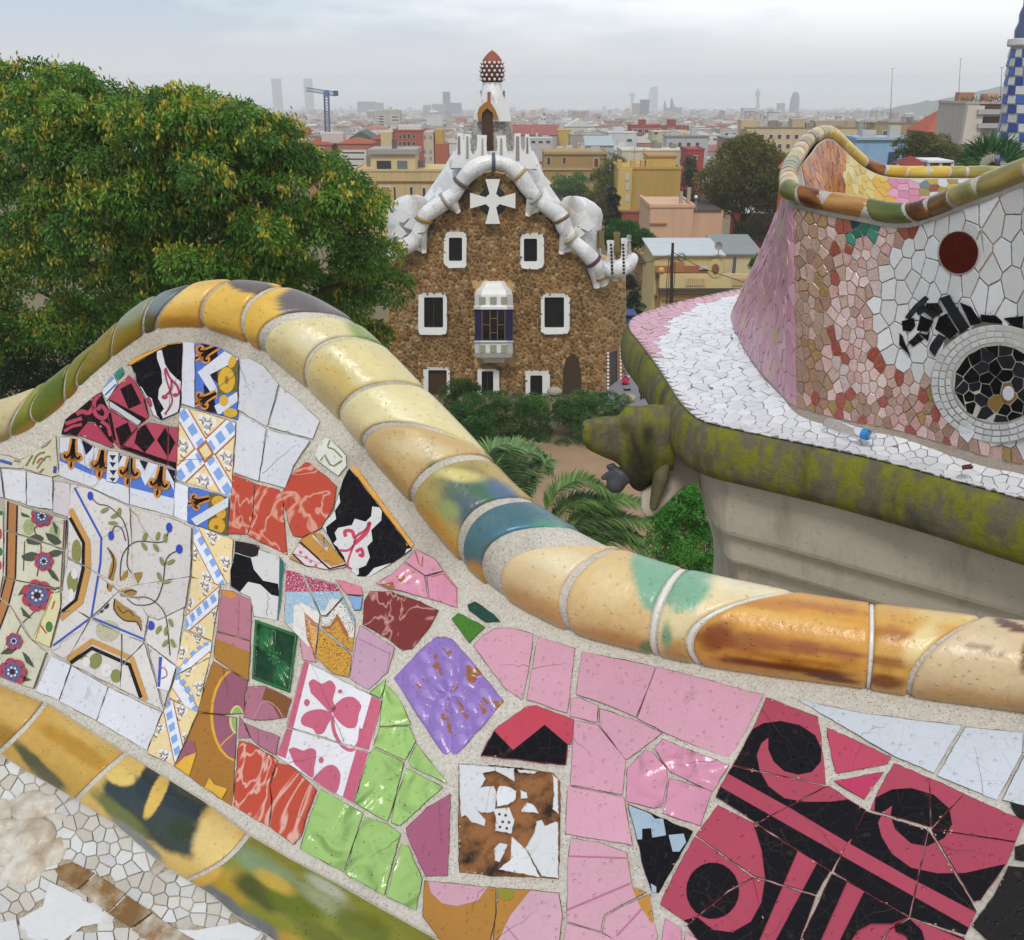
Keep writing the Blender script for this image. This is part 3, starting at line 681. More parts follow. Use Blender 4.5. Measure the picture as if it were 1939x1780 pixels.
T('A', BLU, '1430,580 1480,580 1600,610 1745,690 1742,1140 1580,1095 1430,1052',
  ('241a2c', S('A', '1465,575 1580,590 1600,690 1520,735') + S('A', '1530,815 1600,745 1600,880') + S('A', '1490,880 1560,940 1590,1090 1510,1080')),
  ('6e6526', S('A', '1590,760 1745,690 1745,930 1600,960')), ('d8dae2', S('A', '1448,792 1670,620 1748,650 1748,700 1538,810 1592,915 1590,985 1565,975') + S('A', '1570,1040 1748,930 1748,1000 1600,1110')),
  ('d7ac35', [ell('A', 1660, 850, 62, 95), ell('A', 1702, 715, 28, 48, 20), ell('A', 1640, 1000, 34, 40), ell('A', 1690, 1090, 50, 34)]),
  ('9c7420', [ell('A', 1660, 850, 14, 30)]), *fleur('A', 1510, 650, 1, 62), *fleur('A', 1500, 990, .95, 62))
RB = [('1d1215', S('A', '880,915 962,872 1035,1022 942,1062') + S('A', '793,985 1085,1140 1010,1200 788,1060') + S('A', '845,1205 935,1160 965,1240 885,1345') +
       S('A', '1005,1225 1062,1168 1135,1290 1060,1382 985,1310') + S('A', '1150,1290 1212,1195 1232,1250 1232,1420') + S('A', '885,1360 905,1328 1232,1440 1300,1455 1300,1510 1225,1475') + S('A', '1232,1225 1284,1308 1236,1405') +
       S('A', '1050,985 1072,1000 1100,1110 1080,1100') + S('A', '792,1100 812,1085 850,1290 830,1300')), ('c9c9cc', S('A', '806,1005 1032,1152 1012,1186 795,1045'))]
T('A', CRM, '805,965 872,888 940,812 985,850 1062,990 1092,1120 1010,1183 800,1048', *RB)
T('A', CRM, '797,1060 1005,1190 880,1352 830,1300 793,1130', *RB)
T('A', CRM, '1090,1162 1230,1186 1226,1472 885,1352 1020,1195', *RB)
T('A', CRM, '1238,1190 1306,1200 1292,1505 1232,1470', *RB)
T('A', 'b23a58', '568,1250 642,1160 702,1168 832,1332 812,1342', h=.006)
T('A', '26121a', '450,1245 480,1140 560,1080 705,958 742,940 792,1060 826,1315 700,1158 640,1150 560,1255',
  (CRM, K('A', '735,950 690,1010 700,1100 760,1130 780,1080 740,1040 715,1070', 30, curve=True) + K('A', '560,1100 600,1080 650,1090 690,1040', 32, curve=True) + K('A', '480,1170 540,1150 600,1130', 28, curve=True) + K('A', '470,1225 530,1190 600,1175', 22, curve=True) + K('A', '740,1150 790,1190 810,1260', 26, curve=True)))
T('A', 'd8dce2', '742,918 832,808 862,880 782,1002', ('6f9fd0', K('A', '745,905 830,825', 30)), ('3c57a5', K('A', '770,960 850,880', 10)))
T('A', '2f8a7c', '838,800 892,758 912,800 862,848')
T('A', 'd2cbb0', '150,1440 230,1395 330,1322 408,1255 430,1545 380,1562 180,1502',
  ('7d7f4a', K('A', '190,1480 215,1440 240,1400', 16, curve=True) + K('A', '240,1470 260,1420 290,1390 330,1380', 16, curve=True) + K('A', '300,1350 340,1330 375,1290', 12) + K('A', '270,1500 330,1420 370,1410', 14, curve=True)),
  ('a85f45', K('A', '270,1460 300,1425 330,1440', 14, curve=True) + K('A', '290,1530 320,1500', 14)), ('34509c', S('A', '392,1480 415,1482 412,1535 388,1530')))
T('A', 'cfc8b4', '-60,1400 60,1405 150,1442 178,1498 10,1490 -60,1480', ('3f62a8', K('A', '0,1440 90,1465', 24)), ('a85f45', K('A', '100,1440 150,1450', 12)))
for s in ('10,1500 188,1518 192,1762 38,1716', '196,1520 382,1565 386,1800 196,1768', '-70,1490 2,1498 25,1712 -70,1690'): T('A', 'dadade', s)
T('C', 'd3c9cc', '395,42 512,62 512,310 390,272')
FB = [('5478cc', S('A', '430,1375 660,1500 1285,1600 1285,1720 960,1640 660,1540 430,1440')), ('231c34', S('A', '560,1265 690,1320 640,1400 600,1380') + S('A', '800,1370 900,1400 850,1500') + S('A', '1010,1420 1090,1440 1060,1510') + S('A', '1220,1490 1290,1510 1280,1640 1250,1560')),
      ('dcdfe8', S('A', '545,1262 595,1275 630,1400 690,1335 720,1350 635,1482') + S('A', '970,1420 1020,1430 1065,1550 1120,1450 1160,1465 1065,1625') + S('A', '1190,1500 1230,1510 1275,1600 1275,1660'))]
FL = fleur('A', 530, 1385, 1.05, 6) + fleur('A', 740, 1450, 1.1, 8) + fleur('A', 948, 1500, 1.15, 8) + fleur('A', 1168, 1585, 1.1, 10)
for s in ('438,1272 560,1268 690,1338 676,1520 668,1636 430,1548', '688,1345 785,1368 778,1592 850,1612 875,1400 945,1412 945,1760 668,1638 678,1520', '955,1412 1286,1510 1272,1850 950,1760'): T('A', WHT, s, *FB, *FL)
T('A', 'd9dade', '790,1372 868,1380 872,1565 850,1602 780,1590', ('2a2f52', S('A', '800,1400 850,1400 825,1440') + S('A', '800,1450 850,1455 825,1490') + S('A', '800,1510 855,1510 830,1550') + S('A', '800,1565 850,1570 825,1595')), h=.006)
# --- the star tiles
def star(q, reg='P', half=None):
    "blue-and-white strap star in the frame of a quadrilateral (tl, tr, br, bl)"
    q = np.asarray(q, float); x0, y0, k = REG[reg]; q = q / k + np.array([x0, y0])
    def w(p): p = np.asarray(p, float); u, v = p[:, :1], p[:, 1:]; return q[0] * (1 - u) * (1 - v) + q[1] * u * (1 - v) + q[2] * u * v + q[3] * (1 - u) * v
    wh, br, bl, ln, bb = [], [], [], [], []
    def band(a, b):
        a, b = np.array(a, float), np.array(b, float); e = (b - a) / np.linalg.norm(b - a); n = np.array([-e[1], e[0]]); L = np.linalg.norm(b - a)
        br.append(w([a + n * .135, b + n * .135, b - n * .135, a - n * .135])); wh.append(w([a + n * .115, b + n * .115, b - n * .115, a - n * .115]))
        for t in np.arange(.09, 1, .165):
            c = a + e * L * t; s = .068
            bl.append(w([c + n * s + e * s, c + n * s - e * s, c - n * s - e * s, c - n * s + e * s]))
    if half != 'b': band((0, 0), (1, 1))
    if half != 'a': band((1, 0), (0, 1))
    r1, r2 = [], []
    if half is None:
        r1 = [w([(.5, .34), (.66, .5), (.5, .66), (.34, .5)])]; r2 = [w([(.5, .39), (.61, .5), (.5, .61), (.39, .5)])]
    flo = []; arc = []
    for cx, cy in ((.5, .1), (.5, .9), (.1, .5), (.9, .5)):
        for ex, ey, rr in ((0, 0, .1), (-.1, -.02, .07), (.1, -.02, .07), (0, .09, .06)):
            a = np.arange(14) / 14 * 6.283; flo.append(w(np.stack([cx + ex + rr * np.cos(a), cy + ey + rr * np.sin(a)], 1)))
        for ex, ey in ((-.12, .04), (.1, .06), (0, -.06), (.02, .12)):
            a = np.linspace(.3, 2.6, 6) + ex * 20; arc += stroke('P', w(np.stack([cx + ex + .05 * np.cos(a), cy + ey + .05 * np.sin(a)], 1)), 2.0)
    return [('e9e7e4', flo), ('8a5a40', arc), ('b06a3c', br), ('e4e6ee', wh), ('86a8e0', bl), ('b06a3c', r1), ('e6d2a0', r2)]
YB = 'ecd5a0'
T('A', YB, '1318,1052 1365,1058 1500,1090 1724,1165 1694,1702 1290,1582', *star([(1312,1050), (1728,1160), (1696,1705), (1285,1580)], 'A'))
T('C', YB, '1420,375 1470,380 1706,475 1685,790 1605,805 1405,742', *star([(1395,360), (1735,450), (1640,840), (1390,740)], 'C', 'a'))
T('C', YB, '1402,752 1482,758 1612,812 1585,1010 1556,1212 1350,1122', *star([(1370,700), (1650,840), (1570,1240), (1345,1110)], 'C', 'b'))
T('C', YB, '1345,1140 1552,1222 1540,1330 1295,1462 1290,1400', *star([(1330,1110), (1580,1220), (1560,1330), (1280,1470)], 'C', 'b'))
T('C', YB, '1290,1468 1535,1340 1448,1738 1238,1625', *star([(1230,1440), (1540,1340), (1440,1760), (1210,1630)], 'C', 'a'))
T('E', YB, '1236,15 1448,108 1275,505 1075,405', *star([(1220,0), (1470,110), (1330,520), (1050,420)], 'E', 'a'))
T('C', 'e2e3ea', '1282,50 1378,85 1372,340 1275,300')
T('C', BLU, '1382,85 1500,110 1678,165 1668,440 1375,345', ('6a6028', S('C', '1530,130 1690,160 1690,450 1520,400')), ('d9a530', [ell('C', 1600, 190, 50, 40), ell('C', 1590, 370, 60, 60), ell('C', 1620, 280, 36, 40)]), ('8c6a1e', [ell('C', 1585, 380, 16, 16)]), *fleur('C', 1450, 190, .85, 75), ('d5d8e0', S('C', '1400,320 1690,150 1690,220 1440,370')))
# --- white squares under the coping
for s in ('212,700 280,696 380,745 494,882 408,1190 196,1068', '504,892 640,1000 795,1152 742,1282 420,1192', '192,1082 402,1208 345,1590 165,1524', '414,1214 722,1292 602,1480 540,1640 352,1592'): T('B', 'd7d7dc', s)
T('B', 'd9dad0', '758,1400 782,1330 832,1268 872,1280 985,1405 992,1482 930,1552 868,1510 782,1440', ('8a8048', K('B', '800,1440 830,1400 870,1470 900,1480 960,1440', 14) + K('B', '870,1290 855,1340 900,1360 960,1420', 12, curve=True)), h=.006)
RED = veined('bf472c', 'dd9a84', 7, 3.5)
T('D', RED, '158,-15 318,58 300,310 265,435 125,428 150,100', mat=RED); T('D', RED, '322,60 502,108 520,150 556,582 270,440 306,310', mat=RED)
T('D', RED, '516,132 580,20 604,-25 702,-110 918,78 892,240 800,390 660,452 600,442 560,330', mat=RED)
T('D', 'e2a446', '1005,-70 1062,-68 1492,508 1468,545', gap=1)
PA = 'c9435e'
T('D', BLK, '985,-10 1010,-55 1468,540 1330,640 1160,745 1072,742 1010,692 900,522 850,432 805,372 900,262 910,200',
  ('dad7d6', S('D', '985,-30 960,40 935,110 945,200 905,260 915,320 840,380 850,440 800,380 880,200')), ('dad7d6', S('D', '1180,228 1252,238 1246,330 1172,402 1182,480 1142,522 1162,600 1132,662 1080,682 1082,722 1050,750 1000,690 975,600 925,525 895,500 920,470 905,420 930,385 1030,365 1052,318 1132,340 1172,300')),
  ('dad7d6', S('D', '1485,530 1432,540 1402,620 1292,650 1192,680 1150,730 1100,760 1200,770 1500,600')),
  (PA, K('D', '1165,340 1130,400 1060,450 1045,510 1000,550 940,550', 18, curve=True) + K('D', '1045,510 1010,600 1000,660 1030,690', 14, curve=True) + K('D', '1160,345 1135,420 1050,500', 30, curve=True) + K('D', '1050,460 1030,410 980,410 985,450', 26, curve=True) + K('D', '1060,560 1100,540 1110,590 1080,580', 24, curve=True)))
T('D', 'c28c3c', '572,612 650,482 742,418 802,432 882,522 985,642 985,672 870,692 700,662', ('e1cdd0', S('D', '575,575 640,500 880,670 990,640 990,700 880,720 700,690')), ('3a1f32', K('D', '590,570 690,665', 12) + K('D', '650,488 865,685 985,655', 14) + K('D', '740,420 835,535 820,440', 12)), ('c28c3c', S('D', '570,610 600,590 680,665 600,650')), ('d8c4b4', S('D', '860,520 850,560 740,450 745,430 825,535') ), ('c77a92', [ell('D', x, y, 12, 12) for x, y in ((655, 565), (695, 600), (728, 630), (765, 660))]))
T('D', 'dad7d4', '350,545 500,590 540,640 495,1065 310,1032 288,895 200,852 140,812 138,700 168,570', (BLK, S('D', '140,560 290,605 312,690 380,772 490,795 500,890 440,875 360,800 270,780 210,855 130,810 130,690')), ('2d6a64', S('D', '500,595 535,630 525,1090 480,1080 495,880')))
T('D', '2a2320', '178,482 350,518 342,592 290,602 172,560')
FT = [('a83a5a', S('D', '530,680 940,785 945,850 530,860')), ('8fb6cc', S('D', '530,855 940,850 1060,1060 1040,1080 970,930 530,1100')),
      ('dedcd2', S('D', '600,1200 605,960 660,932 770,995 830,1000 870,912 925,905 990,980 1048,1120 1060,1210 1000,1190 930,1050 800,1110 700,1030 720,1260')), ('b06a3a', S('D', '680,1000 760,1075 830,1110 870,1100 925,1015 1000,1150 1010,1200 960,1170 930,1090 870,1140 800,1130 720,1090 740,1200 760,1320 700,1200')),
      ('d29a38', S('D', '705,1050 740,1110 800,1130 870,1125 925,1065 985,1185 1060,1190 1030,1320 1010,1490 880,1465 770,1330 740,1250'))]
T('D', 'c9c4bc', '545,690 665,722 796,1025 785,1112 762,1312 650,1192 540,1080', *FT, speck='e0c8cc'); T('D', 'c9c4bc', '680,730 915,800 965,892 840,1026 805,1024', *FT, speck='e0c8cc')
T('D', 'c9c4bc', '970,898 1052,1060 1046,1190 1036,1302 808,1112 808,1040 850,1036', *FT, speck='7a5a34'); T('D', 'c9c4bc', '790,1122 1030,1314 1006,1478 890,1452 768,1332', *FT, speck='5a4428')
T('D', 'd29aa4', '650,1200 735,1260 770,1370 670,1350'); T('D', 'd8808e', '912,766 1096,814 1112,878 990,870'); T('D', '86a8d6', '998,878 1108,892 1092,985 1050,988')
# pink star-shaped relief
PW = dict(wavy=1.1, rough=.2)
T('D', 'd48ea4', '1212,790 1330,720 1410,640 1560,735 1590,905 1380,842 1292,830', ('9a5f38', S('D', '1350,740 1420,735 1425,780 1390,790') + S('D', '1230,800 1330,780 1350,830 1290,830')), **PW)
T('D', 'd893a8', '1420,630 1502,545 1645,622 1700,700 1570,735', ('a0654a', K('D', '1495,560 1520,640 1545,670 1550,590', 10)), **PW)
T('D', 'd68fa5', '1580,745 1705,705 1800,822 1802,968 1640,915 1600,905', ('b0705c', K('D', '1610,745 1700,720 1800,830', 10) + K('D', '1480,890 1530,820 1560,890', 10)), **PW)
MR = veined('7d2a22', 'c08a80', 6, 4)
T('D', MR, '1165,852 1312,852 1530,930 1662,990 1602,1110 1472,1272 1400,1282 1290,1192 1112,1092 1122,920', mat=MR, label='dark red marbled tile')
T('G', '1f4a3c', '140,950 190,925 330,1022 376,1072 270,1076 150,990'); T('G', '437a1c', '20,1050 70,1008 262,1112 150,1226')
T('D', 'b87886', '76,840 150,850 296,912 286,1212 42,1142', (OCH, S('D', '60,830 150,840 190,880 150,910 80,870')), ('a86676', K('D', '205,900 195,1170', 6)))
T('C', 'a8772c', '1588,1150 1832,1218 1822,1505 1690,1425 1570,1335', ('b87886', S('C', '1590,1140 1840,1215 1835,1300 1700,1240 1585,1200')))
PU = [('e0a832', [ell('E', 1745, 130, 205, 345)]), ('9a5a6c', [ell('E', 1755, 130, 195, 335)]), ('d0a838', K('E', '1730,250 1640,330 1600,380', 10)), ('d9c890', [ell('E', 1735, 165, 55, 105)]), ('93b35c', [ell('E', 1738, 165, 42, 92)]), ('9a5a6c', S('E', '1350,320 1420,320 1440,420 1400,470 1290,520')), ('e2b03a', S('E', '1440,405 1385,575 1270,520 1350,440')), ('e2b03a', S('E', '1535,590 1570,640 1665,672 1620,755 1560,700 1495,670')), ('9a5a6c', S('E', '1520,-330 1560,-260 1530,-200 1480,-190'))]
T('E', 'a8722a', '1560,-265 1680,-195 1815,-115 1795,-20 1790,120 1640,125 1450,105', *PU); T('E', 'a8722a', '1450,118 1640,138 1735,150 1730,305 1702,805 1640,760 1275,505 1370,320', *PU)
MV = 'ad6d80'
T('D', MV, '268,1552 390,1545 590,1642 545,1772 440,1790 300,1790 240,1772', ('80501f', S('D', '400,1555 600,1640 575,1790 500,1780 450,1690 370,1640')), ('c08a98', K('D', '310,1780 380,1660 470,1690 530,1780', 8, curve=True)))
T('F', MV, '245,192 500,290 470,422 345,352 290,300', ('96586c', K('F', '340,180 345,350', 6))); T('F', MV, '205,140 240,190 285,300 200,302')
# moulded green flower tile
def hg(u, v):
    x, y = u * 2 - 1, v * 2 - 1; r = math.hypot(x, y); a = math.atan2(y, x)
    pet = max(0, math.cos(2 * (a - math.pi / 4))) ** .7
    leaf = max(0, 1 - abs(r - .62) / .55) * pet * (.6 + .4 * abs(math.sin(8 * a)))
    bead = max(0, 1 - ((r - .2) / .14) ** 2) * (.5 + .5 * math.cos(8 * a)) + max(0, 1 - (r / .12) ** 2)
    rim = 1 if max(abs(x), abs(y)) > .86 else 0
    return leaf * .8 + bead * .9 + rim * .6
def cg(u, v, h):
    k = min(1, max(0, h / 1.1)); n = noise.noise(Vector((u * 7, v * 7, 3))); a = np.array(alb('0c3a1c')); b = np.array(alb('2f8a48'))
    return a * (1 - k) + b * k + n * .012
relief([px('D', s)[0] for s in ('305,1032', '648,1152', '588,1620', '282,1502')], hg, cg, amp=.009, label='moulded green tile with a four-petalled flower')
# clover tile
CL = 'c8627a'
CD = [(CL, S('F', '660,-290 722,-262 545,450 470,420') + S('F', '1178,-20 1255,20 1048,790 960,740')),
      (CL, [smoothline(px('F', s), 3) for s in ('712,-105 750,-132 810,-98 872,-124 912,-70 890,20 915,85 870,110 800,40 730,-30', '880,85 960,10 1040,0 1098,60 1082,120 1062,212 1010,228 955,200 900,140', '880,112 800,88 702,108 658,158 670,205 742,232 772,272 822,262 852,205 885,150')]),
      (CL, K('F', '885,140 900,250 950,345 1020,388 1078,340 1098,230', 26, curve=True) + [ell('F', 700, 40, 20, 26), ell('F', 945, -42, 15, 15), ell('F', 805, 462, 18, 22)]),
      (CL, [smoothline(px('F', s), 3) for s in ('565,385 605,368 672,392 722,374 768,400 752,520 742,590 690,560 610,490', '740,600 830,512 900,500 946,570 915,700 850,680')])]
T('F', 'e6e2e6', '680,-268 1246,28 1166,396 556,214', *CD); T('F', 'e6e2e6', '550,226 1160,408 1040,778 790,642 480,430', *CD)
T('D', 'c49cb0', '1092,1100 1342,1262 1292,1440 1150,1572 1018,1490 1062,1200', ('b57c96', K('D', '1075,1195 1310,1310', 8) + K('D', '1310,1290 1285,1440', 6)))
# moulded purple flower tile, its glaze flaked down to the clay
def hp(u, v):
    x, y = u * 2 - 1.0, v * 2 - 1.05; r = math.hypot(x, y); a = math.atan2(y, x); rr = 0
    for k, (n, R0, wd) in enumerate(((5, .25, .25), (7, .56, .3), (9, .88, .32))):
        s = abs(math.sin(n * a / 2 + k)); rr = max(rr, max(0, 1 - ((r - R0) / wd) ** 2) * (s ** .8))
    return rr * .9 + max(0, 1 - (r / .1) ** 2)
def cp_(u, v, h):
    n = noise.noise(Vector((u * 6, v * 6, 1))) + .5 * noise.noise(Vector((u * 15, v * 15, 1))); x, y = u * 2 - 1, v * 2 - 1
    clay = (h < .3 and n > .1 and math.hypot(x, y) < .8) or n > .6 or (x > .6 and n > .2)
    return np.array(alb('9c6438')) if clay else np.array(alb('9a7cc4')) * (1 + n * .12) + (.05 if h > .8 else 0)
relief([(738, 1282), (839, 1179), (962, 1328), (850, 1456)], hp, cp_, n=56, amp=.008, label='purple moulded flower tile with flaking glaze')
LM = dict(wavy=1.6, rough=.16, drops=1)
for s in ('1160,-30 1278,-132 1265,-60 1240,8', '1275,-95 1382,20 1462,202 1235,212 1255,15', '1232,226 1452,216 1498,322 1420,462 1192,362', '1190,376 1412,478 1330,800 1290,912 1052,772 1150,432', '1508,345 1728,632 1465,512 1445,465', '1432,520 1694,660 1382,942 1320,920 1352,750', '800,672 1112,852 968,1282 650,1110 732,850', '1130,872 1292,930 1384,1000 1268,1452 980,1292 1052,1050', '1390,1082 1442,1090 1545,1335 1500,1562 1285,1462'):
    T('F', 'a3c873', s, **LM)
RL2 = veined('c2492e', 'e0aa9a', 6, 4)
T('F', RL2, '205,318 292,340 482,460 430,622 440,800 422,952 162,792 180,560', mat=RL2); T('F', RL2, '490,482 582,500 772,680 702,850 658,1012 600,1078 430,950 452,760 432,642', mat=RL2)
T('F', 'a45a74', '1428,962 1580,810 1752,708 1732,1312 1570,1312 1432,1012', ('96506a', K('F', '1670,770 1680,1040', 6)))
T('H', 'c64456', '232,428 332,240 562,68 642,60 914,165 898,345 870,345 858,498 690,482 450,452', ('141013', S('H', '220,430 330,245 470,388 702,202 872,348 872,500 690,490 450,460')))
# chipped white relief tile over brown clay
WC_ = ['75,490 480,522 480,622 430,590 340,540 250,558 272,600 232,662 330,650 346,690 342,842 240,852 208,828 272,900 262,948 170,920 120,868 90,882 75,700', '370,648 432,655 496,690 490,752 430,792 350,802 345,718', '500,528 662,540 622,566 510,552', '520,678 570,698 578,742 528,746', '530,822 570,772 622,790 662,852 530,842', '328,822 442,808 482,900 460,1002 338,982 345,900',
       '680,898 702,942 782,910 802,920 802,1332 680,1312 558,1102 622,1000 642,908', '460,1020 562,1112 672,1322 360,1262 452,1190', '330,1108 372,1068 436,1080 372,1212 338,1200', '755,560 802,600 802,862 758,820 770,700']
bt = NT('bare_clay'); bt.color(bt.mix(bt.ramp(bt.noise(26, 5, .65), [(.45, (0, 0, 0)), (.66, (1, 1, 1))]), alb('98643a'), alb('2c2018'))); bt.rough(.8, .3); bt.bump(bt.noise(90, 4), .003)
T('H', '8a5a30', '68,498 112,478 480,515 762,555 815,620 806,1335 690,1325 350,1312 78,1285 72,1000', mat=bt.m, h=.005)
wt = glaze('dcdcdc', .18)
for k, s in enumerate(WC_): tile('H', '', s, mat=wt, h=.0085, gap=.2, tilt=.3, step=5, bev=1.2, jit=.9, dec=[('6a4038', [ell('H', x, y, 11, 11, 0, 8) for x, y in ((370, 858), (416, 866), (394, 914), (440, 918), (374, 952), (424, 962))])] if k == 5 else [])
# --- plain pink squares
PK = dict(rough=.2, drops=1, var=.11)
for s in ('180,1250 240,1185 332,1125 432,1115 618,1165 588,1400 540,1645 400,1550', '650,1185 922,1270 890,1560 868,1742 570,1642', '975,1295 1240,1345 1512,1402 1440,1600 1372,1772 1180,1690 930,1602'): T('G', PNK, s, **PK)
T('P', PNK, '1243,1263 1300,1277 1446,1316 1384,1438 1300,1405 1262,1389 1207,1360', **PK)
for s in ('895,8 960,5 1092,62 1086,186 886,140', '1106,85 1352,165 1562,262 1312,452 1292,452 1102,200', '920,170 1086,202 1296,462 1270,716 890,642', '868,650 1282,732 1345,1085 858,1002'): T('H', PNK, s, **PK)
KD = [('c28a3a', S('H', '1295,1120 1385,1160 1415,1290 1465,1425 1520,1640 1490,1660 1400,1530 1345,1400 1315,1250')), ('c0728e', K('H', '880,1165 1320,1180', 12) + K('H', '860,1562 1330,1365', 14) + K('H', '1230,1750 1415,1550', 14))]
for s in ('895,1035 1100,1065 1305,1140 1345,1395 1445,1432 1225,1545 1138,1592 1112,1715 866,1645 872,1200', '1150,1602 1250,1545 1470,1445 1502,1650 1530,1760 1500,1800 1250,1800 1122,1722', '860,1658 1110,1728 1240,1790 1200,1850 830,1850'): T('H', 'd6a2b0', s, *KD, **PK)
QP = dict(wavy=1.4, rough=.16, drops=1, var=.11)
T('H', 'db95ad', '1308,520 1440,390 1492,402 1592,522 1605,600 1562,800 1502,812 1298,762', **QP)
T('P', 'db95ad', '1239,1417 1255,1400 1300,1418 1380,1449 1349,1499 1269,1461', **QP); T('H', 'db95ad', '1618,590 1925,692 1842,942 1572,852', **QP)
T('H', BLK, '1312,785 1500,860 1785,985 1752,1052 1540,1435 1490,1435 1440,1300 1380,1050', ('a9bccb', S('H', '1300,770 1482,860 1510,892 1570,890 1592,1012 1490,1030 1482,960 1416,965 1416,1042 1360,1045') + S('H', '1610,1010 1720,1000 1738,1062 1690,1132 1640,1132') + S('H', '1480,1365 1520,1390 1520,1440 1490,1440')))
# --- big crimson tiles with black scrolls
SCR = [('151115', S('R', '370,190 440,150 540,137 650,160 740,220 776,300 772,370 720,430 640,446 560,425 500,370 470,300 470,232 430,265 404,330 420,420 470,510 560,580 680,602 830,600 940,588 1030,650 960,800 925,835 600,640 235,438 265,385')),
       ('151115', S('R', '1085,578 1180,530 1290,522 1420,560 1510,640 1526,730 1480,810 1380,856 1290,840 1200,760 1172,680 1182,622 1130,660 1100,720 1120,800 1180,900 1290,980 1440,1012 1600,1010 1835,958 1690,1165 1662,1235 1290,1040 940,842 960,780 1028,660 1080,650')),
       ('151115', S('R', '185,510 880,905 1640,1335 1610,1400 1270,1262 850,1008 400,735 165,580')),
       ('151115', [ell('R', 150, 1112, 152, 162)]), ('151115', S('R', '385,725 432,880 452,1040 430,1180 370,1290 262,1352 150,1336 60,1262 -10,1280 -20,1330 30,1380 100,1420 400,1440 640,880')),
       ('151115', S('R', '755,945 842,1000 640,1440 500,1420')), ('151115', S('R', '838,1010 922,1060 760,1420 640,1420')), ('151115', S('R', '1020,1120 1280,1262 1180,1300 1060,1300 985,1340 930,1420 870,1420')),
       ('151115', S('R', '1195,1305 1280,1270 1352,1340 1375,1420 1290,1420 1260,1370 1200,1345'))]
CR = dict(rough=.22, drops=1, var=.13)
for s in ('460,5 750,116 772,262 800,505 640,468 270,388 384,180', '265,400 640,480 795,514 405,720 172,572 198,512', '815,514 1028,650 960,780 870,930 832,1002 412,724', '1192,383 1392,464 1400,745 1060,645 1100,552', '1396,466 1592,556 1412,745', '1596,560 1935,712 1890,826 1416,756', '1412,766 1885,836 1832,960 1690,1162 1652,1172',
          '1394,772 1642,1190 1662,1232 1602,1365 1288,1262', '1030,656 1386,766 1276,1256 1050,1130 850,1002 950,790', '180,622 400,735 822,1000 745,1132 385,1022 55,792', '50,805 375,1036 236,1110 10,1300 -150,1188 -60,1000', '385,1040 740,1146 640,1420 470,1420', '240,1122 380,1046 468,1420 100,1440 5,1312', '836,1016 1276,1266 1160,1332 1100,1420 650,1420', '1288,1276 1592,1386 1620,1440 1110,1440 1170,1336'):
    T('R', CRM, s, *SCR, gap=-1.0, **CR)
T('R', 'c04660', '806,176 1176,346 1150,386 860,440 835,350', **CR); T('R', 'c43a62', '846,482 1132,430 1020,586', **CR)
for s in ('615,2 800,48 1060,100 1300,130 1582,165 1500,300 1420,436 1190,338 800,108', '1602,172 1935,205 1925,330 1782,592 1440,450', '1942,340 2080,370 2080,660 1815,590'): T('R', 'cfd3da', s, **PK)
for s in ('1858,590 2080,640 2080,760 1900,682 1870,640', '1890,862 2080,800 2080,960 1890,932', '1850,972 2080,990 2080,1440 1760,1420 1640,1312 1760,1150'): T('R', '242020', s, **PK)
T('P', BLK, '1948,1330 2080,1360 2080,1440 1945,1420')
OC = [('d2a2b0', S('H', '-155,1335 290,1385 215,1490 60,1532 -50,1512 -132,1432')), ('d3a6b4', S('H', '600,1412 810,1430 840,1600 800,1850 330,1850 450,1600')), ('8f8a2c', [ell('H', 420, 1440, 60, 50)]), ('b98290', K('H', '420,1680 520,1800', 10))]
T('H', 'b67f35', '-178,1346 346,1396 342,1580 292,1850 -60,1790 -192,1602', *OC); T('H', 'b67f35', '356,1396 802,1436 832,1602 800,1850 312,1850 350,1580', *OC)
T('H', 'db95ad', '1582,1622 1702,1692 1700,1850 1550,1850', **QP); T('H', PNK, '1730,1720 1860,1800 1860,1850 1722,1850', **PK)
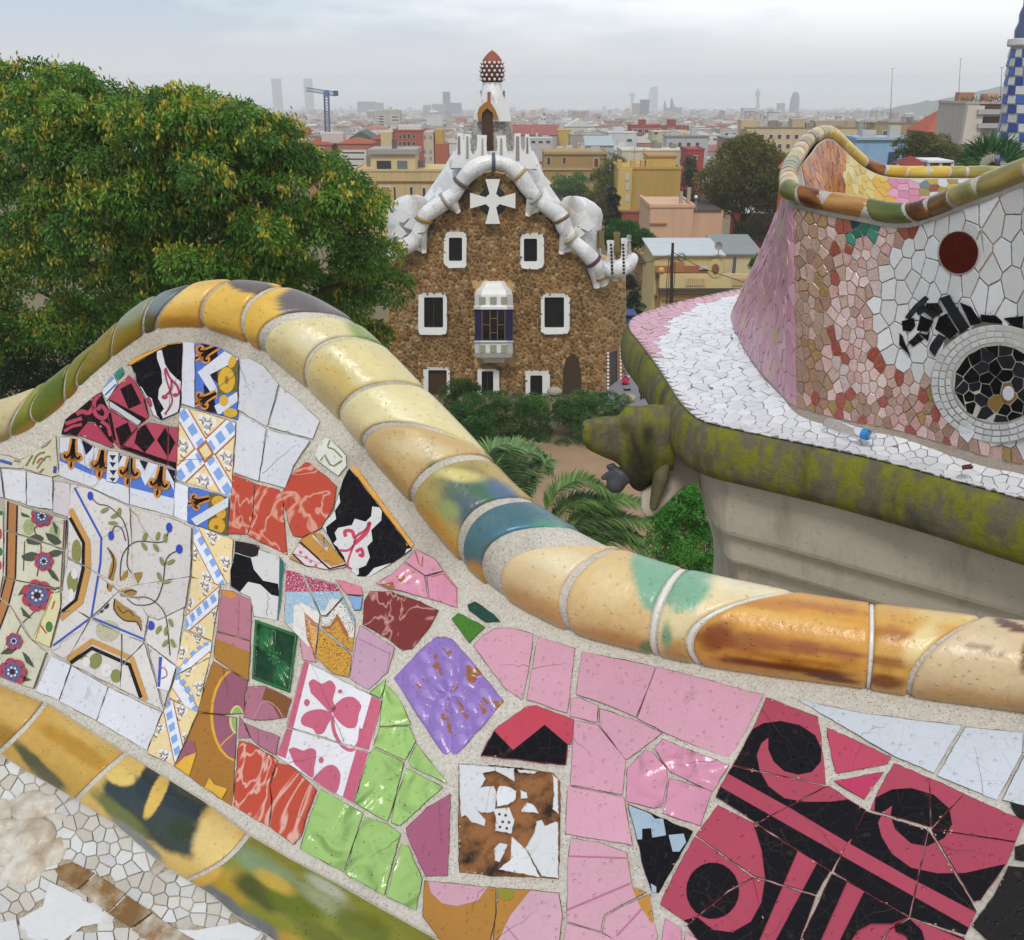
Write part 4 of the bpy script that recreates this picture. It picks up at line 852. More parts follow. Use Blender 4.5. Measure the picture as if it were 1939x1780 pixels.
# --- pale tiles with blue lines and garlands (left)
BLN = '3a55b4'; OLV = '8a8a4e'; STM = '4a3434'
GA = [('bdb79a', [ell('C', 790, 1140, 90, 80)]), (OLV, [ell('C', 560, 560, 36, 90), ell('C', 530, 780, 40, 80), ell('C', 700, 1360, 46, 60, 20), ell('C', 850, 1470, 40, 50), ell('C', 600, 1330, 40, 20)]), ('e0dcda', [ell('C', 545, 720, 24, 40), ell('C', 630, 1370, 30, 40), ell('C', 780, 1430, 40, 50), ell('C', 520, 880, 20, 50)]),
      (BLN, K('C', '545,90 742,460 735,640 668,1040 388,1248', 15) + K('C', '668,1040 1052,1200 1108,1372', 15)), ('c9954c', K('C', '512,250 640,490 645,690 588,930 440,1050', 44) + K('C', '490,1350 672,1215 962,1342 1065,1650', 44)), ('231d1c', K('C', '512,310 612,495 608,685 556,912 445,1005', 24) + K('C', '515,1375 672,1266 948,1388 1032,1630', 28)),
      (STM, K('C', '665,160 720,210 800,230 900,330 940,480 930,650 965,720', 7, curve=True) + K('C', '815,430 840,375 890,390 920,480', 7, curve=True) + K('C', '1240,390 1190,488 1000,485 905,570 880,700 890,840', 7, curve=True) + K('C', '1310,545 1220,610 1190,800 1130,930 1000,950 930,905', 7, curve=True) + K('C', '950,895 1090,900 1200,1000 1230,1150 1245,1320', 7, curve=True)),
      ('a4803c', [smoothline(px('C', s), 2) for s in ('785,525 832,580 852,650 832,740 812,850 780,820 800,700 822,620', '880,830 885,750 935,690 930,800', '965,725 1042,708 1010,790 950,812', '885,845 960,828 1002,860 950,890 880,885', '838,900 828,980 900,1062 1000,1068 1036,1140 1025,1040 940,990 1000,1010 900,950')]), ('3a2c20', K('C', '785,530 830,600 825,700 790,780 790,830', 8, curve=True) + K('C', '840,905 840,990 910,1062 1000,1075 1035,1140', 8, curve=True) + K('C', '890,870 950,845 1000,850', 8, curve=True) + K('C', '860,960 900,1010 940,990 980,1030', 6, curve=True) + [ell('C', 778, 955, 16, 26, 30), ell('C', 742, 990, 13, 20, 30), ell('C', 715, 1010, 8, 14, 30)]),
      ('3046b8', [ell('C', 660, 150, 20, 32), ell('C', 812, 442, 20, 34), ell('C', 1238, 382, 22, 36), ell('C', 1312, 540, 24, 34), ell('C', 1104, 1100, 26, 34)]), (OLV, [ell('C', x, y, 14, 34, a) for x, y, a in ((765, 255, 60), (840, 295, 60), (870, 270, 10), (825, 350, 90), (1060, 450, 20), (1155, 445, 15), (1210, 460, 0), (1185, 630, -20), (1250, 635, 60), (1055, 520, -30), (1140, 530, -30), (1165, 740, -20), (1215, 780, 80), (1160, 1130, 30), (1250, 1080, -20), (1210, 1230, 40), (1265, 1230, -20), (1215, 1140, 10))])]
PT = 'd5cfca'
for s in ('522,60 672,106 945,236 960,500 966,716 872,802 640,668 500,602 502,312', '955,242 1266,322 1398,382 1390,738 1010,798 974,716 966,500', '500,622 630,672 832,822 862,852 660,1042 560,988 448,1002 456,872 470,760', '872,842 1012,806 1386,748 1352,962 1160,1056 1086,1032 1010,902', '862,862 1006,908 1080,1040 1052,1216 890,1160 682,1052',
          '450,1012 556,992 650,1052 492,1352 378,1292 388,1232', '662,1062 885,1162 880,1562 520,1382 498,1352', '900,1166 1050,1226 896,1386', '1056,1236 1196,1722 886,1562 896,1402', '1092,1042 1162,1066 1346,976 1292,1392 1072,1222', '1082,1242 1286,1402 1232,1572 1202,1692'):
    T('C', PT, s, *GA, gap=-.8)
T('C', 'e2e0e0', '1165,1310 1290,1400 1235,1580 1150,1560', (BLN, K('C', '1175,1330 1160,1550', 26, curve=True)), ('a84a5c', K('C', '1110,1270 1130,1380 1210,1420 1220,1470 1180,1490', 8, curve=True)), h=.007)
def flower(reg, cx, cy, r):
    a = np.arange(7) / 7 * 6.283
    return [('b04454', [ell(reg, cx + r * .62 * math.cos(t), cy + r * .62 * math.sin(t), r * .42) for t in a]), ('5e628f', [ell(reg, cx + r * .45 * math.cos(t + .45), cy + r * .45 * math.sin(t + .45), r * .26) for t in a]), ('e0d6cc', [ell(reg, cx + r * .32 * math.cos(t), cy + r * .32 * math.sin(t), r * .09) for t in a]), ('3a3034', [ell(reg, cx, cy, r * .2)])]
FS = [('a5b07a', [ell('C', 210, 380, 40, 60), ell('C', 400, 420, 40, 60)]), ('b37a44', S('C', '62,190 122,215 112,740 62,960 -12,1160 -60,1140 0,890 45,740')), ('3a2030', K('C', '58,190 45,740 -10,950', 14) + K('C', '126,220 112,745 58,965 -20,1170', 12) + K('C', '490,320 462,840', 16) + K('C', '342,1300 245,1570', 14)), ('6c5058', K('C', '472,330 445,830', 10)),
      ('4e5240', [smoothline(px('C', s), 2) for s in ('190,470 260,430 320,460 280,510 200,500', '330,420 400,440 450,490 400,510 350,470', '155,590 230,560 300,590 230,630 170,620', '330,580 400,545 455,560 420,595 350,600', '330,670 390,700 435,780 380,750', '150,960 190,1000 230,1050 170,1030', '0,1310 60,1260 140,1250 80,1310', '160,1290 210,1330 250,1410 190,1370', '170,1470 230,1500 170,1510', '150,270 200,290 220,310 160,300', '380,330 420,380 410,440', '130,880 180,800 170,870', '360,830 440,815 400,845')]), ('5a4838', K('C', '300,360 250,400 300,520 270,740', 7, curve=True) + K('C', '250,1000 150,1100 110,1200', 7, curve=True) + K('C', '180,480 170,700', 6)), *flower('C', 305, 300, 80), *flower('C', 320, 630, 70), *flower('C', 272, 880, 115), *flower('C', 100, 1215, 60), *flower('C', 90, 1440, 100)]
for s in ('38,182 180,238 496,330 472,540 330,490 180,440 38,398', '38,410 180,452 330,502 470,552 462,722 456,832 160,772 28,742', '28,752 150,782 452,842 372,872 300,1060 240,1205 80,952 0,892', '-5,902 76,962 210,1192 342,1298 248,1562 120,1520 -10,1472'): T('C', 'd2ceb6', s, *FS, gap=-.6)
T('C', 'd8cfa0', '372,868 440,858 442,962 362,1262 240,1202 302,1062', ('4f7a3a', [ell('C', 330, 970, 18, 50, 20), ell('C', 360, 1110, 26, 40)]), ('c05a3a', K('C', '400,920 380,980', 12) + K('C', '290,1090 340,1160', 12)), ('b09a50', K('C', '380,880 300,1070 260,1200', 8)), h=.006)
T('C', 'd2ceb6', '-80,235 18,262 24,480 22,730 -5,880 -80,880', ('b04454', [ell('C', 0, 430, 14, 40), ell('C', -5, 660, 18, 36)]), ('3f6a5a', [ell('C', 0, 270, 24, 24), ell('C', 0, 560, 20, 30)]))
T('C', 'c9c2ae', '-80,890 -12,890 -14,1470 -80,1450', *FS)
for s in ('372,1322 516,1392 430,1646 262,1582', '526,1398 788,1550 704,1796 438,1656', '796,1556 1184,1738 1076,2014 712,1800'): T('C', 'dcdce2', s, gap=-.4)

# plainer pieces where the wall runs on past the edges of the view
for zp in (np.array([(2085, 1395), (2540, 1480), (2540, 1960), (2085, 1900)], float), np.array([(-400, 965), (-90, 905), (-90, 1225), (-400, 1090)], float)):
    sd = poisson(zp, 78, 900)
    for i, c in voronoi(sd, (*zp.min(0), *zp.max(0))):
        if inside(c.mean(0), zp): T('P', random.choice(['d0d2d8', PNK, CRM, 'a3c873', 'c28a3a', 'd8d2c2', '242020', '5478cc']), sd[i] + np.clip(c - sd[i], -70, 70), gap=2)
# ================================================================ the far lobe of the bench, standing on the mossy edge of the terrace
def frame_of(n):
    a = nrm(np.cross(np.array([.31, .17, .93]), n)); return a, np.cross(n, a)
def tile3(P, n, mat, h=.004, depth=.008, name='tile', parent=None, gap=.002, bev=.0015, jit=0., tilt=0., into=None, mi=0, c=None):
    "a flat piece with thickness from a 3-D outline"
    P = np.asarray(P, float); c0 = P.mean(0); n = nrm(n)
    if tilt: n = nrm(n + np.cross(np.random.normal(0, math.radians(tilt), 3), n))
    a, b = frame_of(n); q = np.stack([(P - c0) @ a, (P - c0) @ b], 1)
    q = inset(q, gap)
    if jit: q = rough_edge(q, jit * 12, jit)
    r = inset(q, bev); k = len(q)
    up = lambda p, z: c0 + p[:, :1] * a + p[:, 1:] * b + n * z
    V = np.vstack([up(q, h - depth), up(q, h - bev * .6), up(r, h)])
    F = [[i, (i + 1) % k, k + (i + 1) % k, k + i] for i in range(k)] + [[k + i, k + (i + 1) % k, 2 * k + (i + 1) % k, 2 * k + i] for i in range(k)] + [[2 * k + i for i in range(k)]]
    if into is not None: into.add(V, F, mi, c); return None
    return mesh(name, V, F, mat, None, parent)
def chain(pts, n):
    p = smoothline(np.asarray(pts, float), 10); a = np.concatenate([[0], np.cumsum(np.linalg.norm(np.diff(p, axis=0), axis=1))]); s = np.linspace(0, a[-1], n)
    return np.stack([np.interp(s, a, p[:, k]) for k in range(p.shape[1])], 1), a[-1]
ZB = .12
PAIRS = [((2100,925),(2100,278),3.5),((1939,880),(1939,338),3.85),((1850,858),(1850,372),4.0),((1700,815),(1722,418),4.3),((1600,795),(1612,404),4.5),((1510,770),(1503,380),4.7),
         ((1470,735),(1493,362),4.85),((1430,690),(1491,346),5.1),((1400,640),(1497,326),5.4),((1385,600),(1512,300),5.8),((1400,570),(1535,272),6.3),((1440,545),(1568,262),6.7)]
BB = [atz(*b, ZB) for b, t, y in PAIRS]; TT = [aty(*t, y) for b, t, y in PAIRS]
for t, y in (((1602,290),7.0),((1636,318),7.2),((1680,334),7.25),((1760,336),7.25),((1850,336),7.25),((1939,336),7.2),((2060,336),7.1)):
    P = aty(*t, y); TT.append(P); BB.append(np.array([P[0] + .1, max(P[1] + .5, 7.75), ZB]))
CH = np.hstack([np.array(BB), np.array(TT)]); CHs, LEN = chain(CH, 240)
Bs, Ts = CHs[:, :3], CHs[:, 3:]
def wallP(s, t):
    s = np.asarray(s, float); t = np.asarray(t, float); i = np.linspace(0, 1, 240)
    b = np.stack([np.interp(s, i, Bs[:, k]) for k in range(3)], -1); p = np.stack([np.interp(s, i, Ts[:, k]) for k in range(3)], -1)
    fl = np.interp(s, [0, .27, .36, 1], [1.0, 1.0, 1.08, 1.08])
    w = np.clip(1 - t, 0, 1) ** fl; P = p + (b - p) * w[..., None]
    P[..., 2] = b[..., 2] + (p[..., 2] - b[..., 2]) * t
    return P
def wallN(s, t):
    e = .004; n = nrm(np.cross(wallP(s + e, t) - wallP(s - e, t), wallP(s, t + e) - wallP(s, t - e)))
    return n
FB = thing('mosaic_bench', (1.9, 5.2, .1), 'far bench lobe with white, rust and pink mosaic above the mossy ledge', 'bench', 'serpentine mosaic benches')
M_WM = mortar('pale_mortar', 'dcd6cc', 'a89e90', '5a5048', 1.0)
M_WALLM = mortar('wall_mortar', 'c9b8a8', '87776a', '3c322a', 1.0)
sg2, tg2 = np.meshgrid(np.linspace(0, 1, 160), np.linspace(-.06, 1, 24), indexing='ij')
WG = wallP(sg2, tg2); mb = MB(); mb.grid(WG); WALL = mb.build('back_wall', M_WALLM, FB, smooth=True)
BV = BVHTree.FromPolygons([Vector(v) for v in mb.V], mb.F)
def wbase(c):
    d = Vector(nrm(ray(c[0], c[1]))); loc, n, _, _ = BV.ray_cast(Vector(CAM), d)
    if loc is None: loc, n = Vector(aty(c[0], c[1], 4.2)), Vector((-.5, -.8, 0))
    n = np.array(n); P = np.array(loc)
    return P, n if np.dot(n, CAM - P) > 0 else -n
sgnN = 1.0 if np.dot(wallN(.15, .5), CAM - wallP(.15, .5)) > 0 else -1.0
# inner face of the lobe, seen over the near coping
IT = Ts.copy(); cen = np.array([2.5, 5.9])
def innerP(s, t):
    s = np.asarray(s, float); i = np.linspace(0, 1, 240)
    p = np.stack([np.interp(s, i, Ts[:, k]) for k in range(3)], -1); tgt = np.stack([np.clip(p[..., 0], 2.2, 3.6), np.full(p.shape[:-1], 5.9)], -1)
    d = tgt - p[..., :2]; d = d / (np.linalg.norm(d, axis=-1)[..., None] + 1e-6)
    k = np.clip(1 - np.asarray(t, float), 0, 1)
    q = p.copy(); q[..., :2] += d * (.05 + .30 * k)[..., None]; q[..., 2] = p[..., 2] + (.5 - p[..., 2]) * k
    return q
si, ti = np.meshgrid(np.linspace(0, 1, 140), np.linspace(0, 1.02, 12), indexing='ij')
mb = MB(); mb.grid(innerP(si, ti)); mb.build('inner_back', M_WM, FB, smooth=True)
# --- coping
Rc = .045
Cc = Ts + np.array([0, 0, .035]); Cc[:, 2] += 0
def copP(s, th, dr=0):
    s = np.asarray(s, float); i = np.linspace(0, 1, 240); c = np.stack([np.interp(s, i, Cc[:, k]) for k in range(3)], -1)
    t = np.stack([np.interp(np.clip(s + .006, 0, 1), i, Cc[:, k]) - np.interp(np.clip(s - .006, 0, 1), i, Cc[:, k]) for k in range(3)], -1)
    t /= np.linalg.norm(t, axis=-1)[..., None]; up = np.array([0, 0, 1.]); a = np.cross(t, up); a /= np.linalg.norm(a, axis=-1)[..., None]; b = np.cross(a, t)
    return c + (Rc + dr) * (np.cos(th)[..., None] * a + np.sin(th)[..., None] * b)
sc_, tc_ = np.meshgrid(np.linspace(0, 1, 200), np.radians(np.arange(0, 360, 24)), indexing='ij')
mb = MB(); mb.grid(copP(sc_, tc_, -.003), closev=True)
rim = np.array([wallP(np.linspace(0, 1, 200), np.full(200, .985)) + np.array([wallN(s, .97) * sgnN * dx for s in np.linspace(.01, .99, 200)]) + np.array([0, 0, dz]) for dx, dz in ((0, -.02), (.012, -.012), (.012, .012), (0, .03))])
mb.grid(rim); mb.build('coping_bed', M_WM, FB, smooth=True)
CPAL = [('b79a68', 'd6bb84'), ('8d6a3c', '5a3a1c'), ('8a8450', 'b39a58'), ('9a5f2c', '4c2a16'), ('6f6658', '9a948a'), ('c9a45a', 'a67c34'), ('7d7c48', '58642f'), ('a06a38', 'c89a5a')]
def farcop(s0, s1, pal, seed, slant=0.):
    nu, nv = 12, 18; th = np.radians(np.linspace(-95, 265, nv)); V = np.zeros((nu, nv, 3)); C = np.zeros((nu, nv, 3)); a, b = [np.array(alb(h)) for h in pal]
    for i in range(nu):
        u = i / (nu - 1); s = np.clip(s0 + (s1 - s0) * u + slant * np.sin(th), 0, 1)
        V[i] = copP(s, th, .0012 if 0 < i < nu - 1 else -.006)
        for j in range(nv):
            k = min(1, max(0, .5 + 1.3 * noise.noise(Vector((u * 1.2 + seed, th[j] * 1.6, seed * 3.1))))); C[i, j] = a * (1 - k) + b * k
    mb = MB(); mb.grid(V); mesh('coping_tile', mb.V, mb.F, glaze('', rough=.2, attr=True, var=.05), None, FB, True, C.reshape(-1, 3))
yel = [('d7b148', 'e2c566'), ('dcb64e', 'c79a38'), ('a87040', '6e3c22'), ('8b8a50', 'd5b04c')]
s = 0.0; k = 0
rs = np.random.RandomState(3)
while s < 1:
    ds = rs.uniform(.018, .036); x = proj(copP(np.array(s), np.array(0.)))[0]
    pal = CPAL[rs.randint(len(CPAL))] if s < .62 else yel[rs.randint(4)]
    if .1 < s < .2: pal = CPAL[(1, 3, 6, 7)[k % 4]]
    farcop(s + .0005, min(1, s + ds) - .0005, pal, k * 1.7, rs.choice([0, .002, .004, -.002])); s += ds; k += 1
# --- mosaic of the outer face
HW = 1.0; LW = LEN * .62
def project1(P): x, y = proj(P); return np.array([float(x), float(y)])
WHITE = np.array([(1775,395),(1735,425),(1700,465),(1665,530),(1645,600),(1650,650),(1665,690),(1700,710),(1745,716),(1775,745),(1792,800),(1830,838),(2200,880),(2200,150),(1939,300)], float)
SCR_ = 0.262   # parameter of the crease where the pink flank begins
best = min(np.linspace(.15, .4, 200), key=lambda q: abs(project1(wallP(np.array(q), np.array(.5)))[0] - 1506))
SCR_ = best
MARB = [('a98672', 'd2bcb0'), ('96705c', 'c4aa9c'), ('b99684', 'e0cec4'), ('a47a5e', 'cbb09c'), ('c99a90', 'ead8d2'), ('d4aca2', 'f0e2de'), ('c58f88', 'e8d0cc'), ('dcbab2', 'f2e8e4'), ('93422f', 'b8705e'), ('9a4438', 'c08478'), ('9c7a44', 'c0a678'), ('c9aeaa', 'efe6e4')]
MM = [veined(a, b, 30, 5, .14) for a, b in MARB]
def zone(P):
    q = project1(P); s_white = inside(q, WHITE); return q, s_white
def seeds2(s0, s1, dist_fn, t0=0., t1=1., tries=9000, rs=np.random.RandomState(5)):
    pts = []; ds = []
    tries *= 2
    for _ in range(tries):
        u = rs.uniform(s0, s1); v = rs.uniform(t0, t1); r = dist_fn(u, v); p = np.array([u * LW / .62, v * HW])
        if pts:
            A = np.array(pts); d = np.hypot(A[:, 0] - p[0], A[:, 1] - p[1])
            if (d < (np.array(ds) + r) / 2).any(): continue
        pts.append(p); ds.append(r)
    return np.array(pts)
def dist_near(u, v):
    q, w = zone(wallP(np.array(u), np.array(v))); return .084 if w else (.044 if q[0] > 1600 else .05)
sd = seeds2(0, SCR_, dist_near, 0, .97)
EXC = [(1815, 478, 41, 43), (1889, 727, 120, 108)]
cnt = 0
for i, c in voronoi(sd, (0, 0, SCR_ * LW / .62, .985), 26):
    m = sd[i]; u, v = m[0] * .62 / LW, m[1] / HW; q, w = zone(wallP(np.array(u), np.array(v)))
    if q[0] > 2100: continue
    if any(((q[0] - a) / (rx - 8)) ** 2 + ((q[1] - b) / (ry - 8)) ** 2 < 1 for a, b, rx, ry in EXC): continue
    P = wallP(c[:, 0] * .62 / LW, c[:, 1] / HW); n = wallN(u, v) * sgnN
    if w: m_ = glaze(random.choice(['e2e2e2', 'e8e8e9', 'dbdad8']), .18, 0, 0, .07); tile3(P, n, m_, .006, .012, 'white_tile', FB, .0032, .0016, .0009, 1.0)
    else:
        if 1612 < q[0] < 1665 and q[1] < 455: m_ = glaze(random.choice(['2f6f5c', '3c8470', '2a3f48']), .18, 0, 0)
        else:
            left = q[0] < 1570
            k = random.choice([0, 1, 2, 3, 0, 3, 1, 10, 4] if left else [4, 5, 6, 7, 11, 5, 8, 9, 2, 0, 8, 7, 11]) if q[1] < 740 else random.choice([0, 1, 4, 6, 9, 3, 10, 0, 5])
            m_ = MM[k]
        tile3(P, n, m_, .006, .012, 'marble_tile', FB, .0022, .0016, .0007, 4.0)
# pink flank round the nose
def dist_pink(u, v): return .075
sp = seeds2(SCR_, .56, dist_pink, 0, .97, 5000)
pk = [glaze(h, .3, 0, 0, .08) for h in ('d9a3b1', 'd49cab', 'dcaab8', 'cf98a6')]; oc = glaze('cdb58c', .3, 0, 0)
for i, c in voronoi(sp, (SCR_ * LW / .62 + .003, 0, .56 * LW / .62, .985), 26):
    m = sp[i]; u, v = m[0] * .62 / LW, m[1] / HW
    tile3(wallP(c[:, 0] * .62 / LW, c[:, 1] / HW), wallN(u, v) * sgnN, oc if random.random() < .05 else random.choice(pk), .005, .011, 'pink_tile', FB, .0016, .0012, .0006, 2.5)
# inner face tiles
def s_in(u, v): return .075
si_ = seeds2(.44, 1.0, lambda u, v: .07 if u < .6 else .085, .35, .98, 4000)
INC = {'orange': ['c8782c', 'b8641e', '8a4a1c'], 'yellow': ['dcc97c', 'e2d49a', 'd8bf6a'], 'amber': ['d6a848', 'dcb45c'], 'pink': ['d79ab2', 'c9869e'], 'mix': ['b9a24c', '6f7f86', 'd7d2c0', '9a8c4a', 'd0b050', '8f4a40', 'c8ccd0']}
for i, c in voronoi(si_, (.44 * LW / .62, .3, 1.0 * LW / .62, .985), 26):
    m = si_[i]; u, v = m[0] * .62 / LW, m[1]
    P = innerP(c[:, 0] * .62 / LW, c[:, 1]); e = .004; n = nrm(np.cross(innerP(np.array(u + e), np.array(v)) - innerP(np.array(u - e), np.array(v)), innerP(np.array(u), np.array(v + .01)) - innerP(np.array(u), np.array(v - .01))))
    if np.dot(n, CAM - P.mean(0)) < 0: n = -n
    x = project1(P.mean(0))[0]; y = project1(P.mean(0))[1]
    z = 'orange' if x < 1600 else 'yellow' if x < 1655 else ('amber' if y > 338 else 'yellow') if x < 1688 else 'pink' if x < 1735 else random.choice(['pink', 'mix']) if x < 1765 else 'mix'
    tile3(P, n, glaze(random.choice(INC[z]), .25, 0, 0), .004, .008, 'inner_tile', FB, .0016, .0012, .0006, 1.5)
# dark red plate, black shards, ring of small white bricks round a dark dish
def wpx(p, h): return np.array([wbase(q)[0] + wbase(q)[1] * h for q in p])
def wtile(p, mat, name, h=.010, gap=1., base=None, **k): return tile('P', '', p, base=base or wbase, mat=mat, name=name, h=h, gap=gap, parent=FB, depth=.03, tilt=k.pop('tilt', .5), **k)
wtile(ell('P', 1815, 478, 41, 44, 0, 40), M_WM, 'plate_bed', h=.007, step=99, jit=.2)
wtile(ell('P', 1815, 478, 38, 41, 0, 40), glaze('4c1712', .2, 0, 0, .12, speck='6e2c22'), 'round_plate', h=.012, step=99, jit=.2, bev=3)
bk_ = glaze('17171b', .1, .3, 0); bk2 = glaze('2b2d33', .12, .3, 0)
for s in ('1030,380 1090,300 1160,240 1190,262 1112,332 1060,402', '1095,330 1160,288 1172,340 1120,372', '1180,290 1262,288 1292,350 1220,392 1168,350', '1280,262 1350,240 1482,450 1422,492 1330,342', '1430,290 1502,320 1572,422 1500,442', '1580,370 1682,380 1742,440 1590,422', '1750,400 1882,385 1872,482 1800,440', '1000,420 1080,400 1092,450 1060,492 1008,482', '1140,382 1222,420 1182,492 1110,482', '1230,420 1322,370 1402,492 1342,542 1240,472', '1050,570 1110,510 1152,550 1080,602', '1210,590 1262,520 1312,542 1240,672 1200,622', '980,510 1002,530 1052,662 980,592', '1122,502 1178,515 1200,482 1188,562'):
    q_ = px('X', s); q_ = q_.mean(0) + (q_ - q_.mean(0)) * 1.14; wtile(q_, random.choice([bk_, bk_, bk2]), 'black_shard', h=.013, gap=.4, tilt=4)
cx, cy, RX, RY = 1889, 727, 128, 113
_w = [wbase(np.array(q)) for q in ((1775, 727), (1889, 640), (1889, 815), (1990, 727))]; _pc = sum(w[0] for w in _w) / 4; _pn = nrm(np.cross(_w[3][0] - _w[0][0], _w[1][0] - _w[2][0])); _pn = _pn if np.dot(_pn, CAM - _pc) > 0 else -_pn
def RBASE(c):
    R = ray(c[0], c[1]); return CAM + R * (np.dot(_pc + _pn * .006 - CAM, _pn) / np.dot(R, _pn)), _pn
def rp(r, a): return np.stack([cx + RX * r * np.cos(a), cy + RY * r * np.sin(a)], -1)
wtile(ell('P', cx, cy, RX, RY, 0, 60), M_WM, 'ring_bed', h=.008, step=99, jit=.1, base=RBASE)
for r0, r1, n in ((.885, .985, 44), (.785, .875, 40), (.69, .775, 36)):
    off = random.random()
    for k in range(n):
        a0, a1 = (k + off) / n * 2 * math.pi, (k + 1 + off) / n * 2 * math.pi
        if cx + RX * math.cos(a0) > 2010: continue
        p = np.vstack([rp(r0, np.linspace(a0, a1, 3)), rp(r1, np.linspace(a1, a0, 3))])
        wtile(p, glaze(random.choice(['d8d8d8', 'cfcfcc', 'dddddd']), .18, 0, 0, .07), 'ring_tile', h=.012, gap=.75, step=40, jit=.3, bev=.6, base=RBASE)
wtile(ell('P', cx, cy, RX * .67, RY * .67, 0, 40), M_WM, 'dish_bed', h=.0095, step=99, jit=.1, base=RBASE)
dz = ell('P', cx, cy, RX * .655, RY * .655, 0, 30); sd = poisson(dz, 19, 2500)
for i, c in voronoi(sd, (*dz.min(0), *dz.max(0))):
    m = sd[i]; e = ((m[0] - 1903) / 24) ** 2 + ((m[1] - 750) / 26) ** 2
    c = np.array([q if ((q[0] - cx) / (RX * .655)) ** 2 + ((q[1] - cy) / (RY * .655)) ** 2 < 1 else np.array([cx, cy]) + (q - [cx, cy]) / math.sqrt(((q[0] - cx) / (RX * .655)) ** 2 + ((q[1] - cy) / (RY * .655)) ** 2) for q in c])
    wtile(c, glaze(random.choice(['96743a', '8a6a44', 'a8834e', '6e5a40']), .3, 0, 0) if e < 1 else random.choice([bk_, bk_, bk2]), 'dish_shard', h=.0125, gap=.7, tilt=3, base=RBASE)
wtile(ell('P', 1909, 745, 12, 15, 0, 20), glaze('d8d8dc', .2, 0, 0), 'dish_centre', h=.02, step=99, jit=.2, bev=2, base=RBASE)
# ================================================================ terrace: ledge, mossy cornice, stone entablature, gargoyle
TER = thing('terrace', (1.5, 4.6, -11.0), 'raised stone terrace edge with a mossy rounded cornice, white mosaic ledge and lion gargoyle', 'terrace')
EP = [(2250,1035),(2100,990),(1939,945),(1640,865),(1450,825),(1345,801),(1312,786),(1285,758),(1262,722),(1240,688),(1212,650),(1192,624),(1193,607),(1212,594),(1258,578),(1330,561),(1400,546),(1480,533),(1560,520)]
ES, EL = chain(np.array([atz(*p, .05) for p in EP]), 200)
nrmE = np.gradient(ES, axis=0); nrmE = np.stack([nrmE[:, 1], -nrmE[:, 0]], 1); nrmE /= np.linalg.norm(nrmE, axis=1)[:, None]
if np.dot(nrmE[20], (CAM - ES[20])[:2]) < 0: nrmE = -nrmE
nrmE = np.stack([np.convolve(np.pad(nrmE[:, k], 5, 'edge'), np.ones(11) / 11, 'valid') for k in range(2)], 1)
BI = Bs[:int(240 * .62)]; 
bi = np.linspace(0, 1, 200); BL = np.stack([np.interp(bi, np.linspace(0, 1, len(BI)), BI[:, k]) for k in range(3)], 1)
def near_base(P): return BL[np.argmin(np.sum((BL[:, :2] - P[:2]) ** 2, 1))]
IN = np.array([near_base(p + np.array([-nrmE[i, 0] * .3, -nrmE[i, 1] * .3, 0])) for i, p in enumerate(ES)])
IN = np.stack([np.convolve(np.pad(IN[:, k], 10, 'edge'), np.ones(21) / 21, 'valid') for k in range(3)], 1); IN[:, :2] -= nrmE * .10
def ledge(s, t):
    s = np.asarray(s, float); i = np.linspace(0, 1, 200); a = np.stack([np.interp(s, i, ES[:, k]) for k in range(3)], -1); b = np.stack([np.interp(s, i, IN[:, k]) for k in range(3)], -1)
    P = a + (b - a) * np.asarray(t)[..., None]; P[..., 2] = a[..., 2] + (b[..., 2] + .02 - a[..., 2]) * np.asarray(t) ** 1.8 - .03 * np.sin(math.pi * np.clip(t, 0, 1)); return P
a_, b_ = np.meshgrid(np.linspace(0, 1, 160), np.linspace(0, 1.15, 12), indexing='ij')
mbl = MB(); mbl.grid(ledge(a_, b_)); mbl.build('ledge_bed', mortar('grey_mortar', '9d9890', '6e6862', '38332e'), TER, smooth=True)
mo = NT('mossy_stone'); mpn = mo.n('ShaderNodeMapping'); mpn.inputs['Scale'].default_value = (1, 1, .42); mo.l(mo.tc.outputs['Object'], mpn.inputs[0])
st = mo.mix(mo.noise(9, 5, .6), alb('857d68'), alb('544d41'))
ms = mo.ramp(mo.noise(10, 8, .74, vec=mpn.outputs[0]), [(.43, (0, 0, 0)), (.56, (1, 1, 1))])
mc = mo.mix(mo.noise(22, 4, .6), alb('6c701c'), alb('98952e'))
c = mo.mix(mo.math('MULTIPLY', ms, .92), st, mc); c = mo.mix(mo.ramp(mo.noise(4, 5, .65, vec=mpn.outputs[0]), [(.52, (0, 0, 0)), (.68, (.8, .8, .8))]), c, alb('4a483a'))
c = mo.mix(mo.ramp(mo.voro(60), [(.05, (1, 1, 1)), (.09, (0, 0, 0))]), c, alb('a8a48e'))
mo.color(c); mo.rough(.95, .2); mo.bump(mo.noise(120, 5, .7), .006); mo.bump(mo.noise(18, 4, .6), .012); MOSS = mo.m
prof = [(-.02, -.006), (.0, -.012), (.022, -.03), (.042, -.08), (.05, -.15), (.045, -.22), (.02, -.27), (-.03, -.30), (-.10, -.315), (-.2, -.32)]
G = np.array([[np.array([ES[i, 0] + nrmE[i, 0] * d, ES[i, 1] + nrmE[i, 1] * d, ES[i, 2] + z + .006 * noise.noise(Vector((i * .11, z * 6, d * 9)))]) for d, z in prof] for i in range(200)])
mb = MB(); mb.grid(G); mb.build('cornice', MOSS, TER, smooth=True)
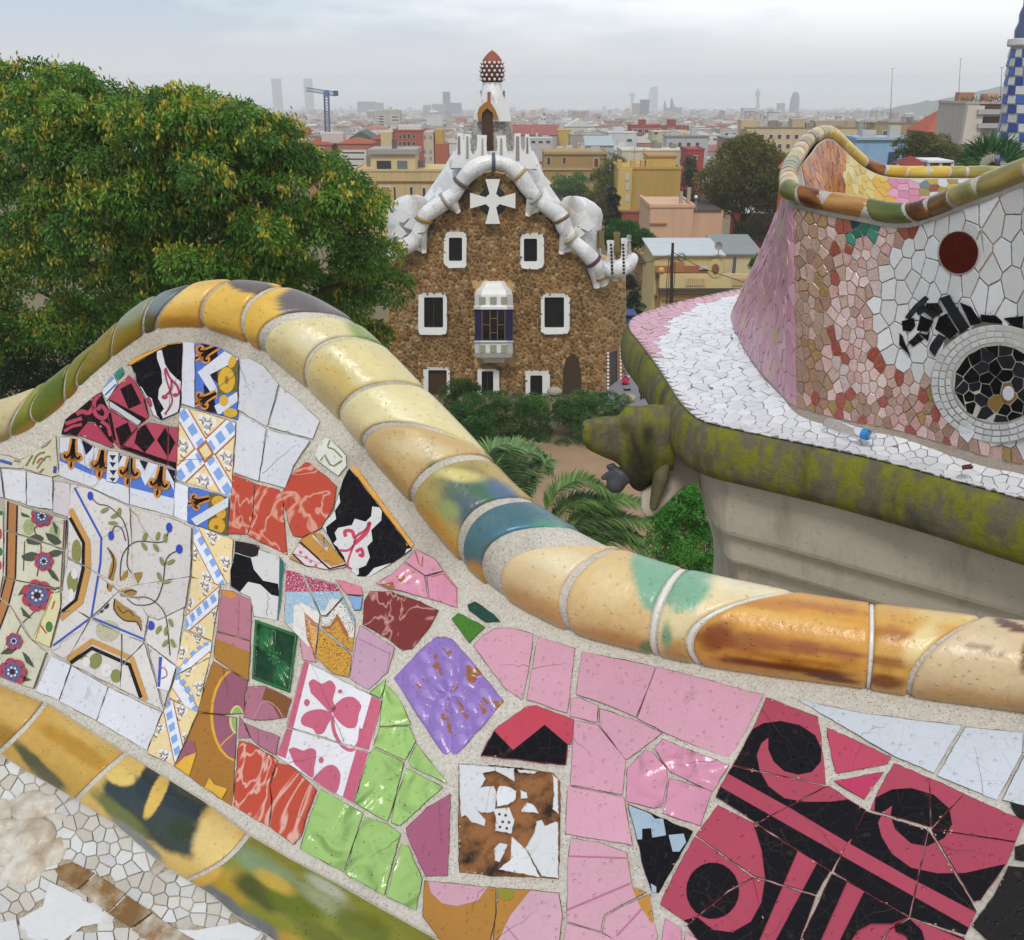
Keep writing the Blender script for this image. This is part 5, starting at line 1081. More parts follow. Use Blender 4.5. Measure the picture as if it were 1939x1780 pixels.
# ledge mosaic: cells laid out in plan, lifted onto the bed
rs = np.random.RandomState(11); pts = []
LB = BVHTree.FromPolygons([Vector(v) for v in mbl.V], mbl.F)
def ledge_at(x, y):
    loc, n, _, _ = LB.ray_cast(Vector((x, y, 3)), Vector((0, 0, -1))); return (np.array(loc), np.array(n)) if loc else (None, None)
LP = np.vstack([ES[:, :2] - nrmE * .004, IN[::-1, :2]]); blk = {}
for _ in range(34000):
    p = rs.uniform(LP.min(0), LP.max(0)); dcam = np.hypot(*p); r = .044 if dcam < 4.7 else .058
    k = (int(p[0] / .07), int(p[1] / .07))
    if any((p[0] - q[0]) ** 2 + (p[1] - q[1]) ** 2 < r * r for i in (-1, 0, 1) for j in (-1, 0, 1) for q in blk.get((k[0] + i, k[1] + j), ())): continue
    if not inside(p, LP): continue
    blk.setdefault(k, []).append(p); pts.append(p)
pts = np.array(pts); cells = []
PTIP = np.array([(1180,615),(1205,585),(1400,540),(1450,535),(1400,556),(1330,575),(1270,610),(1250,650),(1242,700)], float)
for i, c in voronoi(pts, (*LP.min(0), *LP.max(0)), 24):
    m = pts[i]; c = m + np.clip(c - m, -.055, .055)
    for k_, q_ in enumerate(c):
        if not inside(q_, LP):
            lo_, hi_ = 0., 1.
            for _ in range(6):
                md = (lo_ + hi_) / 2
                if inside(m + (q_ - m) * md, LP): lo_ = md
                else: hi_ = md
            c[k_] = m + (q_ - m) * lo_
    P0, n = ledge_at(*m)
    if P0 is None: continue
    if n[2] < 0: n = -n
    if n[2] < .3: continue
    P = np.array([[q[0], q[1], P0[2] - (n[0] * (q[0] - m[0]) + n[1] * (q[1] - m[1])) / n[2]] for q in c])
    q = project1(P.mean(0)); X, Y = proj(P); A = abs(area2(np.stack([X, Y], 1))) if q[0] < 1960 else 0
    cells.append((A, P, n, inside(q, PTIP)))
cells.sort(key=lambda t: -t[0]); rest = MB()
lw = [glaze(h, .25, 0, 0, .08) for h in ('ececee', 'e4e4e5', 'f2f2f2')]
for k, (A, P, n, tip) in enumerate(cells):
    if k < 290: tile3(P, n, random.choice(pk) if tip else random.choice(lw), .004, .009, 'ledge_tile', TER, .0021, .0012, .0006, 1.5)
    else: tile3(P, n, None, .004, .009, into=rest, gap=.0018, tilt=1.5, mi=(1 if tip else 0))
rest.build('ledge_mosaic', [lw[0], pk[0]], TER, kind='stuff')
# entablature under the cornice: sweeps along the near side, then turns back at the corner
co = NT('concrete'); cv = co.mix(co.noise(5, 6, .65), alb('d6cbb8'), alb('b3a793')); cmp_ = co.n('ShaderNodeMapping'); cmp_.inputs['Scale'].default_value = (1, 1, .2); co.l(co.tc.outputs['Object'], cmp_.inputs[0]); cv = co.mix(co.math('MULTIPLY', co.ramp(co.noise(5, 6, .7, vec=cmp_.outputs[0]), [(.5, (0, 0, 0)), (.74, (1, 1, 1))]), .55), cv, alb('7d7359')); cv = co.mix(co.ramp(co.noise(45, 3, .6), [(.62, (0, 0, 0)), (.72, (.5, .5, .5))]), cv, alb('8f8572')); co.color(cv); co.rough(.9, .2); co.bump(co.noise(90, 4, .7), .003); co.bump(co.noise(7, 3), .006); CONC = co.m
A0 = atz(1347, 903, -.27); A1 = atz(1939, 1050, -.27)
dirn = nrm((A1 - A0) * np.array([1, 1, 0])); inn = np.array([-dirn[1], dirn[0], 0]); inn = inn if inn[1] > 0 else -inn
path = [A0 + np.array([.12, 2.2, 0]), A0 + np.array([.02, .7, 0]), A0 + np.array([-.01, .22, 0]), A0 + dirn * .05, A0 + dirn * .3, A0 + dirn * 1.2, A0 + dirn * 3]
pp, _ = chain(np.array(path), 90)
tn = np.gradient(pp, axis=0); no = np.stack([tn[:, 1], -tn[:, 0]], 1); no /= np.linalg.norm(no, axis=1)[:, None]
if no[60][1] > 0: no = -no
ep = [(-.35, .02), (0.0, -.0), (-.004, -.02), (-.05, -.30), (-.06, -.325), (-.10, -.33), (-.105, -.35), (-.13, -.50), (-.14, -.52), (-.19, -.53), (-.24, -.75), (-.25, -.9), (-.36, -.93), (-.45, -1.6), (-.5, -11)]
G = np.array([[np.array([pp[i, 0] + no[i, 0] * d, pp[i, 1] + no[i, 1] * d, pp[i, 2] + z]) for d, z in ep] for i in range(90)])
mb = MB(); mb.grid(G); mb.build('entablature', CONC, TER)
for k in range(4):     # stone drops hanging beside the corner
    c = aty(1389 + k * 12, 1022 + k * 17, 4.85 - k * .03)
    mb = MB(); mb.lathe([(.004, .13), (.022, .09), (.036, .03), (.041, -.02), (.038, -.06), (.0, -.09)], c, 12); mb.build('stone_drop', CONC, TER, smooth=True)
# gargoyle
def slab(mb, poly, y0, y1, m=0, f=None):
    "outline given depth between y0 (front) and y1"
    p = np.asarray(poly, float); k = len(p); V = [f(x, y, y0) for x, y in p] + [f(x, y, y1) for x, y in p]
    mb.add(V, [[i, (i + 1) % k, k + (i + 1) % k, k + i] for i in range(k)] + [list(t) for t in tess(p)], m)
def blob(mb, P, r, n=14):
    r = np.broadcast_to(r, 3); th = np.linspace(0, math.pi, n); ph = np.arange(2 * n) / (2 * n) * 2 * math.pi
    G = np.array([[np.array(P) + r * np.array([math.sin(t) * math.cos(f), math.sin(t) * math.sin(f), math.cos(t)]) for f in ph] for t in th]); mb.grid(G, closev=True)
def gp(x, y, dy=0.): return aty(x, y, 5.0 + dy)
def caps(mb, a, b, ra, rb, n=9):
    for k in range(n): t = k / (n - 1); blob(mb, a + (b - a) * t, ra + (rb - ra) * t)
def remesh(o, v, it=6):
    m = o.modifiers.new('merge', 'REMESH'); m.mode = 'VOXEL'; m.voxel_size = v; m.use_smooth_shade = True
    m = o.modifiers.new('soften', 'SMOOTH'); m.factor = .5; m.iterations = it
m1 = 1 / 360.
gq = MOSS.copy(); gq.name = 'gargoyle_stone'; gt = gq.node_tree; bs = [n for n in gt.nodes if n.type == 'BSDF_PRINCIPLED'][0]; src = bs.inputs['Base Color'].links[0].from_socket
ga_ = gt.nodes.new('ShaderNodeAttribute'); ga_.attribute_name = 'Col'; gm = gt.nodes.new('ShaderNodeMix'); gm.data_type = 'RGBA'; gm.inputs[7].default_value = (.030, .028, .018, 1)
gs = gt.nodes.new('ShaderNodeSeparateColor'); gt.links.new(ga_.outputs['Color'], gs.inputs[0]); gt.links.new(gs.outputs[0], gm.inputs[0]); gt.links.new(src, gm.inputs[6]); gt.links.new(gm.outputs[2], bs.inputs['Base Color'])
prof_ = np.array([(1102, 812, 820, 6), (1103, 803, 830, 15), (1107, 797, 843, 24), (1120, 793, 854, 31), (1145, 789, 866, 36), (1166, 786, 876, 39), (1176, 779, 886, 44), (1185, 771, 905, 48), (1198, 768, 924, 52), (1215, 767, 930, 55), (1232, 766, 918, 57), (1250, 766, 902, 58), (1275, 768, 890, 58)], float)
pq = smoothline(prof_, 4); n = 40; G = np.zeros((len(pq), n, 3)); CC_ = np.zeros((len(pq), n, 3))
for i, (x, y0, y1, w) in enumerate(pq):
    for j in range(n):
        t = 2 * math.pi * j / n; ex = .8; cs_, sn_ = math.copysign(abs(math.cos(t)) ** ex, math.cos(t)), math.copysign(abs(math.sin(t)) ** ex, math.sin(t))
        y = (y0 + y1) / 2 - (y1 - y0) / 2 * cs_; wob_ = noise.noise(Vector((x * .035, y * .035, sn_ * 1.2)))
        wd_ = w * (1 - .35 * max(0., (y - 870) / 60.)); brow = 7 * math.exp(-((x - 1190) / 14) ** 2 - ((y - 800) / 12) ** 2) - 9 * math.exp(-((x - 1176) / 9) ** 2 - ((y - 815) / 10) ** 2)
        G[i, j] = aty(x, y + 2.5 * wob_, 5.0 - (sn_ * (wd_ + wob_ * 3) + (brow if sn_ > 0 else -brow)) * m1)
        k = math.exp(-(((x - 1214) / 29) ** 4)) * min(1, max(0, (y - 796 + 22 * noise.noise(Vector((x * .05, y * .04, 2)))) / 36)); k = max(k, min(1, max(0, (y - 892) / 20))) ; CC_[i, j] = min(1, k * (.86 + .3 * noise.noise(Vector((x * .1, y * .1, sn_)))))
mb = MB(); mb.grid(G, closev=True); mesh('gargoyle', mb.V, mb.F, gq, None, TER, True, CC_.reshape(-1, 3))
mb = MB(); blob(mb, gp(1105, 808, -.045), np.array([3, 5, 3]) * m1, 8); mb.build('nostril', plain('2c2c20', .8), TER, smooth=True)
mb = MB(); slab(mb, [(1238, 800), (1268, 800), (1296, 846), (1332, 884), (1346, 906), (1300, 918), (1266, 950), (1236, 978), (1222, 980), (1214, 966), (1213, 905), (1236, 900)], 0, -.30, f=lambda x, y, d: aty(x, y, 4.94 + .0012 * max(0, 960 - y) - d))
mb.V = [tuple(v) for v in mb.V]; k_ = len(mb.V) // 2; mb.F.append(list(range(k_, 2 * k_))); mb.M.append(0)
BR_ = mb.build('bracket', CONC, TER); remesh(BR_, .012, 9)
mb = MB(); caps(mb, gp(1262, 868, -.06), gp(1252, 900, -.09), np.array([8, 14, 16]) * m1, np.array([17, 22, 24]) * m1, 6); caps(mb, gp(1252, 900, -.09), gp(1238, 955, -.06), np.array([17, 22, 24]) * m1, np.array([9, 16, 14]) * m1, 7); q = NT('dark_olive_stone'); q.color(q.mix(q.noise(12, 5, .65), alb('55513a'), alb('807a58'))); q.rough(.85, .3); q.bump(q.noise(90, 4, .7), .004); remesh(mb.build('bracket_groove', q.m, TER), .010, 5)  # dark olive rounded piece standing in for the bracket's inner groove
mb = MB(); caps(mb, gp(1178, 900, -.02), gp(1166, 916, -.02), 17 * m1, 20 * m1, 6); caps(mb, gp(1168, 893, -.02), gp(1143, 904, -.02), 11 * m1, 6 * m1, 6); blob(mb, gp(1153, 884, -.02), 6 * m1); blob(mb, gp(1160, 883, -.02), 7 * m1); caps(mb, gp(1180, 905, -.02), gp(1205, 890, -.02), 16 * m1, 14 * m1, 5)
SPT = mb.build('lead_spout', plain('4a4a4e', .5, .2, 20, .002), TER); remesh(SPT, .008, 3)
# things lying on the ledge
def on_ledge(x, y):
    R = ray(x, y); d = 4.0
    for _ in range(3):
        P = CAM + R * ((.085 - EYE) / R[2])
    return P
a, b = on_ledge(1560, 808), on_ledge(1656, 838); ax = nrm(b - a); up = np.array([0, 0, .026])
BOT = thing('plastic_bottle', tuple((a + b) / 2), 'clear plastic bottle with blue band lying on white mosaic ledge', 'bottle')
gl = NT('clear_plastic'); gl.color((.95, .97, 1)); gl.rough(.05, .5); gl.b.inputs['Transmission Weight'].default_value = .92; gl.b.inputs['IOR'].default_value = 1.12
L = np.linalg.norm(b - a); pr = [(.0, .004), (.02, .022), (.3, .025), (.5, .022), (.7, .025), (.82, .022), (.92, .014), (.94, .013)]
mb = MB(); mb.tube([a + ax * L * t + up for t, r in pr], [r for t, r in pr], 16); mb.build('bottle_body', gl.m, BOT, smooth=True)
mb = MB(); mb.tube([a + ax * L * t + up for t in (.76, .77, .86, .87)], [.0255, .0262, .0262, .0255], 16); mb.build('bottle_label', glaze('2f8fd8', .3, 0, 0), BOT, smooth=True)
mb = MB(); mb.tube([a + ax * L * t + up for t in (.94, 1.0)], .013, 14); mb.build('bottle_cap', glaze('c9d8ea', .35, 0, 0), BOT)
c = on_ledge(1830, 893); mb = MB(); V = []
for i in range(9):
    t = i / 8; w = .022 * math.sin(math.pi * min(1, t * .9 + .05)); o = np.array([math.cos(.6) * (t - .5) * .07, math.sin(.6) * (t - .5) * .07, .012 + .02 * (t - .5) ** 2]); s_ = np.array([-math.sin(.6), math.cos(.6), 0])
    V += [c + o - s_ * w + [0, 0, .008], c + o, c + o + s_ * w + [0, 0, .01]]
mb.grid(np.array(V).reshape(9, 3, 3)); lf = mb.build('fallen_leaf', plain('5a3426', .7), None, smooth=True)
tag(lf, 'small curled brown leaf lying on the white mosaic ledge', 'leaf')
# ================================================================ ground, road, garden path, sea, hill, haze
HP = [(-40, 23), (72, 23.05), (120, 26), (200, 30), (300, 35), (600, 49), (1500, 76), (3000, 113), (5000, 155), (5200, 156.5)]
def gz(Y): return EYE - np.interp(Y, [a for a, b in HP], [b for a, b in HP])
def struct(o): o['kind'] = 'structure'; return o
ys = np.concatenate([np.linspace(-40, 70, 12), np.geomspace(75, 5150, 60)])
G = np.array([[(f * (160 + y * 1.0), y, gz(y)) for f in np.linspace(-1, 1, 30)] for y in ys])
mb = MB(); mb.grid(G)
q = NT('earth'); q.color(q.mix(q.noise(.08, 5, .6), alb('8c7a5e'), alb('6d664f'))); q.rough(.95, .2); struct(mb.build('ground', q.m))
G = np.array([[(f * (5200 + (y - 5000)), y, EYE - 156.2) for f in np.linspace(-1, 1, 12)] for y in np.geomspace(5000, 14000, 12)])
q = NT('sea_water'); q.color(alb('9aa4a8')); q.rough(.25, .5); q.bump(q.noise(.02, 4), 3.); mb = MB(); mb.grid(G); struct(mb.build('sea', q.m))
GZ = gz(60.)
def sheet(name, pts, z, mat): mb = MB(); P = [atz(x, y, z) for x, y in pts]; mb.add(P, [list(range(len(P)))]); return struct(mb.build(name, mat))
sand = NT('sandy_path'); sand.color(sand.mix(sand.noise(.5, 6, .65), alb('b5977a'), alb('8f7258'))); sand.rough(.95, .2); sand.bump(sand.noise(9, 4), .02)
sheet('garden_path', [(870, 842), (1000, 838), (1085, 842), (1160, 868), (1300, 905), (1400, 960), (1500, 1150), (900, 1150), (820, 950)], GZ + .02, sand.m)
sheet('road', [(1165, 640), (1230, 610), (1300, 640), (1330, 770), (1130, 775)], GZ + .03, plain('85868a', .85, .12, .6))
sheet('road_marking', [(1176, 716), (1212, 704), (1212, 706.5), (1176, 719)], GZ + .045, plain('d4d4d4'))
# wooded hill on the right, far off
hp_ = [(1560, 214), (1640, 212), (1690, 204), (1740, 194), (1790, 186), (1830, 178), (1860, 170), (1900, 163), (1940, 160), (2050, 150), (2200, 146)]
n = 60; xs = np.linspace(1560, 2200, n); top = np.interp(xs, [a for a, b in hp_], [b for a, b in hp_]); V = []
for x, t in zip(xs, top):
    a = aty(x, t + 1.6 * noise.noise(Vector((x * .08, 1, 1))) + 1.2 * noise.noise(Vector((x * .4, 1, 1))), 2700)
    for k in range(8):
        f = k / 7; z0 = gz(2300.); V.append((a[0], 2700 - 400 * f, a[2] * (1 - f) ** 1.2 + z0 * (1 - (1 - f) ** 1.2) + 5 * noise.noise(Vector((x * .05, f * 9, 3)))))
    V.append((a[0], 3300, gz(3200.)))
mb = MB(); mb.grid(np.array(V).reshape(n, 9, 3)); struct(mb.build('hill', plain('4c5648', .95, .35, .02, 0), smooth=True))
# air between here and the sea
hz = NT('haze_air'); hz.t.nodes.remove(hz.b); vol = hz.n('ShaderNodeVolumePrincipled'); vol.inputs['Color'].default_value = (.95, .965, .98, 1); vol.inputs['Density'].default_value = 2.7e-4
hz.l(vol.outputs[0], hz.o.inputs['Volume'])
mb = MB(); mb.box(-14600, 14600, -300, 14600, EYE - 158.5, 13.0); HZ = mb.build('haze', hz.m, kind='stuff')
# ================================================================ the gatehouse with white mosaic roof
HY = 72.0
HOUSE = thing('gatehouse', tuple(aty(960, 760, HY + 4)), 'brown rubble stone house with wavy white mosaic roof edges and red spire', 'house')
def hy(x): return HY + max(0., (x - 1118) / 64.) ** 2 * 5.5
def hP(x, y, dy=0.): return aty(x, y, hy(x) - dy)
K72 = HY / .975 / FPX      # metres per pixel at the house
FAC = np.array([(735,790),(735,500),(760,486),(790,470),(803,440),(815,418),(838,402),(860,392),(868,370),(884,346),(905,331),(932,325),(957,331),(976,346),(990,366),(997,392),(1022,404),(1046,420),(1058,446),(1068,472),(1085,480),(1106,488),(1118,510),(1128,536),(1150,530),(1184,524),(1186,790)], float)
bk = plain('cba873', .95, .2, 1.5)
back = HY + 14
ft = tess(FAC); cols_ = []
mb = MB(); V = []; xs = np.concatenate([np.linspace(735, 1110, 40), np.linspace(1116, 1185, 14)])
topx = lambda x: np.interp(x, FAC[1:-1, 0], FAC[1:-1, 1])
G = np.array([[hP(x, topx(x) + (795 - topx(x)) * k / 10) for k in range(11)] for x in xs]); mb.grid(G)
tp = np.array([hP(x, topx(x)) for x in xs]); G2 = np.stack([tp, tp * [1, 0, 1] + np.array([0, back, 0])], 1); mb.grid(G2)
l0 = np.array([[hP(735, y) for y in (500, 795)], [hP(735, y) * [1, 0, 1] + [0, back, 0] for y in (500, 795)]]); mb.grid(l0); r0 = np.array([[hP(1185, y) for y in (524, 795)], [hP(1185, y) * [1, 0, 1] + [0, back, 0] for y in (524, 795)]]); mb.grid(r0)
mb.build('wall', bk, HOUSE)
WIN = [((841, 440, 884, 508), (850, 450, 875, 494)), ((985, 442, 1030, 509), (992, 452, 1017, 495)), ((791, 555, 847, 635), (803, 563, 839, 620)), ((1024, 556, 1079, 633), (1031, 563, 1068, 620)),
       ((801, 696, 852, 790), (811, 701, 846, 790)), ((903, 699, 946, 775), (912, 703, 934, 775)), ((996, 702, 1041, 775), (1004, 711, 1027, 775))]
holes = [np.array([(a, b), (c, b), (c, d), (a, d)], float) for (a, b, c, d), _ in WIN] + [np.array([(897, 530), (973, 530), (973, 690), (897, 690)], float), np.array([(1064, 760), (1066, 700), (1072, 678), (1085, 668), (1096, 680), (1101, 710), (1102, 760)], float), np.array([(1150, 660), (1178, 655), (1178, 742), (1150, 748)], float), ell('P', 933, 381, 30, 30)]
sd = poisson(FAC, 6.3, 42000); stn = MB(); SCOL = [np.array(alb(h)) for h in ('a47a4c', 'ae8a5e', '91683f', 'baa074', 'a17a4e', '987048', 'a98258', '80603c')]
for i, c in voronoi(sd, (735, 320, 1185, 795), 18):
    m = sd[i]
    if any(inside(m, h) for h in holes) or np.ptp(c[:, 0]) > 26 or np.ptp(c[:, 1]) > 26: continue
    c = inset(c, .7)
    if len(c) < 3: continue
    if m[0] < 1170 and not inside(c.mean(0), FAC): continue
    k = len(c); d = random.uniform(.05, .19); inn_ = c * .72 + m * .28; V = [hP(*p, -.05) for p in c] + [hP(*p, d * .75) for p in c * .92 + m * .08] + [hP(*p, d) for p in inn_] + [hP(*m, d * 1.15)]
    F = [[a, (a + 1) % k, k + (a + 1) % k, k + a] for a in range(k)] + [[k + a, k + (a + 1) % k, 2 * k + (a + 1) % k, 2 * k + a] for a in range(k)] + [[2 * k + a, 2 * k + (a + 1) % k, 3 * k] for a in range(k)]
    stn.add(V, F, 0, tuple(SCOL[random.randrange(8)] * random.uniform(.8, 1.15) * (1 + .4 * noise.noise(Vector((m[0] * .025, m[1] * .025, 5.))))))
stn.build('rubble_facing', vcol('rubble', .95, .2, .05, 6, .12, 2.0), HOUSE, cols=True, kind='stuff')
def mosaic_white(name, a='f2f2f2', b='dcdcdc', c='fbfaf8', sc=1.1):
    t = NT(name); v = t.n('ShaderNodeTexVoronoi'); v.inputs['Scale'].default_value = sc; t.l(t.tc.outputs['Object'], v.inputs['Vector']); sp = t.n('ShaderNodeSeparateColor'); t.l(v.outputs['Color'], sp.inputs[0])
    col = t.ramp(sp.outputs[0], [(.0, alb(a)), (.5, alb(c)), (.75, alb(b))]); v2 = t.n('ShaderNodeTexVoronoi', feature='DISTANCE_TO_EDGE'); v2.inputs['Scale'].default_value = 4.5; t.l(t.tc.outputs['Object'], v2.inputs['Vector'])
    col = t.mix(t.ramp(v2.outputs['Distance'], [(.02, (1, 1, 1)), (.07, (0, 0, 0))]), col, alb('d2d0cc')); col = t.mix(t.ramp(t.noise(.7, 5, .65), [(.5, (0, 0, 0)), (.75, (.3, .3, .3))]), col, alb('a59d90'))
    t.color(col); t.rough(.4, .4); t.bump(t.noise(3, 3), .03); return t.m
MWH = mosaic_white('white_mosaic'); MGR = mosaic_white('grey_mosaic', '9c968c', '7b756c', 'bdb7ad', 3.0); WHTP = plain('f4f3ee', .6, .08, 2., .02, 8)
DARK = NT('dark_pane'); DARK.color(alb('15171c')); DARK.rough(.12, .5); DARK = DARK.m
def rrect(a, b, c, d, r, n=4):
    P = []
    for cx_, cy_, t0 in ((c - r, b + r, -90), (c - r, d - r, 0), (a + r, d - r, 90), (a + r, b + r, 180)):
        for k in range(n + 1): t = math.radians(t0 + 90 * k / n); P.append((cx_ + r * math.cos(t), cy_ + r * math.sin(t)))
    return np.array(P)
def slab(mb, poly, y0, y1, m=0, f=hP):
    "outline traced on the facade, given depth between y0 (front) and y1 metres before the wall"
    p = np.asarray(poly, float); k = len(p); V = [f(x, y, y0) for x, y in p] + [f(x, y, y1) for x, y in p]
    F = [[i, (i + 1) % k, k + (i + 1) % k, k + i] for i in range(k)] + [list(t) for t in tess(p)]; mb.add(V, F, m)
def ringslab(mb, o, i, y0, y1, m=0):
    k = len(o); V = [hP(x, y, y0) for x, y in o] + [hP(x, y, y0 - .05) for x, y in i] + [hP(x, y, y1) for x, y in o] + [hP(x, y, y1) for x, y in i]
    F = []
    for a in range(k): b = (a + 1) % k; F += [[a, b, k + b, k + a], [a, b, 2 * k + b, 2 * k + a], [k + a, k + b, 3 * k + b, 3 * k + a]]
    mb.add(V, F, m)
BRN = plain('4a3524', .7)
def wob(p, a): return p + np.array([[noise.noise(Vector((x * .13, y * .13, 2))) * a, noise.noise(Vector((x * .13, y * .13, 9))) * a] for x, y in p])
for k, (o, i) in enumerate(WIN):
    op = wob(rrect(*o, 11 if k < 4 else 4, 6), 2.4); ip_ = rrect(*i, 2.5, 6)
    mb = MB(); ringslab(mb, op, ip_, .36, -.4); w = mb.build('window', WHTP, HOUSE)
    mb = MB(); slab(mb, ip_, .06, -.25); mb.build('pane', DARK if k != 4 else BRN, w)
    mb = MB(); cx_ = (i[0] + i[2]) / 2; cy_ = (i[1] + i[3]) / 2
    slab(mb, [(cx_ - .8, i[1]), (cx_ + .8, i[1]), (cx_ + .8, i[3]), (cx_ - .8, i[3])], -.18 + .28, -.2); slab(mb, [(i[0], cy_ - .6), (i[2], cy_ - .6), (i[2], cy_ + .6), (i[0], cy_ + .6)], -.11, -.18)
    if k in (2, 5): mb.build('mullion', BRN, w)
    mb = MB()       # dark pebbles set round the frame
    P = rough_edge(rrect(*o, 9 if k < 4 else 4, 5), 7, .8)
    for x, y in P:
        if y > 770 or random.random() < .55: continue
        blob(mb, hP(x + random.uniform(-1.5, 1.5), y + random.uniform(-1, 1), .30), .06 + random.random() * .06, 5)
    mb.build('pebble_trim', plain('6b6054', .8, .3, 6.), w, kind='stuff')
# cross with the round dark window behind it
mb = MB(); slab(mb, ell('P', 933, 381, 28, 28, 0, 28), .02, -.6); rw = mb.build('round_window', DARK, HOUSE)
arm = [(-6, -13), (-14, -41), (14, -41), (6.5, -13), (13, -6.5), (43, -15), (43, 15), (13, 6.5), (6.5, 13), (14, 44), (-14, 44), (-6, 13), (-13, 6.5), (-43, 15), (-43, -15), (-13, -6.5)]
mb = MB(); slab(mb, [(933 + a, 380 + b) for a, b in arm], .75, .0); mb.build('cross', WHTP, HOUSE)
# swelling white roof edge with collars
TP = [(735,478),(760,470),(785,455),(800,424),(808,406),(838,384),(860,367),(873,347),(887,329),(908,314),(935,307),(961,313),(983,331),(999,355),(1015,375),(1038,394),(1060,410),(1070,434),(1084,455),(1107,476),(1126,498),(1136,520),(1141,536)]
tq = smoothline(np.array(TP, float), 5)
mb = MB(); R_ = np.array([13.8 + 1.5 * math.sin(i * .33) for i in range(len(tq))]) * K72
mb.tube([hP(x, y, .7) for x, y in tq], R_, 14)
for a, b, r0, r1 in (((850, 374), (868, 402), 15, 5), ((1012, 372), (999, 408), 15, 5), ((795, 436), (803, 478), 14, 5), ((1074, 440), (1063, 480), 14, 5), ((1120, 492), (1131, 543), 13, 7), ((838, 382), (868, 400), 9, 3), ((1030, 388), (1000, 406), 9, 3), ((775, 460), (802, 476), 9, 3), ((1095, 466), (1066, 477), 9, 3)):
    mb.tube([hP(a[0] + (b[0] - a[0]) * t, a[1] + (b[1] - a[1]) * t, .7 - .3 * t) for t in np.linspace(0, 1, 6)], np.linspace(r0, r1, 6) * K72, 10)
mb.build('roof_edge', MWH, HOUSE, smooth=True)
for (x, y), h in (((873, 347), '6b5a50'), ((935, 307), '5d5f68'), ((985, 333), 'b89a66'), ((803, 418), 'a8813f'), ((845, 379), 'a09a94'), ((1062, 413), '7e6044'), ((1080, 449), 'c2b49a'), ((1122, 493), '6a3550'), ((1136, 522), 'b59b6c'), ((1014, 374), 'b9b6b2')):
    i = int(np.argmin(np.sum((tq - (x, y)) ** 2, 1))); a, b = tq[max(i - 1, 0)], tq[min(i + 1, len(tq) - 1)]; d = (b - a) / np.linalg.norm(b - a) * 3.2; c = tq[i]
    mb = MB(); mb.tube([hP(*(c - d), .7), hP(*(c - d * .9), .7), hP(*(c + d * .9), .7), hP(*(c + d), .7)], np.array([14, 16.4, 16.4, 14]) * K72, 14); mb.build('collar', plain(h, .5, .2, 6.), HOUSE, smooth=True)
mb = MB()
for x, y in tq:
    for _ in range(4):
        a = np.array([x, y]); c = np.array([935, 430.]); d = (c - a) / np.linalg.norm(c - a) * random.uniform(13, 19)
        if 340 < (a + d)[1] < 545: blob(mb, hP(*(a + d + np.random.uniform(-3, 3, 2)), .15), random.uniform(.08, .17), 5)
mb.build('pebble_trim', plain('55473a', .85, .3, 3.), HOUSE, kind='stuff')
# white mosaic vaults
mb = MB()
def loft(rows, yc, dep, n=16):
    G = []
    for y, xl, xr in rows:
        th = np.linspace(math.pi, 2 * math.pi, n); cx_, rx_ = (xl + xr) / 2, (xr - xl) / 2
        G.append([aty(cx_ + rx_ * math.cos(t), y, yc + dep * math.sin(t)) for t in th] + [aty(xr, y, yc + dep * 1.2), aty(xl, y, yc + dep * 1.2)])
    return np.array(G)
mb.grid(loft([(286, 858, 1010), (300, 850, 1018), (322, 838, 1026), (345, 822, 1036), (368, 806, 1052), (390, 792, 1068), (420, 778, 1085), (450, 770, 1100)], HY + 6, 4.5, 18), closev=True)
mb.build('roof', MWH, HOUSE, smooth=True)
for rows, yc in (([(369, 770, 790), (374, 755, 806), (384, 742, 815), (400, 736, 820), (425, 732, 822), (460, 734, 820)], HY + 5), ([(371, 1078, 1092), (374, 1068, 1108), (384, 1062, 1126), (396, 1060, 1138), (408, 1062, 1142), (430, 1066, 1139), (470, 1070, 1138), (500, 1076, 1140)], HY + 5.)):
    mb = MB(); mb.grid(loft(rows, yc, 3.5, 16), closev=True); mb.build('roof_vault', MWH, HOUSE, smooth=True)
for x, y, s in ((760, 410, 1), (780, 425, 1), (755, 440, 1), (1092, 440, 1), (1110, 425, 1.1), (1098, 465, 1), (850, 345, .9), (1030, 345, .9)):    # overlapping mosaic scales
    mb = MB(); slab(mb, [(x - 16 * s, y + 4), (x, y - 15 * s), (x + 16 * s, y + 2), (x + 4 * s, y + 12 * s)], .55, .2, f=lambda a, b, d: aty(a, b, HY + 1.6 - d)); mb.build('roof_scale', plain('f0f0ee', .5), HOUSE)
def merlon(x, y0, y1, w0, w1, Y, mat, name='merlon', dep=.35):
    mb = MB(); P = []
    for y, w in ((y1, w1), (y1 - (y1 - y0) * .25, w0 * 1.15), (y0 + (y1 - y0) * .3, w0 * .9), (y0 + 3, w0 * 1.15), (y0, w0 * 1.2), (y0 - 1.5, w0 * .8)):
        P.append([aty(x - w / 2, y, Y - dep), aty(x + w / 2, y, Y - dep), aty(x + w / 2, y, Y + dep), aty(x - w / 2, y, Y + dep)])
    mb.grid(np.array(P), closev=True); b = len(mb.V); mb.F.append([b - 4, b - 3, b - 2, b - 1]); mb.M.append(0); mb.build(name, mat, HOUSE)
def cP(x, y, d): return aty(x, y, HY + 1.6 - d)
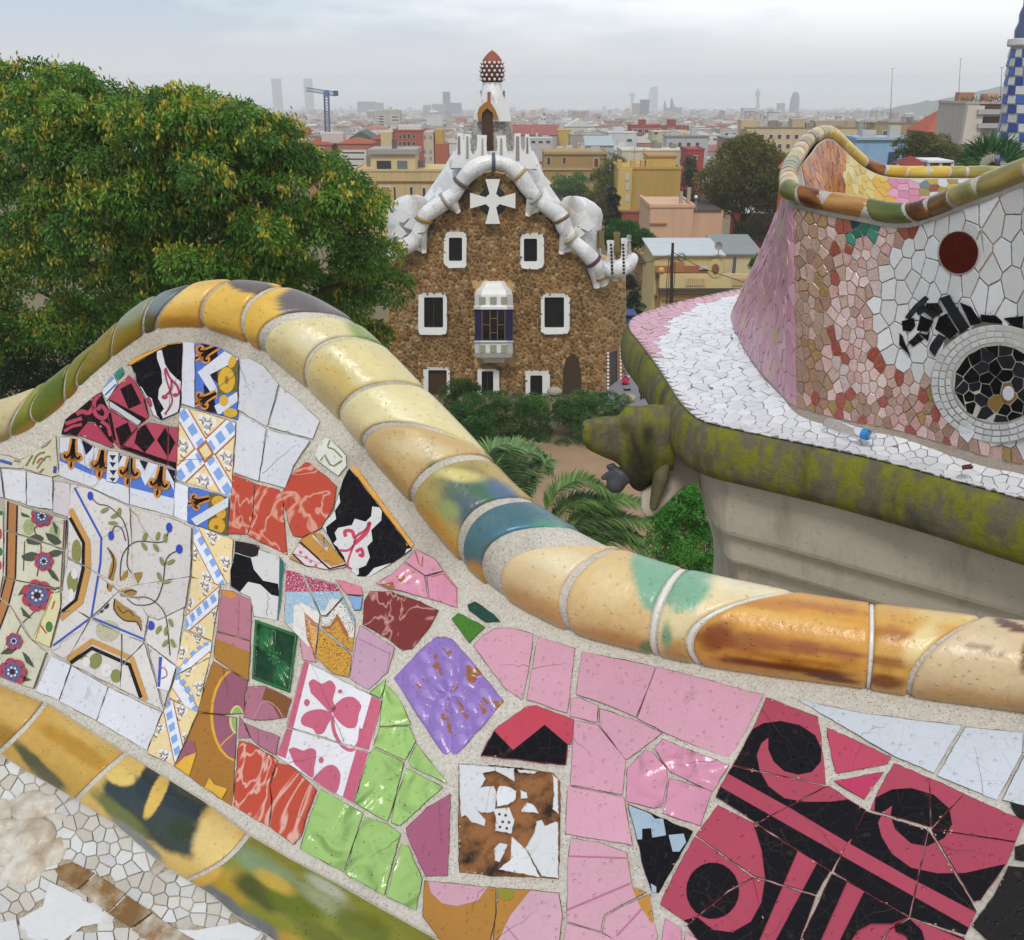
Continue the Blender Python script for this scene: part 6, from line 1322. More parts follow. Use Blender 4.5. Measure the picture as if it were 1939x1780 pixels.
for poly in ([(853, 318), (860, 296), (865, 276), (866, 254), (865, 251), (876, 251), (878, 268), (880, 254), (891, 253), (890, 268), (891, 284), (895, 292), (900, 291), (903, 280), (904, 266), (903, 255), (922, 256), (921, 272), (922, 288), (928, 300), (930, 318)], [(934, 318), (937, 300), (941, 287), (942, 272), (940, 257), (958, 256), (958, 274), (961, 288), (966, 295), (971, 291), (974, 276), (974, 253), (986, 252), (986, 270), (988, 284), (992, 288), (995, 276), (994, 254), (1002, 254), (1003, 272), (1008, 292), (1018, 320)]):
    mb = MB(); slab(mb, poly, .55, -.35, f=cP); mb.build('battlement', plain('f6f5f2', .5, .05, 2.), HOUSE)
for x0, x1, y0, y1, m in ((867, 871, 258, 292, '8a8378'), (883, 887, 258, 300, 'a8a49c'), (912, 915, 262, 300, 'b0aca6'), (947, 951, 262, 300, 'a8a49c'), (977, 983, 258, 304, '9a9286'), (997, 1000, 260, 290, '857d70')):
    mb = MB(); slab(mb, [(x0, y0), (x1, y0), (x1 + .6, y1), (x0 - .6, y1)], .60, .4, f=cP); mb.build('mosaic_band', plain(m, .6, .4, 14.), HOUSE)
mb = MB(); mb.tube([aty(x, y, HY + 2.5) for x, y in ((852, 312), (880, 306), (905, 300), (935, 296), (962, 300), (990, 306), (1018, 314))], 9 * K72, 12); mb.build('parapet', MWH, HOUSE, smooth=True)
# tower and spire
TY = HY + 6.; KT = TY / 1.05 / FPX
def tlathe(rows, xc, n=24):
    G = []
    for y, r in rows:
        c = aty(xc, y, TY); G.append([c + r * KT * np.array([math.cos(t), math.sin(t), 0]) for t in np.arange(n) / n * 2 * math.pi])
    return np.array(G)
mb = MB(); mb.grid(tlathe([(300, 42), (270, 39), (245, 37), (228, 36), (218, 34)], 932), closev=True); mb.build('tower_shaft', MGR, HOUSE, smooth=True)
mb = MB(); mb.grid(tlathe([(226, 36), (214, 33), (205, 30), (192, 26), (180, 20), (150, 17)], 932), closev=True); mb.build('tower_neck', MWH, HOUSE, smooth=True)
mb = MB(); mb.grid(tlathe([(186, 16), (168, 17.5), (156, 17)], 932), closev=True); mb.build('spire_neck', MGR, HOUSE, smooth=True)
for a in range(1, 4):
    t = 2 * math.pi * a / 8; x = 932 + 29 * math.cos(t); merlon(x, 173, 222, 7, 15, TY + 29 * KT * math.sin(t), MGR if a % 2 else MWH, 'tower_merlon', .22)
mb = MB(); slab(mb, [(902, 230), (905, 205), (905, 190), (902, 172), (909, 172), (911, 188), (914, 197), (918, 196), (921, 186), (921, 172), (931, 172), (932, 188), (936, 197), (941, 198), (945, 190), (946, 180), (950, 173), (955, 196), (957, 186), (956, 172), (963, 172), (962, 190), (964, 206), (968, 230)], .3, -.35, f=lambda x, y, d: aty(x, y, TY - 36 * KT - d)); mb.build('tower_crown', plain('f2f1ee', .5, .05, 2.), HOUSE)
mb = MB(); slab(mb, [(923, 174), (929, 174), (929, 194), (923, 194)], .36, .2, f=lambda x, y, d: aty(x, y, TY - 36 * KT - d)); mb.build('mosaic_band', plain('a8654a', .6, .3, 14.), HOUSE)
mb = MB(); mb.grid(tlathe([(156, 17), (154, 20), (148, 21), (140, 22), (128, 21.5), (118, 19.5)], 932, 24), closev=True); mb.build('spire_bulb', plain('5e2626', .5, .2, 3.), HOUSE, smooth=True)
mb = MB(); mb.grid(tlathe([(118, 19.6), (112, 16.5), (106, 12.5), (101, 8), (97, 3.5), (95, .3)], 932, 24), closev=True); mb.build('spire_cap', plain('9a5040', .6, .2, 3., .02, 8), HOUSE, smooth=True)
for r, (y, rad) in enumerate(((150, 21.6), (142, 22.2), (134, 22.2), (126, 21.6), (119, 20))):
    for k in range(14):
        t = 2 * math.pi * (k + .5 * (r % 2)) / 14; mb = MB(); blob(mb, aty(932, y, TY) + rad * KT * np.array([math.cos(t), math.sin(t), 0]), .105, 6); mb.build('white_knob', plain('e6e4e0', .3), HOUSE, smooth=True)
def tP(x, y, d=0.): return aty(x, y, TY - 43 * KT - d)
mb = MB(); o = np.array([(905, 228), (904, 214), (908, 203), (917, 195), (924, 191), (931, 197), (938, 208), (944, 224), (936, 228), (933, 214), (922, 205), (913, 214), (912, 228)], float)
slab(mb, o, .35, -.4, f=tP); mb.build('tower_window_hood', plain('a8763a', .7), HOUSE)
mb = MB(); slab(mb, [(912, 300), (912, 216), (917, 207), (923, 204), (930, 208), (933, 216), (934, 300)], .12, -.5, f=tP); mb.build('tower_window', plain('4f3222', .6, .2, 6.), HOUSE)
# bay window
def bay(rows, mat, name, par=HOUSE, fr=.0):
    G = []
    for y, hw, d in rows:
        G.append([hP(935 + s * hw, y, dd) for s, dd in ((-1, -.3), (-1, d * .45), (-.66, d), (.66, d), (1, d * .45), (1, -.3))])
    mb = MB(); mb.grid(np.array(G)); mb.F.append([0, 1, 2, 3, 4, 5]); mb.M.append(0); return mb.build(name, mat, par)
BW = bay([(532, 18, .5), (536, 22, .9), (543, 26, 1.2), (549, 33, 1.6), (558, 36, 1.9), (578, 36.5, 1.95), (581, 38, 2.1), (586, 38, 2.1)], WHTP, 'bay_window')
bay([(645, 38, 2.1), (648, 38, 2.1), (650, 36, 1.95), (668, 36, 1.95), (677, 33, 1.7), (680, 22, 1.0), (687, 18, .6)], WHTP, 'bay_base', BW)
bay([(586, 36, 1.9), (645, 36, 1.9)], plain('2a3266', .25), 'bay_glazing', BW)
for x0, x1, m in ((914, 956, DARK),): mb = MB(); slab(mb, [(x0, 590), (x1, 590), (x1, 642), (x0, 642)], 1.98, 1.9); mb.build('pane', m, BW)
for x in (913, 928, 942, 956):
    mb = MB(); slab(mb, [(x - .7, 588), (x + .7, 588), (x + .7, 643), (x - .7, 643)], 2.06, 1.9); mb.build('glazing_bar', plain('8a6a55', .6), BW)
for x0, x1, y in ((914, 928, 615), (928, 942, 603), (928, 942, 630), (942, 956, 615)):
    mb = MB(); slab(mb, [(x0, y - .6), (x1, y - .6), (x1, y + .6), (x0, y + .6)], 2.05, 1.9); mb.build('glazing_bar', plain('8a6a55', .6), BW)
for y0, y1 in ((562, 576), (653, 667)):
    for x in (913, 934, 955):
        mb = MB(); slab(mb, [(x - 6, y0), (x + 6, y0), (x + 6, y1), (x - 6, y1)], 2.02, 1.9); mb.build('inset_panel', plain('a7a693', .6), BW)
# arched grotto door and the side window
mb = MB(); slab(mb, holes[8], .06, -.4); mb.build('arched_doorway', plain('4b3a2c', .9), HOUSE)
mb = MB(); slab(mb, [(1156, 740), (1155, 668), (1168, 663), (1168, 738)], .1, -.3); sw_ = mb.build('side_window', DARK, HOUSE)
mb = MB(); ringslab(mb, np.array([(1150, 745), (1150, 663), (1172, 655), (1174, 742)], float), np.array([(1156, 740), (1155, 668), (1168, 663), (1168, 738)], float), .25, -.3); mb.build('side_frame', plain('a06a4a', .8), sw_)
mb = MB()
for k in range(13):
    blob(mb, hP(1151, 748 - k * 6.6, .3), .11, 5); blob(mb, hP(1175, 744 - k * 6.8, .3), .11, 5)
for k in range(5): blob(mb, hP(1153 + k * 5, 749 - k, .3), .11, 5)
mb.build('white_stud', WHTP, sw_, kind='stuff')
# little white parapet at the right corner
mb = MB(); mb.tube([aty(x, y, HY + yy) for x, y, yy in ((1142, 506, 0), (1156, 512, -.6), (1172, 510, -.4), (1188, 500, 1), (1197, 490, 3))], np.array([13, 16, 17, 16, 12]) * K72, 14)
for x, y in ((1146, 524), (1160, 531), (1174, 528), (1186, 520)): mb.tube([aty(x, y - 18, HY), aty(x, y, HY)], np.array([9, 2.5]) * K72, 8)
mb.build('corner_parapet', MWH, HOUSE, smooth=True)
OLV_ = plain('84744a', .9, .3, 2.)
for x, y0, y1, w, m, yy in ((1139, 437, 470, 10, OLV_, 3), (1168, 440, 478, 12, OLV_, 3), (1156, 456, 500, 12, MWH, -.3), (1182, 452, 496, 11, MWH, .5), (1191, 446, 492, 8, MGR, 2)): merlon(x, y0, y1, w, w * 1.7, HY + yy, m)
mb = MB()
for x in (1157, 1180):
    for k in range(9): blob(mb, aty(x + .3 * k * (1 if x < 1170 else .6), 464 + k * 6.6, HY - 1.1 - .02 * k), .11, 5)
mb.build('dark_stud', plain('2c2a2c', .5), HOUSE, kind='stuff')
# ================================================================ the city below
def walls(col):
    "weathered render: blotches and rain streaks"
    if ('w', col) in MC: return MC[('w', col)]
    t = NT('render_' + col); c = np.array(alb(col)); mpp = t.n('ShaderNodeMapping'); mpp.inputs['Scale'].default_value = (1, 1, .12); t.l(t.tc.outputs['Object'], mpp.inputs[0])
    v = t.mix(t.noise(.25, 5, .65), tuple(c * .86), tuple(np.minimum(c * 1.08, .85))); v = t.mix(t.math('MULTIPLY', t.ramp(t.noise(1.1, 5, .7, vec=mpp.outputs[0]), [(.48, (0, 0, 0)), (.72, (1, 1, 1))]), .5), v, tuple(c * .55 + .03))
    t.color(v); t.rough(.9, .2); MC[('w', col)] = t.m; return t.m
def near_pt(x, Y): return aty(x, 300, Y)[0]
WINM = plain('3c3e42', .3, .1); FRM = plain('d9d6cf', .7)
def building(name, x0, x1, yt, Y, col, dep=12, label='', cat='building', group=None, wins=(), roof=None, roofc='9c5b45', rh=2.0, par=.35, base=None, wc=None, shut=None, extra=None):
    "block traced by its left and right edge and its top at distance Y; wins = [(x0, x1, y0, y1)]"
    X0, X1 = aty(x0, yt, Y)[0], aty(x1, yt, Y)[0]; zt = aty(x0, yt, Y)[2]; zb = gz(Y) - 1.5 if base is None else base
    o = thing(name, ((X0 + X1) / 2, Y + dep / 2, zb), label, cat, group)
    mb = MB(); mb.box(X0, X1, Y, Y + dep, zb, zt); mb.build('wall', walls(col), o)
    mb = MB(); t = .25
    if roof == 'hip' or roof == 'gable':
        e = .4; cx = (X0 + X1) / 2; w = (X1 - X0) / 2
        if roof == 'hip': V = [(X0 - e, Y - e, zt), (X1 + e, Y - e, zt), (X1 + e, Y + dep + e, zt), (X0 - e, Y + dep + e, zt), (cx - max(0, w - dep / 2), Y + dep / 2, zt + rh), (cx + max(.01, w - dep / 2), Y + dep / 2, zt + rh)]; F = [(0, 1, 5, 4), (1, 2, 5), (2, 3, 4, 5), (3, 0, 4), (3, 2, 1, 0)]
        else: V = [(X0 - e, Y - e, zt), (cx, Y - e, zt + rh), (X1 + e, Y - e, zt), (X0 - e, Y + dep, zt), (cx, Y + dep, zt + rh), (X1 + e, Y + dep, zt)]; F = [(0, 2, 1), (3, 4, 5), (0, 1, 4, 3), (1, 2, 5, 4), (0, 3, 5, 2)]
        mb.add(V, F)
        mb.build('roof', plain(roofc, .9, .2, .8), o)
    elif roof == 'lean':
        mb.add([(X0 - .3, Y - .4, zt), (X1 + .3, Y - .4, zt), (X1 + .3, Y + dep, zt + rh), (X0 - .3, Y + dep, zt + rh), (X0 - .3, Y - .4, zt + .15), (X1 + .3, Y - .4, zt + .15), (X1 + .3, Y + dep, zt + rh + .15), (X0 - .3, Y + dep, zt + rh + .15)], [(0, 3, 2, 1), (4, 5, 6, 7), (0, 1, 5, 4), (1, 2, 6, 5), (2, 3, 7, 6), (3, 0, 4, 7)]); mb.build('roof', plain(roofc, .6, .15, .8), o)
    else:
        mb.box(X0 - .15, X1 + .15, Y - .15, Y + .2, zt - .05, zt + par); mb.box(X0 - .15, X0 + .2, Y + .25, Y + dep, zt - .05, zt + par); mb.box(X1 - .2, X1 + .15, Y + .25, Y + dep, zt - .05, zt + par); mb.box(X0 + .25, X1 - .25, Y + .25, Y + dep, zt - .02, zt + .12); mb.build('parapet', plain(roofc if roof == 'flat' else col, .9, .1, .5), o)
    for w in wins:
        a, b, c, d = w[:4]; P, Q = aty(a, c, Y), aty(b, d, Y); xa, xb, z1, z0 = P[0], Q[0], P[2], Q[2]; fw = max(.06, (xb - xa) * .10)
        mb = MB(); mb.box(xa - fw, xa, Y - .1, Y + .02, z0 - fw, z1 + fw); mb.box(xb, xb + fw, Y - .1, Y + .02, z0 - fw, z1 + fw); mb.box(xa, xb, Y - .1, Y + .02, z1, z1 + fw); mb.box(xa, xb, Y - .1, Y + .02, z0 - fw, z0); f = mb.build('window', plain(shut, .7) if shut else FRM, o)
        mb = MB(); mb.box(xa, xb, Y - .03, Y + .01, z0, z1); mb.build('pane', plain(w[4], .4) if len(w) > 4 else WINM, f)
    if roof in (None, 'flat') and 110 < Y < 700 and X1 - X0 > 7:
        r_ = random.Random(int(x0 * 7 + yt)); mb = MB()
        for _ in range(max(2, int((X1 - X0) / 5))):
            w = r_.uniform(.4, 1.5); bx = r_.uniform(X0 + 2, X1 - 2); by = Y + r_.uniform(1.5, dep - 2); mb.box(bx - w, bx + w, by, by + w * 1.3, zt + .1, zt + r_.uniform(.6, 2.2))
            if r_.random() < .6: bx = r_.uniform(X0 + 1, X1 - 1); hh = r_.uniform(2.5, 5); mb.tube([(bx, by, zt), (bx, by, zt + hh)], .05, 4); mb.tube([(bx - .7, by, zt + hh - .3), (bx + .7, by, zt + hh - .3)], .04, 4); mb.tube([(bx - .5, by, zt + hh - .9), (bx + .5, by, zt + hh - .9)], .04, 4)
        mb.build('roof_clutter', plain(r_.choice(['a9a49c', 'c4bfb6', '8d8780', 'b07a60']), .9), o, kind='stuff')
    if extra: extra(o, Y, zt)
    return o
def rows(xs, ys, w, h): return [(x - w / 2, x + w / 2, y - h / 2, y + h / 2) for x in xs for y in ys]
def part_box(o, Y, n, c, x0, x1, y0, y1, d0=0., d1=4., rough=.9):
    P, Q = aty(x0, y0, Y), aty(x1, y1, Y); mb = MB(); mb.box(P[0], Q[0], Y + d0, Y + d1, Q[2], P[2]); return mb.build(n, plain(c, rough, .12, .5), o)
def ex_cream(o, Y, zt):
    part_box(o, Y, 'upper_storey', 'd8c295', 700, 786, 292, 326, .8, 8); part_box(o, Y, 'roof_slab', 'a8a39c', 696, 790, 283, 292.5, .2, 9); part_box(o, Y, 'chimney', '6a6560', 739, 748, 264, 283, 2, 3)
    part_box(o, Y, 'cornice', '8f5a44', 668, 842, 343, 345.5, -.25, .1)
    for x0, x1, c in ((712, 740, '35383a'), (751, 771, '6c7a7c')): part_box(o, Y, 'window', c, x0, x1, 305, 323, .7, .9, .3)
building('town_house', 668, 842, 324, 180, 'd4ba86', 14, 'cream house with two dark rooftop windows and a small chimney', wins=[(716, 720, 354, 378), (722, 739, 354, 378, 'b58a52'), (745, 750, 354, 379), (776, 782, 354, 375), (800, 806, 356, 372)], shut='e0ddd6', extra=ex_cream)
def ex_brick(o, Y, zt):
    part_box(o, Y, 'side_wing', 'c9b9a4', 800, 822, 250, 322, .5, 9); part_box(o, Y, 'orange_wing', 'b0664a', 822, 848, 273, 324, 1, 9); part_box(o, Y, 'rooftop_room', 'd8d8d6', 752, 796, 238, 249, 2, 6); part_box(o, Y, 'left_wing', 'd2bd92', 720, 745, 250, 300, .3, 9); part_box(o, Y, 'ochre_wing', 'c9a05a', 822, 838, 246, 274, 2, 9)
    for x in (804, 815):
        for y in (260, 287, 300, 314): part_box(o, Y, 'window', '8d8f92', x - 2, x + 2, y - 3, y + 3, .35, .5)
building('apartment_block', 745, 800, 248, 280, 'b0604e', 12, 'salmon red brick apartment block with beige and orange side wings', 'apartment block', wins=rows((758, 784), (259, 272, 286, 299, 313), 5, 6) + rows((766, 774), (258, 272, 286), 5, 9), shut='c9b8ac', extra=ex_brick)
def ex_salmon(o, Y, zt):
    for x0, x1, y0, y1, c in ((560, 580, 244, 258, 'a8604c'), (606, 648, 253, 272, 'cfc4bb'), (578, 640, 288, 300, 'a86a54')): part_box(o, Y, 'wing', c, x0, x1, y0, y1, 2, 8)
building('row_house', 577, 628, 274, 300, 'b37a62', 12, 'salmon house with low red hipped roof beside the big green tree', roof='hip', roofc='a2543f', rh=2.0, wins=rows((590, 610), (282,), 7, 5), extra=ex_salmon)
building('row_house', 640, 702, 272, 296, 'b87860', 12, 'salmon terrace house with stacked balconies left of cream house', roof='hip', roofc='a8563f', rh=1.6, wins=[(648, 690, 288, 291), (648, 690, 300, 303), (648, 690, 312, 315)])
building('workshop', 664, 704, 262, 320, 'b0a79c', 14, 'low building with a dark green sloping roof', roof='gable', roofc='5c665c', rh=2.2)
building('brick_house', 702, 730, 264, 310, 'a2604c', 12, 'dark red house squeezed beside cream tower top', roof='hip', roofc='93503f', rh=1.5)
building('office_tower', 712, 757, 210, 900, 'b9b7a2', 14, 'tall pale grey green office tower with dark slotted windows', 'tower', wins=[(717, 727, 219 + k * 5, 222 + k * 5) for k in range(6)] + [(742, 755, 220, 223), (742, 755, 226, 229)], extra=lambda o, Y, zt: part_box(o, Y, 'stair_tower', 'c9c7b4', 735, 741, 202, 210, 2, 6))
def ex_long(o, Y, zt):
    part_box(o, Y, 'string_course', 'bba276', 1026, 1150, 318, 322, -.3, .2); part_box(o, Y, 'roof_edge', 'b09a72', 1030, 1152, 288, 292, -.4, .2)
building('long_house', 1030, 1150, 290, 230, 'b0905a', 14, 'long ochre building with small windows right of house roof', wins=[(1066, 1071, 298, 310), (1125, 1133, 300, 316, '7a3b30'), (1102, 1108, 332, 345), (1116, 1123, 330, 344), (1036, 1042, 298, 312), (1075, 1080, 332, 345)], extra=ex_long)
building('long_shed', 972, 1055, 256, 420, 'b0aca6', 14, 'long pale building under red roof behind white roof', roof='lean', roofc='99483c', rh=3.5, wins=rows((1000, 1016, 1034), (262,), 7, 4))
building('white_house', 1000, 1046, 263, 400, 'cfcdc8', 12, 'white flat roofed house with grey windows below red roof', wins=rows((1010, 1024, 1038), (269,), 8, 5))
building('gable_house', 1072, 1122, 240, 520, 'd6d2cc', 14, 'white house with broad gable among city roofs', roof='gable', roofc='d9d5ce', rh=4.)
building('yellow_house', 1055, 1082, 247, 430, 'd6b254', 12, 'bright yellow narrow house between pale flat roofs')
building('concrete_block', 1080, 1146, 256, 380, 'a9a194', 13, 'plain grey concrete block with blank wall', wins=[(1096, 1110, 272, 280, '5a4038')])
building('white_house', 1152, 1206, 252, 400, 'd9d9d9', 12, 'bright white cubic house with stepped roof terrace', wins=rows((1192,), (266,), 9, 5), extra=lambda o, Y, zt: part_box(o, Y, 'roof_room', 'cfd0d2', 1165, 1182, 242, 253, 3, 7))
def ex_red(o, Y, zt):
    for x0, x1, y0, y1 in ((1213, 1224, 227, 238), (1268, 1281, 227, 238), (1245, 1306, 238, 246)): part_box(o, Y, 'roof_turret', '93483c', x0, x1, y0, y1, 2, 8)
building('red_block', 1195, 1252, 238, 470, 'a5493c', 14, 'red apartment block with turrets and white framed windows', wins=rows((1202, 1212, 1224, 1236, 1246), (248,), 7, 7), shut='d8d0c8', extra=ex_red)
building('cream_block', 1236, 1300, 250, 440, 'd5c6a2', 14, 'cream block with a dark attic strip before red roofs', wins=[(1238, 1246, 250, 255), (1288, 1298, 250, 255)])
for x0, x1, yt, Y, c, l in ((1298, 1334, 252, 430, 'd6d5d3', 'white terraced house with thin balconies below red block'), (1328, 1364, 256, 420, 'dcdbd9', 'white house with dark roof line near plane trees'), (1364, 1400, 246, 450, 'c6c3c0', 'pale grey house with slate blue roof near treetop')):
    building('white_house', x0, x1, yt, Y, c, 12, l, wins=rows(((x0 + x1) / 2 - 6, (x0 + x1) / 2 + 8), (yt + 8,), 6, 4))
building('tin_roof_house', 1110, 1162, 276, 300, 'bfc2c2', 10, 'low house with pale blue tin roof', roof='lean', roofc='aab7ba', rh=2.2)
building('flat_house', 1178, 1316, 286, 270, 'd9cfb6', 13, 'long cream flat roofed block with tiny windows', wins=rows((1200, 1222, 1244, 1268, 1290), (304,), 5, 5))
building('red_house', 1302, 1334, 284, 260, 'a64540', 12, 'small red house with white window behind plane trees', wins=rows((1316,), (298,), 7, 6), shut='dddddd')
def ex_ochre(o, Y, zt):
    part_box(o, Y, 'raised_block', 'cdac62', 1232, 1283, 299, 320, 2, 9); part_box(o, Y, 'raised_roof', 'b58a4a', 1230, 1286, 296, 299.5, 1.8, 9.2)
    for x in (1174, 1200, 1219, 1226): part_box(o, Y, 'merlon', 'cdac62', x - 4, x + 4, 304, 320, .5, 2)
    part_box(o, Y, 'left_bay', 'd4b56c', 1171, 1193, 318, 404, -.7, 1)
    for y in (334, 352, 374): part_box(o, Y, 'window', 'c9c6be', 1184, 1190, y - 6, y + 7, -.8, -.6)
building('ochre_villa', 1175, 1290, 320, 170, 'c6a258', 14, 'plain ochre yellow villa with crenellated corner and one small window', 'villa', wins=[(1225, 1237, 377, 389, 'b7bcc4')], shut='e4e2de', extra=ex_ochre)
building('garden_wall', 1172, 1300, 402, 150, 'a5644c', 2, 'low brick garden wall in front of ochre villa', 'wall', par=.2)
def ex_pink(o, Y, zt):
    part_box(o, Y, 'right_wing', 'd8ac8c', 1313, 1366, 400, 460, .4, 9); part_box(o, Y, 'wing_roof', '5d5650', 1312, 1367, 397, 401, .2, 9); part_box(o, Y, 'ledge', 'b98a6e', 1230, 1262, 421, 424, -.3, .2)
    for x, y0 in ((1297, 368), (1312, 360)): part_box(o, Y, 'chimney', 'b0a08c', x - 2, x + 2, y0, 394, 3, 3.6)
building('pink_house', 1232, 1314, 392, 130, 'dcb292', 11, 'blank peach pink house wall with two thin chimneys', extra=ex_pink)
def ex_villa(o, Y, zt):
    P = aty
    part_box(o, Y, 'terrace_wall', 'd9c48e', 1246, 1424, 514, 540, -1.6, -1.2)
    for x0, x1 in ((1294, 1330), (1380, 1420)):
        for k in range(9): x = x0 + (x1 - x0) * (k + .5) / 9; part_box(o, Y, 'baluster', 'd8b48a', x - 1.1, x + 1.1, 521, 535, -1.75, -1.6)
    part_box(o, Y, 'dark_cornice', '4c4740', 1244, 1430, 540, 544, -2.2, -1.0); part_box(o, Y, 'lower_wall', 'cdaa70', 1248, 1430, 546, 640, -1.4, -.6)
    for y in (552, 560): part_box(o, Y, 'string_course', 'a8875a', 1248, 1430, y, y + 2, -1.7, -1.4)
    part_box(o, Y, 'rust_band', 'b0714e', 1240, 1340, 503, 516, -.15, .1); part_box(o, Y, 'white_sign', 'dcdcdc', 1324, 1340, 503, 509, -.35, -.15); part_box(o, Y, 'door', 'b07850', 1276, 1294, 496, 515, -.3, -.1)
    mb = MB(); slab(mb, ell('P', 1355, 508, 15, 18, 0, 20), .0, -.3, f=lambda x, y, d: aty(x, y, Y - 1.7 - d)); mb.build('round_gable', plain('d5bf88', .9), o)
    mb = MB(); slab(mb, ell('P', 1355, 509, 7, 9.5, 0, 18), .1, -.2, f=lambda x, y, d: aty(x, y, Y - 1.7 - d)); mb.build('round_window', plain('84603f', .6), o)
building('cream_villa', 1240, 1368, 484, 105, 'dcc58a', 9, 'cream villa with grey tin roof, balustrade and oval window', 'villa', roof='lean', roofc='c6cbcf', rh=.4, extra=ex_villa)
building('annexe', 1366, 1440, 482, 108, 'd8c79c', 8, 'cream annexe with grey slatted roof beside the pink mosaic', roof='lean', roofc='8c9291', rh=.9, wins=[(1388, 1392, 487, 520, '6a6660')])
# side street front, lying along the line of sight
o = thing('street_house', tuple(aty(1225, 560, 100)), 'brown house flank with sloping parapet beside gatehouse', 'building')
A, B_ = aty(1204, 478, 122), aty(1247, 520, 104); zb = gz(110.) - 1
mb = MB(); mb.add([A, B_, (B_[0], B_[1], zb), (A[0], A[1], zb), A + [3, 1, 0], B_ + [3, 1, 0], (B_[0] + 3, B_[1] + 1, zb), (A[0] + 3, A[1] + 1, zb)], [(0, 1, 2, 3), (0, 4, 5, 1), (4, 7, 6, 5), (1, 5, 6, 2), (0, 3, 7, 4)]); mb.build('wall', plain('ab8656', .9, .15, .4), o)
mb = MB(); d = np.array([-.25, -.2, 0]); mb.add([A + d + [0, 0, .3], B_ + d + [0, 0, .3], B_ + d + [0, 0, -.3], A + d + [0, 0, -.3], A + [0, 0, .3], B_ + [0, 0, .3]], [(0, 1, 2, 3), (0, 4, 5, 1)]); mb.add([A + d * .8 + [0, 0, -2.3], B_ + d * .8 + [0, 0, -2.3], B_ + d * .8 + [0, 0, -2.6], A + d * .8 + [0, 0, -2.6], A + [0, 0, -2.3], B_ + [0, 0, -2.3]], [(0, 1, 2, 3), (0, 4, 5, 1)]); mb.build('cornice', plain('8b775a', .9), o)
mb = MB(); blob(mb, aty(1206, 474, 121.5), .45, 8); blob(mb, aty(1252, 512, 103.5), .35, 8); mb.build('stone_ball', plain('c8ad62', .8), o, kind='stuff')
building('shed', 1412, 1480, 404, 150, 'a33a30', 10, 'red shed with bright white corrugated roof below trees', 'shed', roof='lean', roofc='e2e5ea', rh=.9)
o = building('gable_house', 1494, 1540, 322, 125, 'e87a44', 4, 'bright orange gabled house behind the pink mosaic flank', roof='gable', roofc='d06a3c', rh=2.6, wins=[(1506, 1512, 360, 380, '5c2620')])
building('cream_block', 1415, 1625, 243, 330, 'd6bd98', 14, 'wide pale cream apartment block with rows of paired windows', 'apartment block', wins=rows((1443, 1460, 1476, 1492, 1508, 1534, 1598, 1614), (259, 277), 6, 8), roof='flat', roofc='8d7c64', extra=lambda o, Y, zt: [part_box(o, Y, 'roof_room', c, a, b, y0, 246, 3, 8) for a, b, y0, c in ((1408, 1436, 228, 'c9b28c'), (1506, 1530, 226, 'c0ab8a'), (1530, 1548, 233, '9b8f7e'), (1548, 1624, 229, 'b5a184'))])
building('brown_block', 1656, 1755, 234, 350, 'a5906c', 14, 'beige brown block with long roof edge behind blue building', wins=[(1672, 1681, 248, 258, '5d4a40')], roof='flat', roofc='8a785c')
building('grey_block', 1628, 1656, 232, 360, 'b5b2ae', 12, 'narrow grey block with white upright panels', wins=[(1638, 1642, 236, 256, 'd8d8d8'), (1647, 1651, 238, 256, 'd8d8d8')])
def ex_blue(o, Y, zt):
    part_box(o, Y, 'roof_trim', 'b3bcc2', 1621, 1728, 260, 265, -.4, .1); part_box(o, Y, 'door', '3c4a60', 1683, 1697, 288, 311, -.15, .1)
building('blue_house', 1622, 1727, 264, 160, '98bddc', 10, 'light blue box shaped building with a dark door', extra=ex_blue)
building('brick_house', 1757, 1835, 250, 260, 'a8503f', 14, 'brick red house with pyramid roof at right', roof='hip', roofc='b0563f', rh=5.5)
def ex_apt(o, Y, zt):
    for y in (207, 233): part_box(o, Y, 'balcony', 'b5b2b0', 1846, 1902, y, y + 9, -1.6, .2); part_box(o, Y, 'balcony_recess', '5d4038', 1856, 1900, y - 12 if y > 220 else y - 10, y, -.1, .1)
    part_box(o, Y, 'roof_room', 'c9987c', 1880, 1900, 178, 190, 2, 5); part_box(o, Y, 'pier', 'd4c9bc', 1829, 1848, 200, 272, -1.0, .3)
    mb = MB(); V = np.random.uniform((-1, -.5, 0), (1, .5, .8), (120, 3)) * [5.5, 1, 1] + aty(1872, 193, Y - .5)
    for v in V: mb.add([v, v + [.25, 0, .1], v + [.1, .1, .4]], [(0, 1, 2)])
    mb.build('roof_garden', plain('47583a', .9), o, kind='stuff')
building('apartment_block', 1829, 1910, 196, 190, 'c4bab0', 12, 'apartment block with deep balconies and roof garden by checkered column', 'apartment block', extra=ex_apt)
building('kiosk', 1718, 1741, 312, 60, '8f4038', 1.2, 'small dark red pavilion roof behind the far bench', 'kiosk', roof='hip', roofc='8f4038', rh=.5, base=-4)
o = thing('market_tent', tuple(aty(1772, 318, 62)), 'white flat awning on thin posts near red pavilion', 'awning')
part_box(o, 62, 'canopy', 'e6e6e6', 1758, 1806, 304, 308, 0, 2.5)
for x in (1759, 1782, 1804): part_box(o, 62, 'post', 'd8d8d8', x - .8, x + .8, 308, 330, .1, .25)
